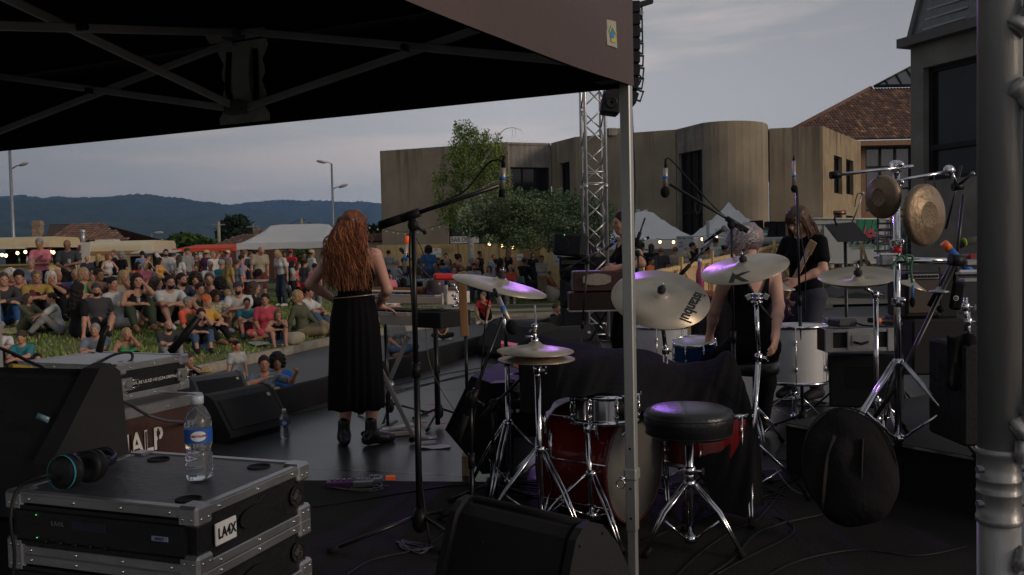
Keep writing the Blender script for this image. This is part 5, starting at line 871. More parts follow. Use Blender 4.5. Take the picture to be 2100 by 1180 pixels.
# the audience
def lz(x,y):return lawn(x,y)if x<curb_x(min(39,max(y,8.7)))-.1 else(gz(x,y)+.004)
def put(px,py,Y,H,sc=1.0):
 if Y:p = P(px,py,Y);z = lz(p.x,Y);return Vector((p.x,Y,z)),max(.72*sc,min(1.16*sc,(p.z-z)/H))
 best = None
 for k in range(240):
  y = 9+k*.08;p = P(px,py,y);z = lz(p.x,y);d = abs(p.z-z-H*sc)
  if best is None or d<best[0]:best = (d,p.x,y,z)
 return Vector(best[1:]),sc
CROWD = """
80 489 20.5 armsf 10 short grey short pink long black b k 1 -|older person with short grey hair in pink shirt standing on the bank with folded arms
137 491 20 cup 15 bald white short dkgrey short black c k 1.04 -|balding man in dark grey t-shirt standing and holding a plastic cup
22 533 18.6 kneesm - curly white short ltblue long jeans b k 1 -|person with big curly white hair and light blue shirt on the far left
41 530 20.5 knees - bob grey short beige long khaki a w 1 -|grey haired person in beige behind the curly white haired one
38 551 17.6 kneesm 30 beanie black long maroon long dkjeans a k 1 -|person in black beanie and maroon jumper with dark jeans
6 547 17 kneesm 40 short brown long charcoal long blue a w 1 -|brown haired person in dark shirt and bright blue jeans at left edge
63 531 19.4 chair 30 short grey short check long dkgrey a k 1 -|grey haired person in checked shirt behind the yellow shirted man
74 544 17.7 kneesm 35 short tan short mustard long dkgrey b b 1 -|man in yellow t-shirt resting outstretched arms on grey trousered knees
104 553 17.9 chin 40 bob white short black long black a k 1 -|white haired person in black leaning forward beside the yellow shirted man
117 551 18.4 knees 60 bald grey short purple short purple b k 1 -|bald man in purple leaning behind the white haired one
155 549 19 kneesm 20 bald white short blue short navy b k 1 -|bald man with sunglasses and blue polo on the bank
172 548 18.4 knees 60 bob blonde short green short beige a w 1 -|blonde bobbed woman in green t-shirt beside the blue polo man
188 553 19.3 knees 50 short tan short brown long brown a k .9 -|small tan haired person between green t-shirt and brown halter top
203 547 18.6 kneesm 60 short darkbrown tank brown long khaki c k 1 -|short haired woman in brown halter top looking right
161 579 15.6 side 150 long black short black short black a - 1 -|woman with very long black hair in black seen from behind with bare legs
197 579 16.3 back 30 capback charcoal short dkgrey short dkgrey a k 1.05 beard|man in backward cap and dark t-shirt leaning back on his hands
231 567 16.9 side 60 bun black long white skirt white a - 1.05 -|dark haired woman in white blouse with bare legs on the grass
254 549 18.5 chin 45 long blonde short beige long khaki a k 1 -|woman with long blonde hair and pale top behind the white blouse
281 562 16.8 chinup 35 long darkbrown tank black long dkgreen a b 1.05 -|dark haired woman with hand on her head and olive trousers
322 563 17.6 chin 95 long brown short floral skirt floral a w 1 -|long haired woman in black and white floral dress seen from the side
348 563 17.3 kneesm 40 short darkbrown short white short black a w 1.05 beard|bearded man in white t-shirt and black shorts sitting with a plate
373 559 18.5 kneesm 60 short darkbrown short navy long jeans a k 1.05 beard|bearded man in navy t-shirt and blue jeans resting an arm on his knee
400 561 19 knees 20 curly darkbrown short brown long black a k 1 -|curly dark haired woman in brown behind the navy t-shirt man
428 559 19.2 cross 20 bun brown tank teal long teal a k 1 -|woman in teal tank top with hair pulled back facing the stage
410 582 17.6 knees 50 bun darkbrown tank dkgreen long black a w 1.08 -|dark haired woman in dark green tank top with arms on black trousered knees
442 579 17.4 knees 40 curly darkbrown short print short beige c w .78 -|curly haired child in patterned top between green tank top and navy cap
467 575 18.4 knees 50 short blonde short ltblue short red d w .75 -|small blonde child in light blue top and red shorts
488 577 17.9 kneesm 10 cap navy short white short beige a t 1 beard|bearded man in navy cap and white t-shirt sitting with a boy
505 582 17.2 knees 20 short darkbrown short teal short red a t .72 -|boy in teal t-shirt and red shorts leaning on the capped man
522 578 18.2 knees 100 long brown short black skirt black a - 1 -|long brown haired woman in black hidden behind the boy in teal
454 571 18.9 knees 150 curly black short navy long navy c k 1 -|person with bushy black hair seen from behind in navy
543 602 16.9 cross 10 short black short pinkred skirt pinkred a - 1 -|short black haired woman in pinkish red dress with an olive bag
612 594 17.6 side 75 bob blonde long olive long khaki a - 1.03 -|blonde bobbed woman in olive shirt and khaki trousers seen in profile
633 586 18.4 knees 80 short black short white long jeans b w 1 -|black haired man in white t-shirt and jeans behind the olive shirt
386 609 15.9 cross 70 short grey short coral long dkjeans a k 1 vest|white haired person in coral t-shirt and green vest
424 607 15.8 knees 65 beanie orange short yellow long black a b 1.08 -|person in orange beanie and yellow t-shirt with black trousers and tan shoes
412 633 14.9 chinup 25 long darkbrown tank black crop jeans a k 1.03 -|long dark haired woman in black tank top and blue jeans with chin on hand
570 635 15.9 chin 20 long tan tank black short jeans a - 1 -|woman with glasses and long fair hair in denim shorts on the kerb
58 602 16.1 knees 75 long brown long olive long olive a k 1.03 -|long brown haired woman in olive sweater hugging her knees
104 600 15.9 knees -60 short darkbrown short white long grey a k 1.03 -|short haired woman in white blouse and grey leggings talking to her neighbour
345 657 13.6 kneesm 40 bald darkbrown short charcoal long grey a k 1.0 beard|man in charcoal t-shirt with receding dark hair sitting low by the kerb
194 664 12.6 kneesm 10 short grey short bluegrey long khaki a k 1 -|grey haired man in light blue t-shirt in front of the silver case
259 673 12.4 chinup 30 long blonde tank green long black b k 1 -|blonde woman in green top with a hand on her cheek
43 682 12.2 knees 10 beanie brown short teal long black a k 1 -|smiling person in brown beanie and printed teal t-shirt behind the mixing desk
-2 668 13 kneesm 30 short grey short white short navy a k 1 -|grey haired man in white t-shirt cut by the left picture edge
76 724 10.8 kneesm 40 short black short black long black a k .8 -|dark haired child behind the silver case beside the teal t-shirt person
387 727 10.8 chin 60 short brown short black long black a k 1 -|brown haired adult in black bending towards two children
378 752 10.0 knees 30 short blonde tank orange short orange a - .62 -|small child in orange top below the adult in black
423 751 9.9 knees 60 hat straw tank teal short teal a - .64 -|small child in wide straw sun hat beside the monitor
487 729 9.9 stand 50 bun black short tstripe long white a - .68 ears|girl with orange ear defenders and striped white t-shirt at the stage edge
541 729 9.7 armup 20 short darkbrown short check long mustard b k .82 -|boy in grey checked shirt and mustard trousers with an arm stretched out
568 726 9.95 cross 15 curly black short royal long royal c k .86 -|boy with black curls and royal blue t-shirt beside the checked shirt boy
178 524 25.5 stand 30 bald tan short navy long navy a k 1 -|bald person in blue and black standing before the caravan front
203 521 26 stand 170 long blonde short black long black a k 1 -|woman with long blonde hair and black top standing before the caravan window
222 520 25.6 chat 60 bob red tank white long black a k 1 -|red haired woman in sleeveless white top by the caravan
232 513 26.5 chat -60 short tan long navy long navy a k 1.05 -|tall man in navy jacket talking to the red haired woman by the caravan
250 517 26.2 stand 160 curly grey short black long black b k 1 -|curly haired person in black standing by the caravan poster
292 515 27 standm 180 short black short ltblue long navy a k 1 -|man in light blue shirt at the open caravan hatch
303 521 26.4 chat 90 bun brown tank black long black a k 1 -|woman in black tank top at the open caravan hatch
284 537 23.6 chair 60 long black short coral long black b k 1 -|black haired woman in coral vest sitting at a table near the caravan
298 539 23.4 chair 0 short blonde short pink short pink a k .8 -|small fair haired child in pink beside the coral vest
340 511 24.6 handhead 20 short darkbrown short white short black a k 1.05 beard|young man in white t-shirt with one hand behind his head
328 528 23.2 chat 80 long darkbrown tank yellow short black a k 1 -|brunette in yellow top standing before the white t-shirt man
356 519 25.4 standm 30 cap charcoal short white long black a k 1 -|man in dark cap and white t-shirt behind the hand on head man
368 523 23.8 stand 165 long brown short white long dkjeans a k 1 -|woman with very long brown hair and white t-shirt seen from behind
384 508 24.2 standm 60 cap charcoal short grey long navy a k 1.03 -|tall man in grey t-shirt and dark cap beside the long haired woman
402 520 25.6 stand 40 short brown short brown long maroon a k 1 -|brown haired woman in brown top beside the tall grey t-shirt man
410 523 26.2 stand 10 bob white short red long black a k .95 -|white haired woman in red standing under the red canopy
424 513 25.6 standm 150 hat straw short purple long navy a k 1.03 -|man in straw hat and purple shirt under the red canopy
437 516 25.2 standm 70 short grey long white long beige a k 1.04 -|man in white long sleeve shirt beside the straw hat
446 516 26 standm 120 short tan short white long jeans a k 1 -|man in white t-shirt just right of the straw hat man
431 536 22.6 chairm 20 short grey short white long grey b k 1 -|grey haired man in white sitting on a folding chair
402 542 22.8 chair 10 bun brown short grey long grey a k 1 -|seated woman in grey behind the navy t-shirt man
455 532 22.4 chair 160 short grey short teal long teal a k 1.05 -|grey haired person in teal shirt on a chair seen from behind
469 532 21.8 stand 150 long tan short mustard long khaki a k .98 -|woman with wavy brown hair in mustard top seen from behind
486 533 22 standm 150 short brown short bluegrey long dkgrey a k .95 -|boy in blue grey t-shirt beside the mustard top
496 523 23.2 stand 120 short darkbrown short lilac skirt red a k 1 -|dark haired woman in pale top and bright red skirt
452 514 27.4 chat 30 short brown short black long black a k 1 -|brown haired person in black under the red canopy
467 513 27.2 standm 140 cap white short lilac long grey a k 1 -|man in white cap and lilac shirt under the red canopy
503 512 27 standm 150 short tan short white long jeans a k 1 -|man in plain white t-shirt beneath the canopy and tent junction
514 516 26.4 chat 60 short brown short navy long navy a k 1 -|man in navy beneath the canopy and tent junction
524 513 27.8 standm 140 short black short black long black a k 1 -|dark dressed man at left corner of the white pavilion tent
536 508 23.6 lookm 40 bald grey short beige short maroon a k 1.06 bag|tall balding man in beige t-shirt and maroon shorts looking down with a black shoulder bag
568 514 24.6 look -30 bob blonde short white long dkjeans a w 1.03 -|blonde woman in white t-shirt and dark jeans looking down at the grass
583 515 29 standm 20 short black short black long black c k 1 -|man in black at the back of the white pavilion tent
596 512 28.6 standm 170 cap redcap short red long black b k 1 -|man in red cap and red t-shirt under the white pavilion tent
600 535 25 chat 100 long black short ltgrey long black a k 1 pack|black haired woman with dark backpack and light grey top
589 539 26.2 chairm 160 bob white short white long grey a k 1 -|white haired seated person behind the blonde woman
626 532 23.8 stand 150 short darkbrown short dkgrey short red a k .98 -|short haired woman in dark grey top and red shorts
623 517 28.2 standm 30 short black short black long black c k 1 -|man in black with upswept hair under the pavilion tent
640 513 27.6 stand 130 beanie straw short white long jeans b k 1 -|person in straw coloured beanie and white under the tent corner
646 540 22.6 stand 160 short black short pink long grey b k .95 -|dark haired woman in pink t-shirt and grey trousers beside the red haired pianist
611 538 25.2 chair 60 bob brown short pinkred long black a k .95 -|seated woman in dark pink between backpack and red shorts
797 513 35 standm 170 short black short grey long navy a k 1 -|man in grey t-shirt standing by the reed fence, leftmost
772 531 31 stand 30 long brown short rust long brown a k .95 -|long haired woman beside the red haired pianist near the reed fence
813 532 30 chairm 130 short grey short bstripe long navy a k 1 -|grey haired man in checked blue shirt seated on a folding chair
828 528 31.5 chairm 170 short brown short navy long navy a k 1.1 -|big person in navy seen from behind at the bar table
879 505 31.5 standm 170 curly black short blue long dkjeans c k 1.05 -|tall man in blue t-shirt standing at the bar table seen from behind
862 530 32.5 chair 150 long brown short brown long black a k 1 -|long haired woman in brown left of the tall blue t-shirt man
898 528 32.4 lean 10 short darkbrown short bluegrey long navy c k 1.05 beard|bearded man in grey leaning on the bar table
917 531 31.4 chairm 110 short grey short blue long navy b k 1.05 -|grey haired man in blue t-shirt seated side on at the bar table
914 519 36.5 stand 0 short black short black long black b k .95 -|boy in black standing in front of the reed fence sign
941 520 32 lean 120 bun black tank brown long black b k 1.15 -|woman with hair up and bare shoulders leaning over the table
968 529 31.5 chairm 60 short grey short dkgrey long black a k 1 -|grey haired man in dark clothes behind the long cymbal
978 531 31.2 chairm 40 bald grey short black long black b k 1 -|bald man in black with white print beside the grey bearded man
985 515 36 stand 60 bun black short black long black c k 1 -|slim person in black standing by the birch trunk
972 540 29.6 chairm 10 short darkbrown short stripe long dkjeans a k 1.05 beard|man with grey beard and striped shirt seated facing the stage
932 549 28.6 chairm 10 bald tan short beige long beige b w 1.0 -|bald older man in beige seated behind the small red box
1003 545 29.4 chair -10 bob brown short ltgrey long jeans a k 1 -|woman with bobbed brown hair and pale top and blue jeans
1012 522 33.5 standm 30 short tan short ltblue long navy a k 1 -|man in light blue shirt standing behind the bobbed woman
1020 531 31.6 chair 100 bun black short ltgrey long grey b k 1 -|dark haired woman in pale grey bending behind the cymbal
1027 529 31 chair 130 long darkbrown short maroon long black a k 1 -|long dark haired woman in maroon by the cymbal knob
1043 508 34 stand 165 long tan tank black long black a k 1.02 -|tall woman with long tan hair and black sleeveless top standing
1047 543 29 chair 0 short white short coral long beige a w 1 -|white haired woman in orange t-shirt seated facing the stage
1076 528 31 chairm 140 capback charcoal long black long black c k 1.1 -|man in dark cap and black jumper seated with his back turned
1093 518 36.6 stand 10 long brown short black long black a k 1 -|long haired woman in black behind the fence hatch
1111 524 29.6 arms 0 short darkbrown long stripe long khaki a k 1.02 -|man in striped sweater and khaki trousers standing with folded arms before the boulder
1128 556 30.4 chair 60 short brown long rust long rust a k .9 -|person in rust coloured clothes sitting behind the striped sweater man
990 599 21.9 squat -20 pony tan short red short black a w .86 -|girl in red t-shirt with fair ponytail crouching on the kerb
1141 622 17.6 cross 60 short brown short black long black a k .95 -|boy in black and blue leaning by the speaker stack
790 562 21 knees 40 bob grey long white skirt white a - 1 -|older woman in white sitting behind the keyboards
800 560 22.5 stand 10 short brown short pink long white a - .6 -|small child in pink top standing behind the vertical microphone
905 640 18.2 cross 10 short brown short brown long black a w .9 -|person in black leggings sitting cross legged behind the keyboards
813 640 15.6 cross 40 short brown short grey long jeans a b .95 -|person in grey t-shirt and jeans sitting on the road under the keyboards
1215 519 30 stand 150 bun darkbrown short blue long white b k 1 -|woman in blue and white behind the truss tower
1303 505 28.5 stand 30 short brown short bluegrey long navy a k 1 -|brown haired person in grey under the left marquee
1317 497 30.5 standm 160 short black long white long black c k 1 -|man in black and white under the left marquee
1335 500 28.6 standm 175 short black short black long black b k 1 -|man in black t-shirt waiting at the marquee counter
1355 506 27.6 standm 180 bald tan short dkgrey long dkgrey b k 1 strap|bald man in dark grey t-shirt with a shoulder strap seen from behind
1385 506 28.4 stand 170 short rust short beige long beige a k .98 -|short auburn haired woman in pale top in the marquee queue
1406 524 26.8 standm 180 short grey short lilac long black b k 1 -|man in lilac t-shirt carrying a toddler on his shoulders
1421 497 28.4 standm 60 short black short black long black b k 1 -|man in black t-shirt next to the toddler
1335 528 24.4 standm 60 short black short orange long black c k .95 -|steward in orange high visibility vest behind the timber fence
1450 505 28 stand 120 bun black short print long black b k .98 -|dark haired woman in patterned top near the grey metal post
1467 487 29 standm 170 short darkbrown short white long black b k 1.05 -|man in white shirt under the small direction plate
1487 503 28.6 stand 100 bun black short olive long black b k 1 -|woman in olive top beside the white shirted man
"""
HC['rust'] = (.16,.05,.02)
PEOPLE = {}
SEATS = []
def put_person(ln):
 a,lab = ln.split('|');f = a.split();px,py,Y = float(f[0]),float(f[1]),float(f[2]);pn = f[3];sc = float(f[13]);s = PO[pn]
 loc,s_ = put(px,py,Y,topz(s),sc);rz = R(float(f[4]))if f[4]!='-' else atan2(1.5-loc.x,loc.y-8)
 off = rz3(rz)@Vector((float(s['hd'][0])*s_,float(s['hd'][1])*s_,0));loc.x-=off.x;loc.y-=off.y;z = lz(loc.x,loc.y);s_*=1 if abs(z-loc.z)<.02 else max(.8,1-(z-loc.z)/topz(s));loc.z = z
 t = person(lab,loc,rz,pn,f[5],f[6],f[7],f[8],f[9],f[10],f[11],None if f[12]=='-' else f[12],s_,face=cos(rz)>-.35 and px<1200,extra=['beard']if f[14]=='beard' else[])
 PEOPLE[lab] = (t,loc,rz,s_,pn);pos = lambda v:t_w(t,v)
 if pn in('chair','chairm','lean'):SEATS.append((loc,rz,s_,lab))
 x = f[14];m4 = headmx(s)
 if x=='vest':g = MB();me = sdf_obj_mesh('vest',[p for p in top_prims(s,'tank',.024)],.02,[None]);child_mesh('vest',me,t,cloth('vest'))
 if x=='ears':
  for sg in(-1,1):g = MB();g.ball(m4@Vector((sg*.088,.015,-.01)),(.028,.038,.045),M('ear_orange',(.75,.09,.02),.4),12);g.build('ear_cup',t,origin=(0,0,0))
  g = MB();g.tube([m4@Vector((.094*cos(a),.015,.105*sin(a)))for a in lin(0,pi,12)],.009,BLK,6);g.build('headband',t,origin=(0,0,0))
 return t
def t_w(t,v):return Matrix.LocRotScale(t.location,t.rotation_euler,t.scale)@Vector(v)
for ln in CROWD.strip().split('\n'):put_person(ln)
def who(txt):return[v for k,v in PEOPLE.items()if txt in k][0]
pose('ride',pel=(0,0,.13),lean=.2,hl=(.06,-.14,.30),hr=(-.06,-.14,.30),fl=(.12,-.22,-.22),fr=(-.12,-.22,-.22),kl=(.2,-1,.3),kr=(-.2,-1,.3))
t,l,rz,s_,pn = who('carrying a toddler');h = t_w(t,tuple(PO[pn]['nk']));person('fair haired toddler in patterned shirt riding on the shoulders of the lilac man',h+Vector((0,-.02,-.02)),rz,'ride','short','blonde','short','print','short','beige','d',None,.58,face=False)
teal_ = M('chair_teal',(.14,.22,.24),.6);first = []
def fold_chair(loc,rz,label):
 if first:o = copy_tree(first[0]);o['label'] = label;o.location = loc;o.rotation_euler = (0,0,rz);return o
 t = thing('folding_chair',label,'chair',loc,'folding chairs around the bar tables',rz,local=True)
 g = MB();g.box((0,-.02,.44),(.42,.40,.03),teal_,bev=.008);g.build('seat',t);g = MB();g.box((0,.21,.74),(.42,.03,.24),teal_,Matrix.Rotation(-.1,3,'X'),.008);g.build('backrest',t)
 for sx in(-1,1):
  g = MB();g.tube([(sx*.2,.26,.86),(sx*.2,.12,.44),(sx*.2,-.22,.0)],.012,STL,6);g.build('leg',t);g = MB();g.tube([(sx*.215,-.2,.44),(sx*.215,.24,.0)],.012,STL,6);g.build('leg',t)
 first.append(t);return t
for(loc,rz,s_,lab)in SEATS:fold_chair(loc,rz,('folding chair under the '+lab).replace(' seated','').replace(' sitting','')if len(lab.split())<13 else 'folding chair under the '+' '.join(lab.split()[:11]))
for px,Y,rz,lab in((806,28,2.2,'empty'),(845,29.5,2.6,'empty'),(868,28.6,-2.2,'empty')):p = P(px,600,Y);fold_chair((p.x,Y,lz(p.x,Y)),rz,'empty teal folding chair standing %s'%{806:'left of the checked blue shirt man',845:'behind the microphone stand pole',868:'below the tall blue t-shirt man'}[px])
def table(px,Y,w,label,d=.7,z=.74):
 p = P(px,560,Y);z0 = lz(p.x,Y);t = thing('bar_table',label,'table',(p.x,Y,z0),'tables in front of the reed fence',local=True)
 g = MB();g.box((0,0,z),(w,d,.04),M('table_top',(.36,.35,.33),.6));g.build('tabletop',t)
 for sx in(-1,1):g = MB();g.box((sx*(w/2-.15),0,z/2),(.04,d*.8,z),STL);g.build('leg',t)
 return t
table(905,31.7,1.6,'pale bar table before the tall blue t-shirt man');table(1040,32.2,1.8,'pale bar table behind the white haired woman in orange');table(860,30.6,.01+1.2,'pale bar table beside the empty folding chairs');table(430,23.9,1.6,'white table among the crowd under the red canopy');table(275,24.6,1.4,'white table before the cream caravan');table(508,23,.9,'small pale table beside the bright red skirt')
pc = M('clear_cup',(.6,.6,.6),.15,trans=.6)
def cup(p,lab,grp=None):g = MB();g.lathe(p,[(.028,0),(.036,.10),(.034,.10),(.026,.004)],pc,n=12,caps=False);g.lathe(p,[(.026,.003),(.032,.07)],M('beer',(.55,.42,.16),.2),n=12);tag(g.build('plastic_cup',origin=p),lab,'cup',grp)
t,l,rz,s_,pn = who('holding a plastic cup');cup(t_w(t,tuple(PO[pn]['wl']+np.array((.0,-.09,.02)))),'clear plastic cup held by the man in dark grey t-shirt')
t,l,rz,s_,pn = who('hand on her head');cup(t_w(t,(-.05,-.45,.44)),'clear plastic cup held by the woman in olive trousers')
for i,(px,py)in enumerate(((738,700),(543,673))):p = G(px+(130 if i==0 else 0),672 if i==0 else 676,-.28 if i else-.42);cup(Vector((p.x,p.y,lz(p.x,p.y))),['clear plastic cup standing on the road by the cross legged person','clear plastic cup on the grass by the pinkish red dress'][i])
def bag(name,label,p,r,mat,seed=0,k=.02,cat='bag'):
 me = sdf_obj_mesh(name,[('e',(0,0,r[2]),r,None,.03),('e',(r[0]*.4,0,r[2]*1.2),(r[0]*.6,r[1]*.8,r[2]*.9),None,.03),('e',(-r[0]*.5,r[1]*.2,r[2]*.6),(r[0]*.6,r[1]*.7,r[2]*.6),None,.03),('lump',.008,24+seed),('half',(0,0,.0),(0,0,-1))],min(r)*.14,[mat]);o = bpy.data.objects.new(name,me);COL.objects.link(o);o.location = p;tag(o,label,cat);return o
def gl(px,py):
 for k in range(400):
  y = 9+k*.05;d = ray(px,py);q = Vector((0,0,CAMZ))+d*(y/d.y)
  if q.z<=lz(q.x,y):return Vector((q.x,y,lz(q.x,y)))
bag('tote_bag','cream canvas tote bag slumped on the kerb beside the woman in denim shorts',gl(600,724),(.24,.16,.12),M('canvas',(.42,.38,.28),.9));bag('handbag','olive handbag at the hip of the pinkish red dress',gl(533,660)+Vector((0,0,.04)),(.13,.06,.09),cloth('olive'));bag('folded_jacket','dark blue jacket lying on the grass behind the woman in denim shorts',gl(592,678),(.22,.14,.05),cloth('dkjeans'),cat='jacket');bag('backpack','black backpack lying on grass beside the backward cap man',gl(214,668),(.24,.16,.12),RUB)
t,l,rz,s_,pn = who('black shoulder bag');bag('shoulder_bag','black shoulder bag hanging at the hip of the tall man in beige',t_w(t,(-.12,-.2,.86)),(.10,.05,.10),BLK);t,l,rz,s_,pn = who('dark backpack');bag('backpack','dark backpack worn by the woman in light grey top',t_w(t,(0,.18,1.0)),(.15,.09,.20),cloth('charcoal')if 'charcoal' in CC else BLK);t,l,rz,s_,pn = who('pink shirt standing');bag('shoulder_bag','bright purple shoulder bag at the hip of the pink shirted person',t_w(t,(.25,-.05,.72)),(.13,.07,.12),M('purple_bag',(.22,.02,.20),.7))
def rug(label,px,py,w,d,rz,mat):p = gl(px,py);g = MB();n = 7;g.sheet([[Vector((p.x,p.y,0))+rz3(rz)@Vector((w*(i/(n-1)-.5),d*(j/(n-1)-.5),0))for j in range(n)]for i in range(n)],mat);g.v = [(x,y,lz(x,y)+.035+.012*sin(x*9+y*7))for x,y,z in g.v];tag(g.build('picnic_rug',origin=(p.x,p.y,p.z)),label,'rug')
rug('yellow and white checked picnic rug at the left edge of the lawn',14,682,1.0,.8,.3,M('rug_check',(.45,.42,.34),.9,wave=(4,'X',(.45,.30,.06),.5)));rug('crumpled white cloth under the woman in denim shorts',560,708,.8,.5,.6,M('rug_white',(.45,.45,.46),.9));rug('pale rug under the feet near the left edge',20,630,.9,.5,.1,M('rug_pale',(.38,.37,.33),.9))
# canopy tent over the camera side
CO = Vector((.475,3.5,0));CU = Vector((-.907,.42,0)).normalized();CV = Vector((-.42,-.907,0)).normalized();CL_,ZV,ZE = 3.85,1.995,2.41
def cp(u,v,z):return CO+CU*u+CV*v+Vector((0,0,z))
brown = M('brown_canopy',(.078,.050,.047),.62,var=.10,scale=2.5,bump=.12,bscale=30);blk_in = M('canopy_lining',(.006,.006,.006),.95,var=.1);grp = M('grey_webbing',(.55,.52,.49),.85,var=.2,scale=14,bump=.3)
ct = thing('canopy_tent','dark brown folding canopy tent with white metal leg, seen from below at upper left','tent',CO)
g = MB();pk = cp(CL_/2,CL_/2,3.35)
ring = [(0,0),(CL_/2,0),(CL_,0),(CL_,CL_/2),(CL_,CL_),(CL_/2,CL_),(0,CL_),(0,CL_/2)]
for i in range(8):
 a,b = ring[i],ring[(i+1)%8];A_,B_ = cp(*a,ZE),cp(*b,ZE);rows = []
 for k in range(7):f = k/6;rows.append([A_.lerp(pk,f)-Vector((0,0,.10*sin(pi*f))),B_.lerp(pk,f)-Vector((0,0,.10*sin(pi*f)))])
 g.sheet(rows,brown);g.sheet([[p-Vector((0,0,.006))for p in r]for r in rows],blk_in)
g.build('roof',ct)
def valance(u0,v0,u1,v1,side,wav,n=60,sag=.0):
 """outer brown + inner black cloth; side = outward direction"""
 for off,mt in((.012,brown),(.0,blk_in)):
  g = MB();rows = []
  for k in range(9):
   h = k/8;row = []
   for i in range(n+1):
    f = i/n;p = cp(u0+(u1-u0)*f,v0+(v1-v0)*f,ZE-(ZE-ZV+sag*sin(pi*f))*h);bl = wav*(sin(f*7.1+2.2*h)*.6+sin(f*17+1+1.5*h)*.25+.7*sin(pi*min(1,f*1.6)))*min(1,f*5)*sin(pi*min(1,h*.75+.08))*h**.6
    row.append(p+side*(off+.012+bl))
   rows.append(row)
  g.sheet(rows,mt);g.build('valance' if mt==brown else 'valance_lining',ct)
valance(0,0,CL_,0,-CV,.012);valance(0,0,0,CL_,-CU,.06,sag=.09)
valance(CL_,0,CL_,CL_,CU,.02);valance(0,CL_,CL_,CL_,CV,.02)
barm = M('canopy_bar',(.55,.56,.57),.45,.3,var=.12)
def sbar(par,a,b,w=.034,h=.017,name='scissor_bar'):
 g = MB();d = (b-a);fr = frame(d.normalized(),Vector((0,0,1)));g.box((a+b)/2,(h,w,d.length),barm,Matrix((fr.col[1],fr.col[0],d.normalized())).transposed(),.003);return g.build(name,par)
def bolt(par,p,n):g = MB();g.cyl(p-n*.02,p+n*.03,.014,BKM,12);g.cyl(p+n*.03,p+n*.034,.008,CHR,8);g.build('bolt',par)
zt_,zb_ = ZE-.0+.02,ZE-.34
for k in range(2):
 u0,u1 = CL_*k/2+.04,CL_*(k+1)/2-.04
 sbar(ct,cp(u0,.05,zt_-.04),cp(u1,.05,zb_));sbar(ct,cp(u0,.075,zb_),cp(u1,.075,zt_));bolt(ct,cp((u0+u1)/2,.085,(zt_+zb_)/2-.01),CV)
 sbar(ct,cp(.06,u0,zt_-.04),cp(.06,u1,zb_));sbar(ct,cp(.085,u0,zb_),cp(.085,u1,zt_));bolt(ct,cp(.09,(u0+u1)/2,(zt_+zb_)/2),CU)
 sbar(ct,cp(CL_/2-.02,u0,zt_),cp(CL_/2-.02,u1,zb_+.0));sbar(ct,cp(CL_/2+.01,u0,zb_),cp(CL_/2+.01,u1,zt_+.35*k+.0));bolt(ct,cp(CL_/2-.04,(u0+u1)/2,(zt_+zb_)/2),-CU)
 sbar(ct,cp(u0,CL_/2,zt_+.0),cp(u1,CL_/2,zb_+.1));sbar(ct,cp(u0,CL_/2+.03,zb_+.1),cp(u1,CL_/2+.03,zt_))
for z in(zt_-.005,zb_+.0):g = MB();g.box(cp(CL_/2,.08,z),(.10,.07,.06),M('bracket_grey',(.12,.125,.13),.5),Matrix((CU,CV,Vector((0,0,1)))).transposed(),.008);g.build('bracket',ct)
def cps(u,v,z,k):return cp(u,v,z)+CV*k
g = MB();c = CL_/2
for(du0,du1,z0,z1,bulge)in((-.155,.155,ZV+.01,ZE-.015,0),):
 rows = []
 for k in range(13):
  h = k/12;wd = .125+.030*abs(h-.5)**2*4+.012*sin(k*1.9);rows.append([cps(c+(wd*(-1+2*i/8)),.012,z0+(z1-z0)*h,.008+.002*sin(i+k))for i in range(9)])
 g.sheet(rows,grp)
g.sheet([[cps(c+.20*(-1+2*i/6)*(1-.25*k),.02+.12*k,ZE-.005+.055*k,.004)for i in range(7)]for k in range(3)],grp);g.build('reinforcement_patch',ct)
for sx in(-.085,.075):g = MB();g.tube([cps(c+sx,.03,ZE-.06,0),cps(c+sx*1.1,.035,ZE-.24,.005),cps(c+sx*.9,.03,ZV+.09,0)],.018,blk_in,4,flat=.2,smooth=False);g.build('strap',ct)
g = MB();rows = [[cps(c+.055*(-1+2*i/4),.02,ZV+.13+.25*k/4,.012+.01*sin(k))for i in range(5)]for k in range(5)];g.sheet(rows,M('webbing_pale',(.62,.59,.56),.85,bump=.3));g.build('strap',ct)
prot = Matrix((CU,CV,Vector((0,0,1)))).transposed();legm = M('leg_aluminium',(.44,.45,.43),.36,.55,var=.08);pc0 = cp(.0,.028,0)
g = MB();g.box(pc0+Vector((0,0,1.23)),(.042,.042,1.62),legm,prot,.004);g.box(pc0+Vector((0,0,.25)),(.035,.035,.5),legm,prot,.003);g.build('leg',ct)
zc = P(1298,968,3.5).z;g = MB();g.box(pc0+Vector((0,0,zc)),(.056,.056,.05),legm,prot,.008);g.box(pc0+Vector((0,0,zc-.12)),(.0425,.0425,.22),legm,prot,.004);q = pc0+Vector((-.03,-.03,zc-.01));g.cyl(q,q+Vector((-.02,-.012,0)),.008,CHR,10);g.build('collar',ct)
g = MB();r0 = q+Vector((-.022,-.02,-.012));g.tube([r0+Vector((.016*cos(a),-.006*cos(a),.018*sin(a)-.006))for a in lin(0,2*pi,17)[:-1]],.0028,CHR,6,closed=True);g.build('pull_ring',ct)
for z in(.56,.40,.95*0+.28):g = MB();p = pc0-CV*0+Vector((0,0,z));f = -CU*.0;g.cyl(p+CV*.0172,p+CV*.0225,.005,RUB,10);g.build('pin_hole',ct)
for(u,v)in((CL_,0),(0,CL_),(CL_,CL_)):g = MB();g.box(cp(u-.03*(u>0)+.02*(u==0),v-.03*(v>0)+.02*(v==0),1.1),(.042,.042,2.2),legm,prot,.004);g.build('leg',ct)
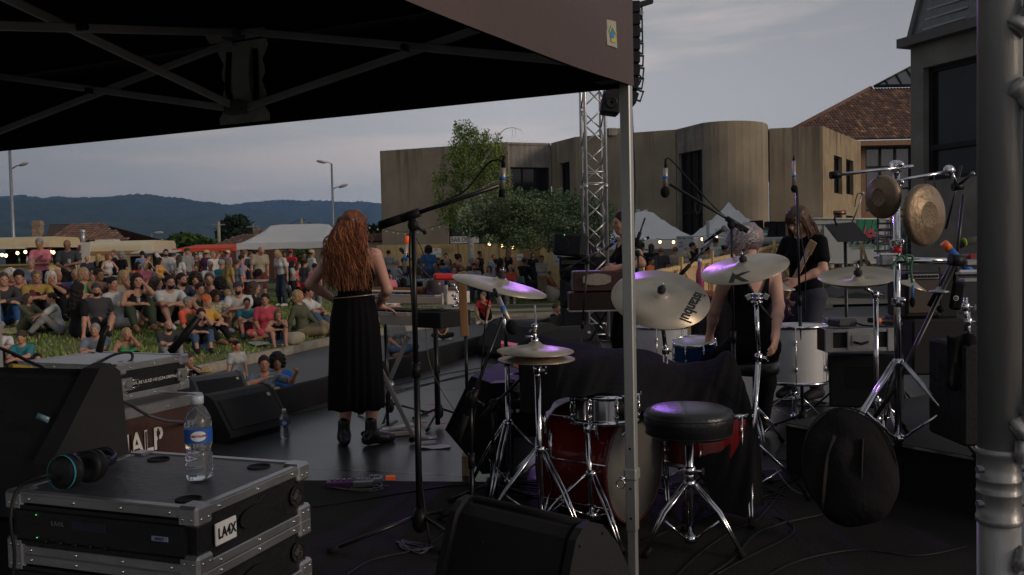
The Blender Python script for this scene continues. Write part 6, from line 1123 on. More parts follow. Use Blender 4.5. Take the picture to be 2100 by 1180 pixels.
g = MB();g.box(cp(.06,.03,ZE-.04),(.09,.09,.10),BLK,prot,.01);g.build('corner_bracket',ct);g = MB();g.box(cp(.07,.05,ZV+.05),(.10,.10,.07),BLK,prot,.01);g.build('corner_bracket',ct)
lc = None;side = -CU
def vpt(px,py):d = ray(px,py);o = Vector((0,0,CAMZ));pl = cp(0,0,0)-CU*.040;t = (pl-o).dot(CU)/d.dot(CU);return o+d*t
q = [vpt(1243,40),vpt(1263,44),vpt(1266,99),vpt(1245,92)];g = MB();n_ = -CU
g.add(q,[[0,1,2,3]],M('label_cloth',(.36,.36,.30),.8,var=.15,scale=60));g.add([v+CU*.004 for v in q],[[0,1,2,3]],LBL);ex = (q[1]-q[0]);ey = (q[3]-q[0]);o = q[0]-CU*.002
pt = lambda a,b:o+ex*a+ey*b
g.add([pt(.5,.22),pt(.85,.48),pt(.72,.48),pt(.72,.72),pt(.3,.72),pt(.3,.48),pt(.15,.48)],[[0,1,2,3,4,5,6]],M('emblem_blue',(.03,.22,.42),.6));o = q[0]-CU*.003
g.add([pt(.2,.45),pt(.5,.14),pt(.95,.5),pt(.9,.56),pt(.5,.24),pt(.22,.54)],[[0,1,2,3,4,5]],M('emblem_yellow',(.55,.50,.05),.6));g.add([pt(.35,.75),pt(.85,.68),pt(.85,.86),pt(.4,.88)],[[0,1,2,3]],M('emblem_yellow'));g.build('label',ct)
# trusses
def truss_sq(name,label,base,top,w,rch,rbr,pitch,rz=0,mat=ALU,off=0):
 b = Vector(base);t = thing(name,label,'truss',b);ax = rz3(rz);H = top-b.z;cs_ = [b+ax@Vector((sx*w/2,sy*w/2,0))for sx,sy in((-1,-1),(1,-1),(1,1),(-1,1))]
 for c in cs_:g = MB();g.cyl(c,c+Vector((0,0,H)),rch,mat,16);g.build('chord',t)
 n = int(H/pitch);g = MB()
 for i in range(4):
  a,c = cs_[i],cs_[(i+1)%4]
  for k in range(n):
   z0,z1 = off+k*pitch,off+(k+1)*pitch;p,q = (a,c)if(k+i)%2 else(c,a);g.cyl(p+Vector((0,0,z0)),q+Vector((0,0,z1)),rbr,mat,8)
   if k%8==0:g.cyl(a+Vector((0,0,z0)),c+Vector((0,0,z0)),rbr,mat,8)
   if k%8==1:g.cyl(a+Vector((0,0,z0-.12)),c+Vector((0,0,z0-.12)),rbr,mat,8)
 g.build('brace',t)
 for k in range(0,n,8):
  for c in cs_:g = MB();g.cyl(c+Vector((0,0,k*pitch-.09+off)),c+Vector((0,0,k*pitch-.01+off)),rch*1.18,mat,12);g.build('coupler',t)
 return t
talu = M('truss_aluminium',(.50,.50,.52),.32,.75,var=.12,bump=.05);tb = P(1222,600,13.6);truss_sq('truss_tower','square aluminium truss tower rising beside the speaker stack',(tb.x,13.6,.0),7.2,.31,.026,.012,.29,.12,talu,.06)
nt_ = thing('truss_column','close up aluminium truss column with welded braces at right edge','truss',(0,0,0));nt_.location = (P(2049,590,1.1).x,1.1,0);nt_['_o'] = list(nt_.location);nx = nt_.location.x;nalu = M('near_truss_aluminium',(.34,.335,.33),.40,.5,var=.22,scale=5,bump=.10,bscale=40,stretch=(1,1,.3))
chs = [Vector((nx,1.1,0)),Vector((nx+.26,1.02,0)),Vector((nx+.16,1.32,0))]
zj = P(2049,995,1.1).z
for c in chs:g = MB();g.cyl(c+Vector((0,0,zj+.045)),c+Vector((0,0,2.6)),.025,nalu,28);g.cyl(c,c+Vector((0,0,zj-.045)),.025,nalu,28);g.build('chord',nt_)
for c in chs:
 g = MB();g.lathe(c,[(.0252,zj-.048),(.0268,zj-.047),(.0270,zj-.043),(.0268,zj-.040),(.0256,zj-.039),(.0256,zj-.0105),(.0262,zj-.010),(.0262,zj-.007),(.0255,zj-.0065),(.0255,zj+.0065),(.0262,zj+.007),(.0262,zj+.010),(.0256,zj+.0105),(.0256,zj+.039),(.0268,zj+.040),(.0270,zj+.043),(.0268,zj+.047),(.0252,zj+.048)],nalu,n=28);g.build('coupler',nt_)
 for dz in(-.022,.022):g = MB();g.cyl(c+Vector((-.031,-.006,zj+dz)),c+Vector((.033,-.006,zj+dz)),.0045,STL,10);g.build('pin',nt_)
for(c,zs)in((chs[0],None),):
 for(px,py,dz)in((2062,75,.33),(2062,178,-.33),(2066,880,.20),(2066,915,-.03),(2066,1130,-.08)):
  z = P(px,py,1.1).z;e = chs[1]+Vector((0,-.03,z+dz));s_ = c+Vector((.006,-.020,z));g = MB();g.cyl(s_,e,.0125,nalu,14);d = (e-s_).normalized();g.lathe(s_+d*.004,[(.0165,0),(.0160,.006),(.0135,.010),(.0126,.013)],nalu,d,14);g.build('brace',nt_)
for k in range(9):g = MB();z = .1+.28*k;g.cyl(chs[1]+Vector((0,0,z)),chs[2]+Vector((0,0,z+.28)),.0105,nalu,10);g.cyl(chs[0]+Vector((0,0,z)),chs[2]+Vector((0,0,z+.28)),.0105,nalu,10)if 0 else None;g.build('brace',nt_)
la = thing('line_array','flown curved line array of black speaker boxes hanging behind the tent corner','loudspeaker',P(1285,100,12.6));zz = 0;Ya = 12.6
for k in range(8):
 py = 22+k*25;px = 1276+(.0 if k<5 else-2*(k-5));c = P(px,py,Ya);an = [0,0,0,.03,.06,.12,.2,.34][k];g = MB();g.box(c,(.46,.42,.165),CARP,Matrix.Rotation(an,3,'Y'),.015);g.build('cabinet',la)
 c2 = P(px+33+.6*k,py+3-(k>5)*4,Ya);g = MB();rr = Matrix.Rotation(an,3,'Y')
 for(dx,dz,w,h)in((-.05,0,.018,.16),(.05,0,.018,.16),(0,.07,.10,.018),(0,-.07,.10,.018)):g.box(c2+rr@Vector((dx,0,dz)),(w,.05,h),BKM,rr)
 g.build('rigging_frame',la)
g = MB();c = P(1300,14,Ya);g.box(c,(.55,.10,.06),BKM,Matrix.Rotation(-.28,3,'Y'));g.build('rigging_frame',la);g = MB();g.box(P(1302,30,Ya),(.2,.3,.05),STL,Matrix.Rotation(.3,3,'Y'));g.build('rigging_frame',la)
g = MB();g.tube(smooth_path([P(1306,150,Ya),P(1315,160,Ya),P(1310,175,Ya)],5),.012,CBL,5);g.build('cable',la);g = MB();c = P(1252,214,Ya-.3);g.box(c,(.26,.3,.30),CARP,Matrix.Rotation(.15,3,'Y'),.03);g.lathe(c+Vector((0,-.155,0)),[(.08,0),(.08,.012),(.06,.004),(.02,.0)],BLK,(0,-1,0),18);g.build('cabinet',la)
g = MB();g.tube([P(1296,225,12.5),P(1303,380,12.5),P(1300,470,12.4),P(1312,640,12.4)],.012,CBL,5);tag(g.build('hanging_cable',origin=P(1312,640,12.4)),'black cable hanging from the line array beside the tent leg','cable')
# cases, console, bottles on the left
fdark = M('case_laminate',(.012,.012,.013),.45,var=.3,bump=.2,bscale=60);falu = M('case_aluminium',(.42,.42,.43),.34,.85,var=.15,scale=7,bump=.08);rivet = M('rivet_steel',(.55,.55,.57),.25,1)
def case_axes(a,b,c):
 a,b = Vector(a),Vector(b);ex = (a-b).normalized();ey = Vector((-ex.y,ex.x,0));return ex,ey
def flight_case(name,label,O,ex,ey,w,d,zt,h,side=fdark,top=None,edge=.022,front=True,body_front=None,group=None):
 """O = near front right corner on top (xy). ex to the right along the front, ey to the back"""
 t = thing(name,label,'flight case',(O.x,O.y,zt-h),group);rot = Matrix((ex,ey,Vector((0,0,1)))).transposed();pt = lambda u,v,z:Vector((O.x,O.y,0))+ex*(-u)+ey*v+Vector((0,0,z))
 g = MB();g.box(pt(w/2,d/2,zt-h/2),(w-.012,d-.012,h-.012),side,rot);g.build('body',t)
 g = MB();g.box(pt(w/2,d/2,zt-.004),(w-.03,d-.03,.012),top or M('case_top',(.045,.047,.052),.42,var=.25,bump=.1,bscale=40),rot);g.build('lid',t)
 for(u,v,L,dr)in((w/2,0,w,0),(w/2,d,w,0),(0,d/2,d,1),(w,d/2,d,1)):
  for z in(zt-edge*.45,zt-h+edge*.45):
   sz = (L-.05,.009,edge)if not dr else(.009,L-.05,edge);g = MB();g.box(pt(u,v,z),sz,falu,rot,.002);sz2 = (L-.05,edge*.9,.006)if not dr else(edge*.9,L-.05,.006)
   uu = u+(edge*.3 if u==0 else-edge*.3 if u==w else 0);vv = v+(edge*.3 if v==0 else-edge*.3 if v==d else 0);g.box(pt(uu,vv,zt+.002 if z>zt-h/2 else zt-h-.000),sz2,falu,rot)
   n = max(2,int(L/.13))
   for k in range(n):
    f = (k+.5)/n;q = pt(f*w if not dr else u,v if not dr else f*d,z);nn = (-ey if v==0 else ey)if not dr else(ex if u==0 else-ex);g.ball(q+nn*.0045,.0045,rivet,6)
   g.build('edge_rail',t)
 for u in(0,w):
  for v in(0,d):
   for z in(zt,zt-h):
    s_ = 1 if z==zt else-1;g = MB();su = 1 if u==0 else-1;sv = 1 if v==0 else-1;cc = pt(u+su*.020,v+sv*.020,z-s_*.016);g.box(cc,(.056,.056,.048),falu,rot,.007)
    for(nn,a2)in((ex*su,ey),(-ey*sv,ex)):
     for dd in(-.012,.012):g.ball(cc+nn*.026+a2*dd+Vector((0,0,-s_*.006)),.0042,rivet,6)
    g.build('corner',t)
 return t,pt,rot
zA = .792;a_,b_ = G(402,1047,zA),G(27,1011,zA);ex,ey = case_axes(a_,b_,None);wA = .555;dA = .44
amps = []
ink = M('stencil_white',(.60,.60,.60),.7);led = M('green_led',(.05,.9,.2),.4,emit=.8,var=0)
for k in range(5):
 h = .145;zt = zA-k*.149;lab = ['topmost black amplifier rack case carrying headphones and bottle','second black amplifier rack case from the top of the stack','third black amplifier rack case down the stack','fourth amplifier rack case, hidden low in the stack','bottom amplifier rack case standing on the stage floor'][k]
 t,pt,rot = flight_case('amplifier_case',lab,a_,ex,ey,wA,dA,zt,h if k<4 else zt-.002,group='stacked amplifier rack cases')
 if k<3:
  g = MB();g.box(pt(wA/2,-.001,zt-h/2),(wA-.06,.012,h-.05),M('amp_front',(.009,.009,.010),.35,bump=.1),rot);g.build('amplifier_front',t)
  g = MB()
  for sg in(0,1):
   for z in(zt-.036,zt-h+.036):g.box(pt(wA/2,-.006,z),(wA-.06,.004,.004),fdark,rot)
  g.build('front_groove',t)
  g = MB();g.text('LA4X',.016,pt(wA-.16,-.009,zt-.062),ex,(0,0,1),M('dim_grey_ink',(.12,.12,.13),.6),.001);g.build('lettering',t);g = MB();g.box(pt(wA-.255,-.008,zt-.062),(.10,.002,.02),M('amp_display',(.015,.02,.035),.2),rot);g.build('display',t)
  g = MB();g.box(pt(.095,-.009,zt-.070),(.045,.002,.011),M('pale_tag',(.22,.26,.42),.6),rot);g.text('NALP',.010,pt(.095,-.0105,zt-.070),ex,(0,0,1),INK,.0006);g.build('name_tag',t)
  for j,(u,z)in enumerate(((.46,.045),(.46,.10))):g = MB();g.ball(pt(u,-.009,zt-z),.0016,led,6);g.build('status_led',t)
  for j in range(5):g = MB();g.cyl(pt(wA-.12-.045*j,-.006,zt-.108),pt(wA-.12-.045*j,-.012,zt-.108),.006,BLK,10);g.build('knob',t)
  g = MB();srot = Matrix((ey,-ex,Vector((0,0,1)))).transposed();g.box(pt(-.003,.095,zt-h/2-.002),(.075,.006,.052),LBL,srot,.002);g.build('name_plate',t)
  g = MB();g.text('LA4X',.034,pt(-.0075,.095,zt-h/2-.002),ey,(0,0,1),INK,.001,sx=.8,bold=.0008);g.build('lettering',t)
  g = MB();pr = [(.055*cos(a)*(1 if abs(cos(a))<.75 else 1)+.0,.026*sin(a))for a in lin(0,2*pi,25)[:-1]];g.prism(pr,pt(.001,.205,zt-h/2),ey,(0,0,1),ex,.004,RUB);g.build('handle_slot',t)
  g = MB();g.lathe(pt(.0,.385,zt-h/2),[(.026,0),(.026,.004),(.021,.004),(.021,.001)],fdark,ex,20);g.lathe(pt(.0,.385,zt-h/2),[(.021,.0015),(.0,.0015)],M('hole_grey',(.10,.09,.085),.6),ex,16);g.build('round_hole',t)
 amps.append((t,pt,rot))
t,pt,rot = amps[0]
for(u,v)in((.07,.06),(.10,.37),(.43,.37)):g = MB();g.lathe(pt(u,v,zA+.002),[(.030,0),(.030,.0035),(.026,.0035),(.024,.001),(.0,.001)],RUB,n=24,sx=1.0);g.build('stacking_cup',t)
def bottle(name,label,base,H,r,lab=True):
 t = thing(name,label,'bottle',base);pet = M('clear_plastic',(.80,.84,.88),.08,var=.02,trans=.93);s = H/.235;pr = [(.0,.004),(r*.55,0),(r*.92,.004),(r,.012)]
 for k in range(5):z = .018+k*.011;pr+=[(r*.93,z*s),(r*1.0,(z+.0055)*s)]
 pr+=[(r*.88,.078*s),(r*.85,.088*s),(r*.97,.100*s),(r*.97,.150*s),(r*1.0,.158*s),(r*.92,.175*s),(r*.62,.198*s),(r*.36,.211*s),(r*.36,.222*s)]
 g = MB();g.lathe(base,pr,pet,n=40);g.build('bottle_body',t)
 g = MB();g.lathe(base+Vector((0,0,0)),[(r*.47,.213*s),(r*.47,.2335*s),(r*.42,.2355*s),(0,.2355*s)],M('cap_translucent',(.55,.60,.66),.35),n=28);g.build('cap',t)
 g = MB();g.lathe(base,[(r*1.0,.108*s),(r*1.005,.146*s)],M('label_blue',(.015,.10,.42),.4,var=.1),n=40,caps=False);lt = g.build('label',t)
 cd = Vector((-base.x,-base.y,0)).normalized();ax = Vector((-cd.y,cd.x,0));g = MB();n = 24
 pts = []
 for j in range(2*n):a = 2*pi*j/n;k_ = 1 if j<n else .5;u = .58*cos(a)*k_;zz_ = .128*s+.014*s*sin(a)*k_;pts.append(base+cd*(cos(u)*r*1.03)+ax*(sin(u)*r*1.03)+Vector((0,0,zz_)))
 g.add([base+cd*r*1.03+Vector((0,0,.128*s))]+pts,[[0,1+n+j,1+n+(j+1)%n]for j in range(n)]+[[1+n+j,1+j,1+(j+1)%n,1+n+(j+1)%n]for j in range(n)],M('label_pale',(.62,.68,.72),.5,var=.1,scale=60));g.build('label_cloud',lt)
 g = MB();g.text('CRISTALINE',.0082*s*r/.031,base+cd*(r*1.035)+Vector((0,0,.128*s)),ax,(0,0,1),M('label_red',(.60,.03,.03),.5),.0004,bold=.0003);
 g.v = [tuple((lambda q:base+cd*(r*1.05*cos(q.dot(ax)/r))+ax*(r*1.05*sin(q.dot(ax)/r))+Vector((0,0,q.z+base.z-base.z)))(Vector(v)-Vector((base.x,base.y,0)))-Vector((0,0,base.z)))for v in g.v]
 g.build('lettering',lt)
 if lab:g = MB();g.lathe(base,[(0,.006),(r*.86,.006),(r*.90,.020*s),(r*.90,.034*s),(0,.034*s)],M('bottle_water',(.85,.9,.95),.02,trans=1.0),n=32);g.build('water',t)
 return t
bb = G(410,984,zA+.004);bottle('water_bottle','clear plastic water bottle with blue label standing on the amplifier case',bb,.212,.0335)
sb = G(584,898,0.001);bottle('water_bottle','small clear water bottle with blue label standing on the stage floor',sb,.215,.034,False)
hp = thing('headphones','black studio headphones with teal band lying on the amplifier case','headphones',G(170,992,zA+.004));hpo = Vector(hp['_o'])
c1,c2 = P(133,968,2.03),P(190,955,2.12);hax = (c2-c1).normalized()
for c,s_ in((c1,-1),(c2,1)):
 g = MB();g.lathe(c,[(.0,-.016),(.026,-.016),(.036,-.010),(.038,.0),(.034,.008),(.038,.011),(.036,.022),(.020,.023),(.0,.014)],BLK,hax*(-s_),28,sx=1.05);g.build('ear_cup',hp)
g = MB();g.lathe(c1-hax*.010,[(.0382,-.003),(.0388,.001)],M('teal_band',(.02,.24,.30),.5),hax,28,caps=False,sx=1.05);g.build('colour_band',hp)
m_ = (c1+c2)/2;g = MB();g.tube(smooth_path([c2+hax*.02,P(222,948,2.15),P(236,938,2.2),P(222,925,2.25),P(190,930,2.26),P(150,938,2.22),c1-hax*.01+Vector((0,.04,.01))],6),[.011]*37,BLK,8,flat=.5);g.build('headband',hp);g = MB();g.box(P(211,957,2.12),(.012,.012,.034),BLUT,Matrix.Rotation(.3,3,'Y'));g.build('blue_mark',hp)
g = MB();g.tube(smooth_path([c1+Vector((-.02,0,-.02)),P(95,975,1.95),P(40,1000,1.93),P(22,1060,1.9),P(30,1140,1.9),P(24,1200,1.9)],8),.004,CBL,6);g.build('cable',hp)
zW = .918;aW,bW = G(239,752,zW),G(31,744,zW);ex,ey = case_axes(aW,bW,None);wt,wpt,wrot = flight_case('wireless_rack_case','black rack case with bright aluminium lid and butterfly latches on the brown trunk',aW,ex,ey,.55,.40,zW,.145,top=M('silver_lid',(.40,.42,.45),.33,.5,var=.15,scale=3),edge=.026)
g = MB();srot = Matrix((ey,-ex,Vector((0,0,1)))).transposed();g.text('SHURE ULXD H51(534-598Mhz)',.019,wpt(-.0015,.205,zW-.082),ey,(0,0,1),ink,.001);g.build('lettering',wt)
for v in(.045,.36):
 g = MB();g.box(wpt(-.004,v,zW-.08),(.055,.008,.052),falu,srot,.004);g.cyl(wpt(-.004,v,zW-.08),wpt(-.016,v,zW-.08),.014,STL,14);g.tube([wpt(-.016,v+.01,zW-.064),wpt(-.022,v+.045,zW-.066),wpt(-.022,v+.045,zW-.096),wpt(-.016,v+.01,zW-.096)],.0035,rivet,6);g.build('latch',wt)
g = MB();g.box(wpt(.275,-.002,zW-.075),(.47,.008,.10),RUB,wrot);g.box(wpt(.09,-.008,zW-.098),(.03,.003,.016),M('pale_tag'),wrot);g.build('receiver_front',wt)
g = MB();g.text('#',.035,wpt(.10,.12,zW+.0045),ex,ey,M('red_mark',(.35,.02,.03),.6),.001);g.build('red_scribble',wt)
zN = .772;aN = Vector((-1.535,3.24,0));t,npt,nrot = flight_case('touring_trunk','brown touring trunk with aluminium edges and white stencilled letters NALP',aN,ex,ey,.95,.53,zN,zN-.06,side=M('brown_laminate',(.046,.020,.016),.5,var=.25,bump=.15),top=M('brown_top',(.08,.07,.065),.5,var=.3),edge=.036)
srot = Matrix((ey,-ex,Vector((0,0,1)))).transposed();pz = P(290,910,3.45)
g = MB();g.text('NALP',.125,npt(-.0005,.175,P(295,912,3.4).z),ey,(0,0,1),ink,.0015,sx=.82,bold=.002);g.build('lettering',t)
g = MB()
for dx in(-.105,-.035,.035,.10):g.box(npt(-.002,.175+dx,P(295,912,3.4).z),(.007,.003,.088),M('brown_laminate'),srot)
g.build('stencil_bridge',t)
for(u,v)in((.1,.08),(.85,.08),(.1,.45),(.85,.45)):wheel(t,npt(u,v,.03),.03,.03)
g = MB();g.tube(smooth_path([wpt(.02,.03,zW-.15),P(262,828,3.3),P(300,850,3.25),P(335,862,3.3),P(372,866,3.4),P(388,868,3.7)],8),.006,M('grey_cable',(.05,.05,.05),.5),6);tag(g.build('grey_cable',origin=wpt(.02,.03,zW-.15)),'grey cable looping down in front of the brown trunk','cable')
g = MB();g.tube(smooth_path([P(152,830,3.1),P(160,780,3.2),P(172,760,3.4),P(205,742,3.6),P(240,726,3.7),P(268,724,3.8),P(270,738,3.75),P(252,748,3.7),P(226,752,3.7)],8),.006,CBL,6);tag(g.build('black_cable',origin=P(205,742,3.6)),'black cable curling over the silver rack lid','cable')
g = MB();g.tube(smooth_path([P(-20,708,2.8),P(20,722,2.9),P(60,742,3.0),P(84,752,3.1),P(104,768,3.2)],8),.006,CBL,6);tag(g.build('black_cable',origin=P(20,722,2.9)),'black cable crossing above the mixing desk','cable');g = MB();g.tube(smooth_path([P(22,752,3.2),P(50,755,3.25),P(85,764,3.3)],6),.012,M('yellow_cable',(.28,.20,.02),.6),8);tag(g.build('yellow_cable',origin=P(50,755,3.25)),'short thick yellow cable behind the mixing desk','cable')
md = thing('mixing_desk','black digital mixing desk seen from behind at the left edge','mixing desk',(-1.9,2.55,.3));dk = M('desk_panel',(.016,.017,.020),.38,var=.2,bump=.08);A1,A2 = P(206,768,2.62),P(-40,764,2.75);ax_ = (A2-A1);ax_.z = 0;ax_.normalize();nb = Vector((ax_.y,-ax_.x,0))
if nb.y>0:nb = -nb
pr = [(0,0),(-.02,.012),(-.05,-.01),(-.09,-.40),(.16,-.40),(.19,-.22),(.16,-.185),(.03,-.01)]
g = MB();g.prism(pr,A1+ax_*.05,nb,(0,0,1),ax_,1.0,dk);g.build('chassis',md);g = MB();prc = [(.015,.02),(-.03,.03),(-.07,.0),(-.11,-.42),(.19,-.42),(.215,-.22),(.17,-.17),(.08,-.06)]
g.prism(prc,A1-ax_*.012,nb,(0,0,1),ax_,.062,M('desk_cheek',(.024,.024,.026),.45,bump=.1));g.build('side_cheek',md)
g = MB();rr = (Vector((0,0,1))*.175+nb*-.13).normalized();sl0 = A1+nb*.035+Vector((0,0,-.01));tn = (nb*.13-Vector((0,0,.175))).normalized();nn = ax_.cross(tn);nn = nn if nn.y<0 else-nn
g.text('CL5',.030,sl0+ax_*.30+tn*.115+nn*.002,-ax_,-tn,M('desk_print',(.11,.12,.15),.6),.001);g.text('YAMAHA',.013,sl0+ax_*.42+tn*.118+nn*.002,-ax_,-tn,M('desk_print'),.001);g.build('lettering',md)
g = MB();g.text('YAMAHA',.055,A1+nb*.19+ax_*.395+Vector((0,0,-.30)),-ax_,(0,0,1),ink,.001,bold=.002);g.build('logo_lettering',md)
g = MB();g.tube([P(76,852,2.5),P(100,862,2.5)],.011,M('phone_blue',(.16,.30,.36),.3),4,flat=.35);tag(g.build('usb_stick',origin=P(88,860,2.5)),'small pale blue stick lying on the back of the mixing desk','stick')
dt = thing('desk_table','black covered table under the mixing desk','table',(-2.1,2.6,0));g = MB();g.prism([(-.40,.0),(.12,.0),(.12,.58),(-.40,.58)],A1+Vector((0,0,-A1.z))+ax_*.03,nb,(0,0,1),ax_,1.1,M('black_cloth'));g.build('tabletop',dt)
for i,(pts,lab)in enumerate((([(203,722,3.9),(211,690,3.9),(222,668,3.9)],'short black microphone stand tip rising behind the silver case'),([(350,722,4.2),(376,690,4.2),(408,650,4.2)],'thick black antenna bar with slanted tip behind the silver case'))):
 g = MB();g.tube([P(*p)for p in pts],[.016,.014,.008]if i==0 else[.02,.02,.018],BLK,8);tag(g.build('antenna_rod',origin=P(*pts[0])),lab,'antenna')
# wedges and cabinets
def wedge(label,loc,rz,w=.68,sc=1.0,mat=CARP,prof=None,name='stage_monitor',group='black wedge monitors on the stage',port=True,grille=True):
 t = thing(name,label,'stage monitor',loc,group,rz,local=True);t.scale = (sc,)*3;pr = prof or[(-.25,0),(-.30,.05),(-.285,.10),(-.13,.335),(-.07,.37),(.0,.38),(.12,.33),(.24,.17),(.27,.06),(.25,0)]
 g = MB();g.prism(pr,(-w/2+.03,0,0),(0,1,0),(0,0,1),(1,0,0),w-.06,mat);g.build('cabinet',t)
 for sx in(-1,1):
  g = MB();q = [(y*1.02,z*1.012)for y,z in pr];g.prism(q,(sx*w/2-(.03 if sx>0 else 0),0,.001),(0,1,0),(0,0,1),(1,0,0),.03,mat);g.build('side_panel',t)
  if port:
   for yy,zz in((-.03,.15),(.08,.15)):
    g = MB();pp = [(yy+.045*cos(a),zz+.035*max(-.2,sin(a)))for a in lin(0,2*pi,17)[:-1]];g.prism(pp,(sx*(w/2-.001),0,0),(0,1,0),(0,0,1),(sx,0,0),.004,RUB);g.build('handle_recess',t)
 if grille:
  g = MB();a,b = Vector((0,pr[2][0],pr[2][1])),Vector((0,pr[3][0],pr[3][1]));n = Vector((0,-(b-a).z,(b-a).y)).normalized();n = n if n.y<0 else-n;d = (b-a).normalized();g.box((a+b)/2+n*.004,(w-.09,.010,(b-a).length*.96),GRL,Matrix((Vector((1,0,0)),-n,d)).transposed(),.003);g.build('grille',t)
  g = MB();g.box((w*.40-.04,(a+b).y/2-.06+.08,0)if 0 else(b-d*.04+n*.012+Vector((w/2-.10,0,0))),(.035,.003,.03),M('pale_badge',(.28,.26,.24),.5),Matrix((Vector((1,0,0)),-n,d)).transposed());g.build('badge',t)
 return t
wl0 = (G(470,909,0)+G(600,872,0))/2;wedge('black wedge monitor with curved grille lying left of the red haired pianist',(wl0.x-.22,wl0.y+.02,0),R(62),.68,.92)
p = G(430,850,0);wedge('grey topped wedge monitor partly hidden behind the nearer left wedge',(p.x-.12,p.y+.45,0),R(50),.66,.78,M('wedge_grey',(.035,.035,.040),.5),port=False)
p = G(985,742,0);wedge('black wedge monitor at stage edge left of the cymbal stand',(p.x+.55,p.y+.35,0),R(-58),.95,1.25);p = G(1085,735,0);wedge('low black wedge monitor behind the hi-hat',(p.x+.4,p.y-.2,0),R(20),.75,1.1)
A,B = P(975,1030,3.10),P(1190,1068,2.80);dx = (B-A);rz = atan2(dx.y,dx.x);c = (A+B)/2
nw = thing('stage_monitor','large black wedge monitor in the near foreground seen from behind','stage monitor',(c.x,c.y,0),'black wedge monitors on the stage',rz,local=True);w = dx.length+.03;zt = c.z
coat = M('near_speaker_coat',(.020,.020,.022),.58,var=.12,bump=.4,bscale=260)
pr = [(-.15,.0),(-.20,.02),(-.205,.07),(-.065,zt-.035),(-.035,zt-.008),(.0,zt),(.05,zt-.01),(.21,.24),(.24,.10),(.22,.0)]
g = MB();g.prism(pr,(-w/2,0,0),(0,1,0),(0,0,1),(1,0,0),w-.03,coat);g.build('cabinet',nw)
for sx in(-1,1):
 g = MB();q = [(-.17,0),(-.22,.015),(-.225,.09),(-.085,zt-.025),(-.05,zt+.004),(.0,zt+.012),(.06,zt-.01),(.15,zt-.10),(.23,.24),(.26,.10),(.24,0)];g.prism(q,(sx*w/2-(.0 if sx>0 else .03),0,0),(0,1,0),(0,0,1),(1,0,0),.03,coat);sp = g.build('side_panel',nw)
 for sgz in(1,-1):g = MB();pp = [(.04+.062*cos(a),zt*.50+sgz*.035+.030*sin(a)*(1 if sin(a)*sgz>0 else .15))for a in lin(0,2*pi,21)[:-1]];g.prism(pp,(sx*(w/2+(.03 if sx>0 else 0))-.001*sx,0,0),(0,1,0),(0,0,1),(sx,0,0),.004,RUB);g.build('handle_recess',nw)
 for(y,z)in((-.19,.05),(-.07,zt-.04),(.06,zt-.03),(.21,.22),(.23,.04)):g = MB();g.ball((sx*(w/2+(.03 if sx>0 else 0)),y*.95,z*.96+.01),.006,RUB,8);g.build('screw',nw)
for x in(-.06,0,.06):g = MB();n = Vector((0,-.80,.6)).normalized();g.ball((x-.10,-.11,zt-.10),.008 if x==0 else .004,RUB,8);g.build('screw',nw)
g = MB();g.tube([(-w/2+.02,.0,zt-.002),(w/2-.02,.0,zt-.002)],.018,RUB,10);g.build('top_ridge',nw)
tc_ = thing('drum_fill_speaker','large black speaker cabinet tilted back on a wooden chock beside the drums','loudspeaker',G(985,985,0));Y0 = 5.0
q = [P(968,772,Y0+.1),P(909,893,Y0-.05),P(988,982,Y0),P(1050,968,Y0+.1),P(1062,800,Y0+.2)]
g = MB();g.prism([(v.x-q[0].x,v.z-q[0].z)for v in q],q[0],(1,0,0),(0,0,1),(.25,1,0),.60,CARP);g.build('cabinet',tc_);g = MB();a,b = q[0],q[1];d = (b-a).normalized();n = Vector((-d.z,0,d.x));n = n if n.x<0 else-n;
g.box((a+b)/2+n*.006+Vector((.07,.30,0)),((b-a).length*.92,.52,.012),GRL,Matrix((d,Vector((.24,.97,0)),n)).transposed());g.build('grille',tc_)
g = MB();g.box(G(957,980,.0)+Vector((0,.1,.06)),(.06,.12,.12),M('raw_timber'));tag(g.build('wooden_chock',origin=G(957,985,0)),'small pale wooden chock under the tilted black cabinet','wood block')
sx_ = thing('stage_box','black audio stage box with chrome connectors beside the bass drum','stage box',G(1050,900,.2));g = MB();c = P(1058,850,5.2);g.box(c,(.30,.3,.22),CARP,rz3(.2),.01);g.build('body',sx_)
for k in range(6):g = MB();q = c+rz3(.2)@Vector((-.10+.04*k,-.152,.05));g.cyl(q,q-Vector((0,.01,0)),.012,CHR,10);g.build('socket',sx_)
g = MB();q = P(1057,745,6.2);g.prism([(-.10,.06),(.10,-.10),(.10,.10),(-.10,.14)],q,(1,0,0),(0,0,1),(0,1,0),.22,M('orange_box',(.55,.10,.03),.6));tag(g.build('orange_folder',origin=q),'orange cardboard folder behind the hi-hat stand','folder');g = MB();g.box(P(1030,786,5.15),(.16,.10,.02),BLK,rz3(.2));tag(g.build('remote_control',origin=P(1030,786,5.15)),'small black remote lying on the tilted cabinet','remote')
g = MB();g.sheet([[P(1045+i*9,770-i*1.5,5.2+.1*j)+Vector((0,0,.01*sin(i+j)))for j in range(3)]for i in range(4)],M('paper',(.42,.40,.38),.8));tag(g.build('paper_sheet',origin=P(1050,770,5.2)),'pale paper lying on the tilted cabinet','paper')
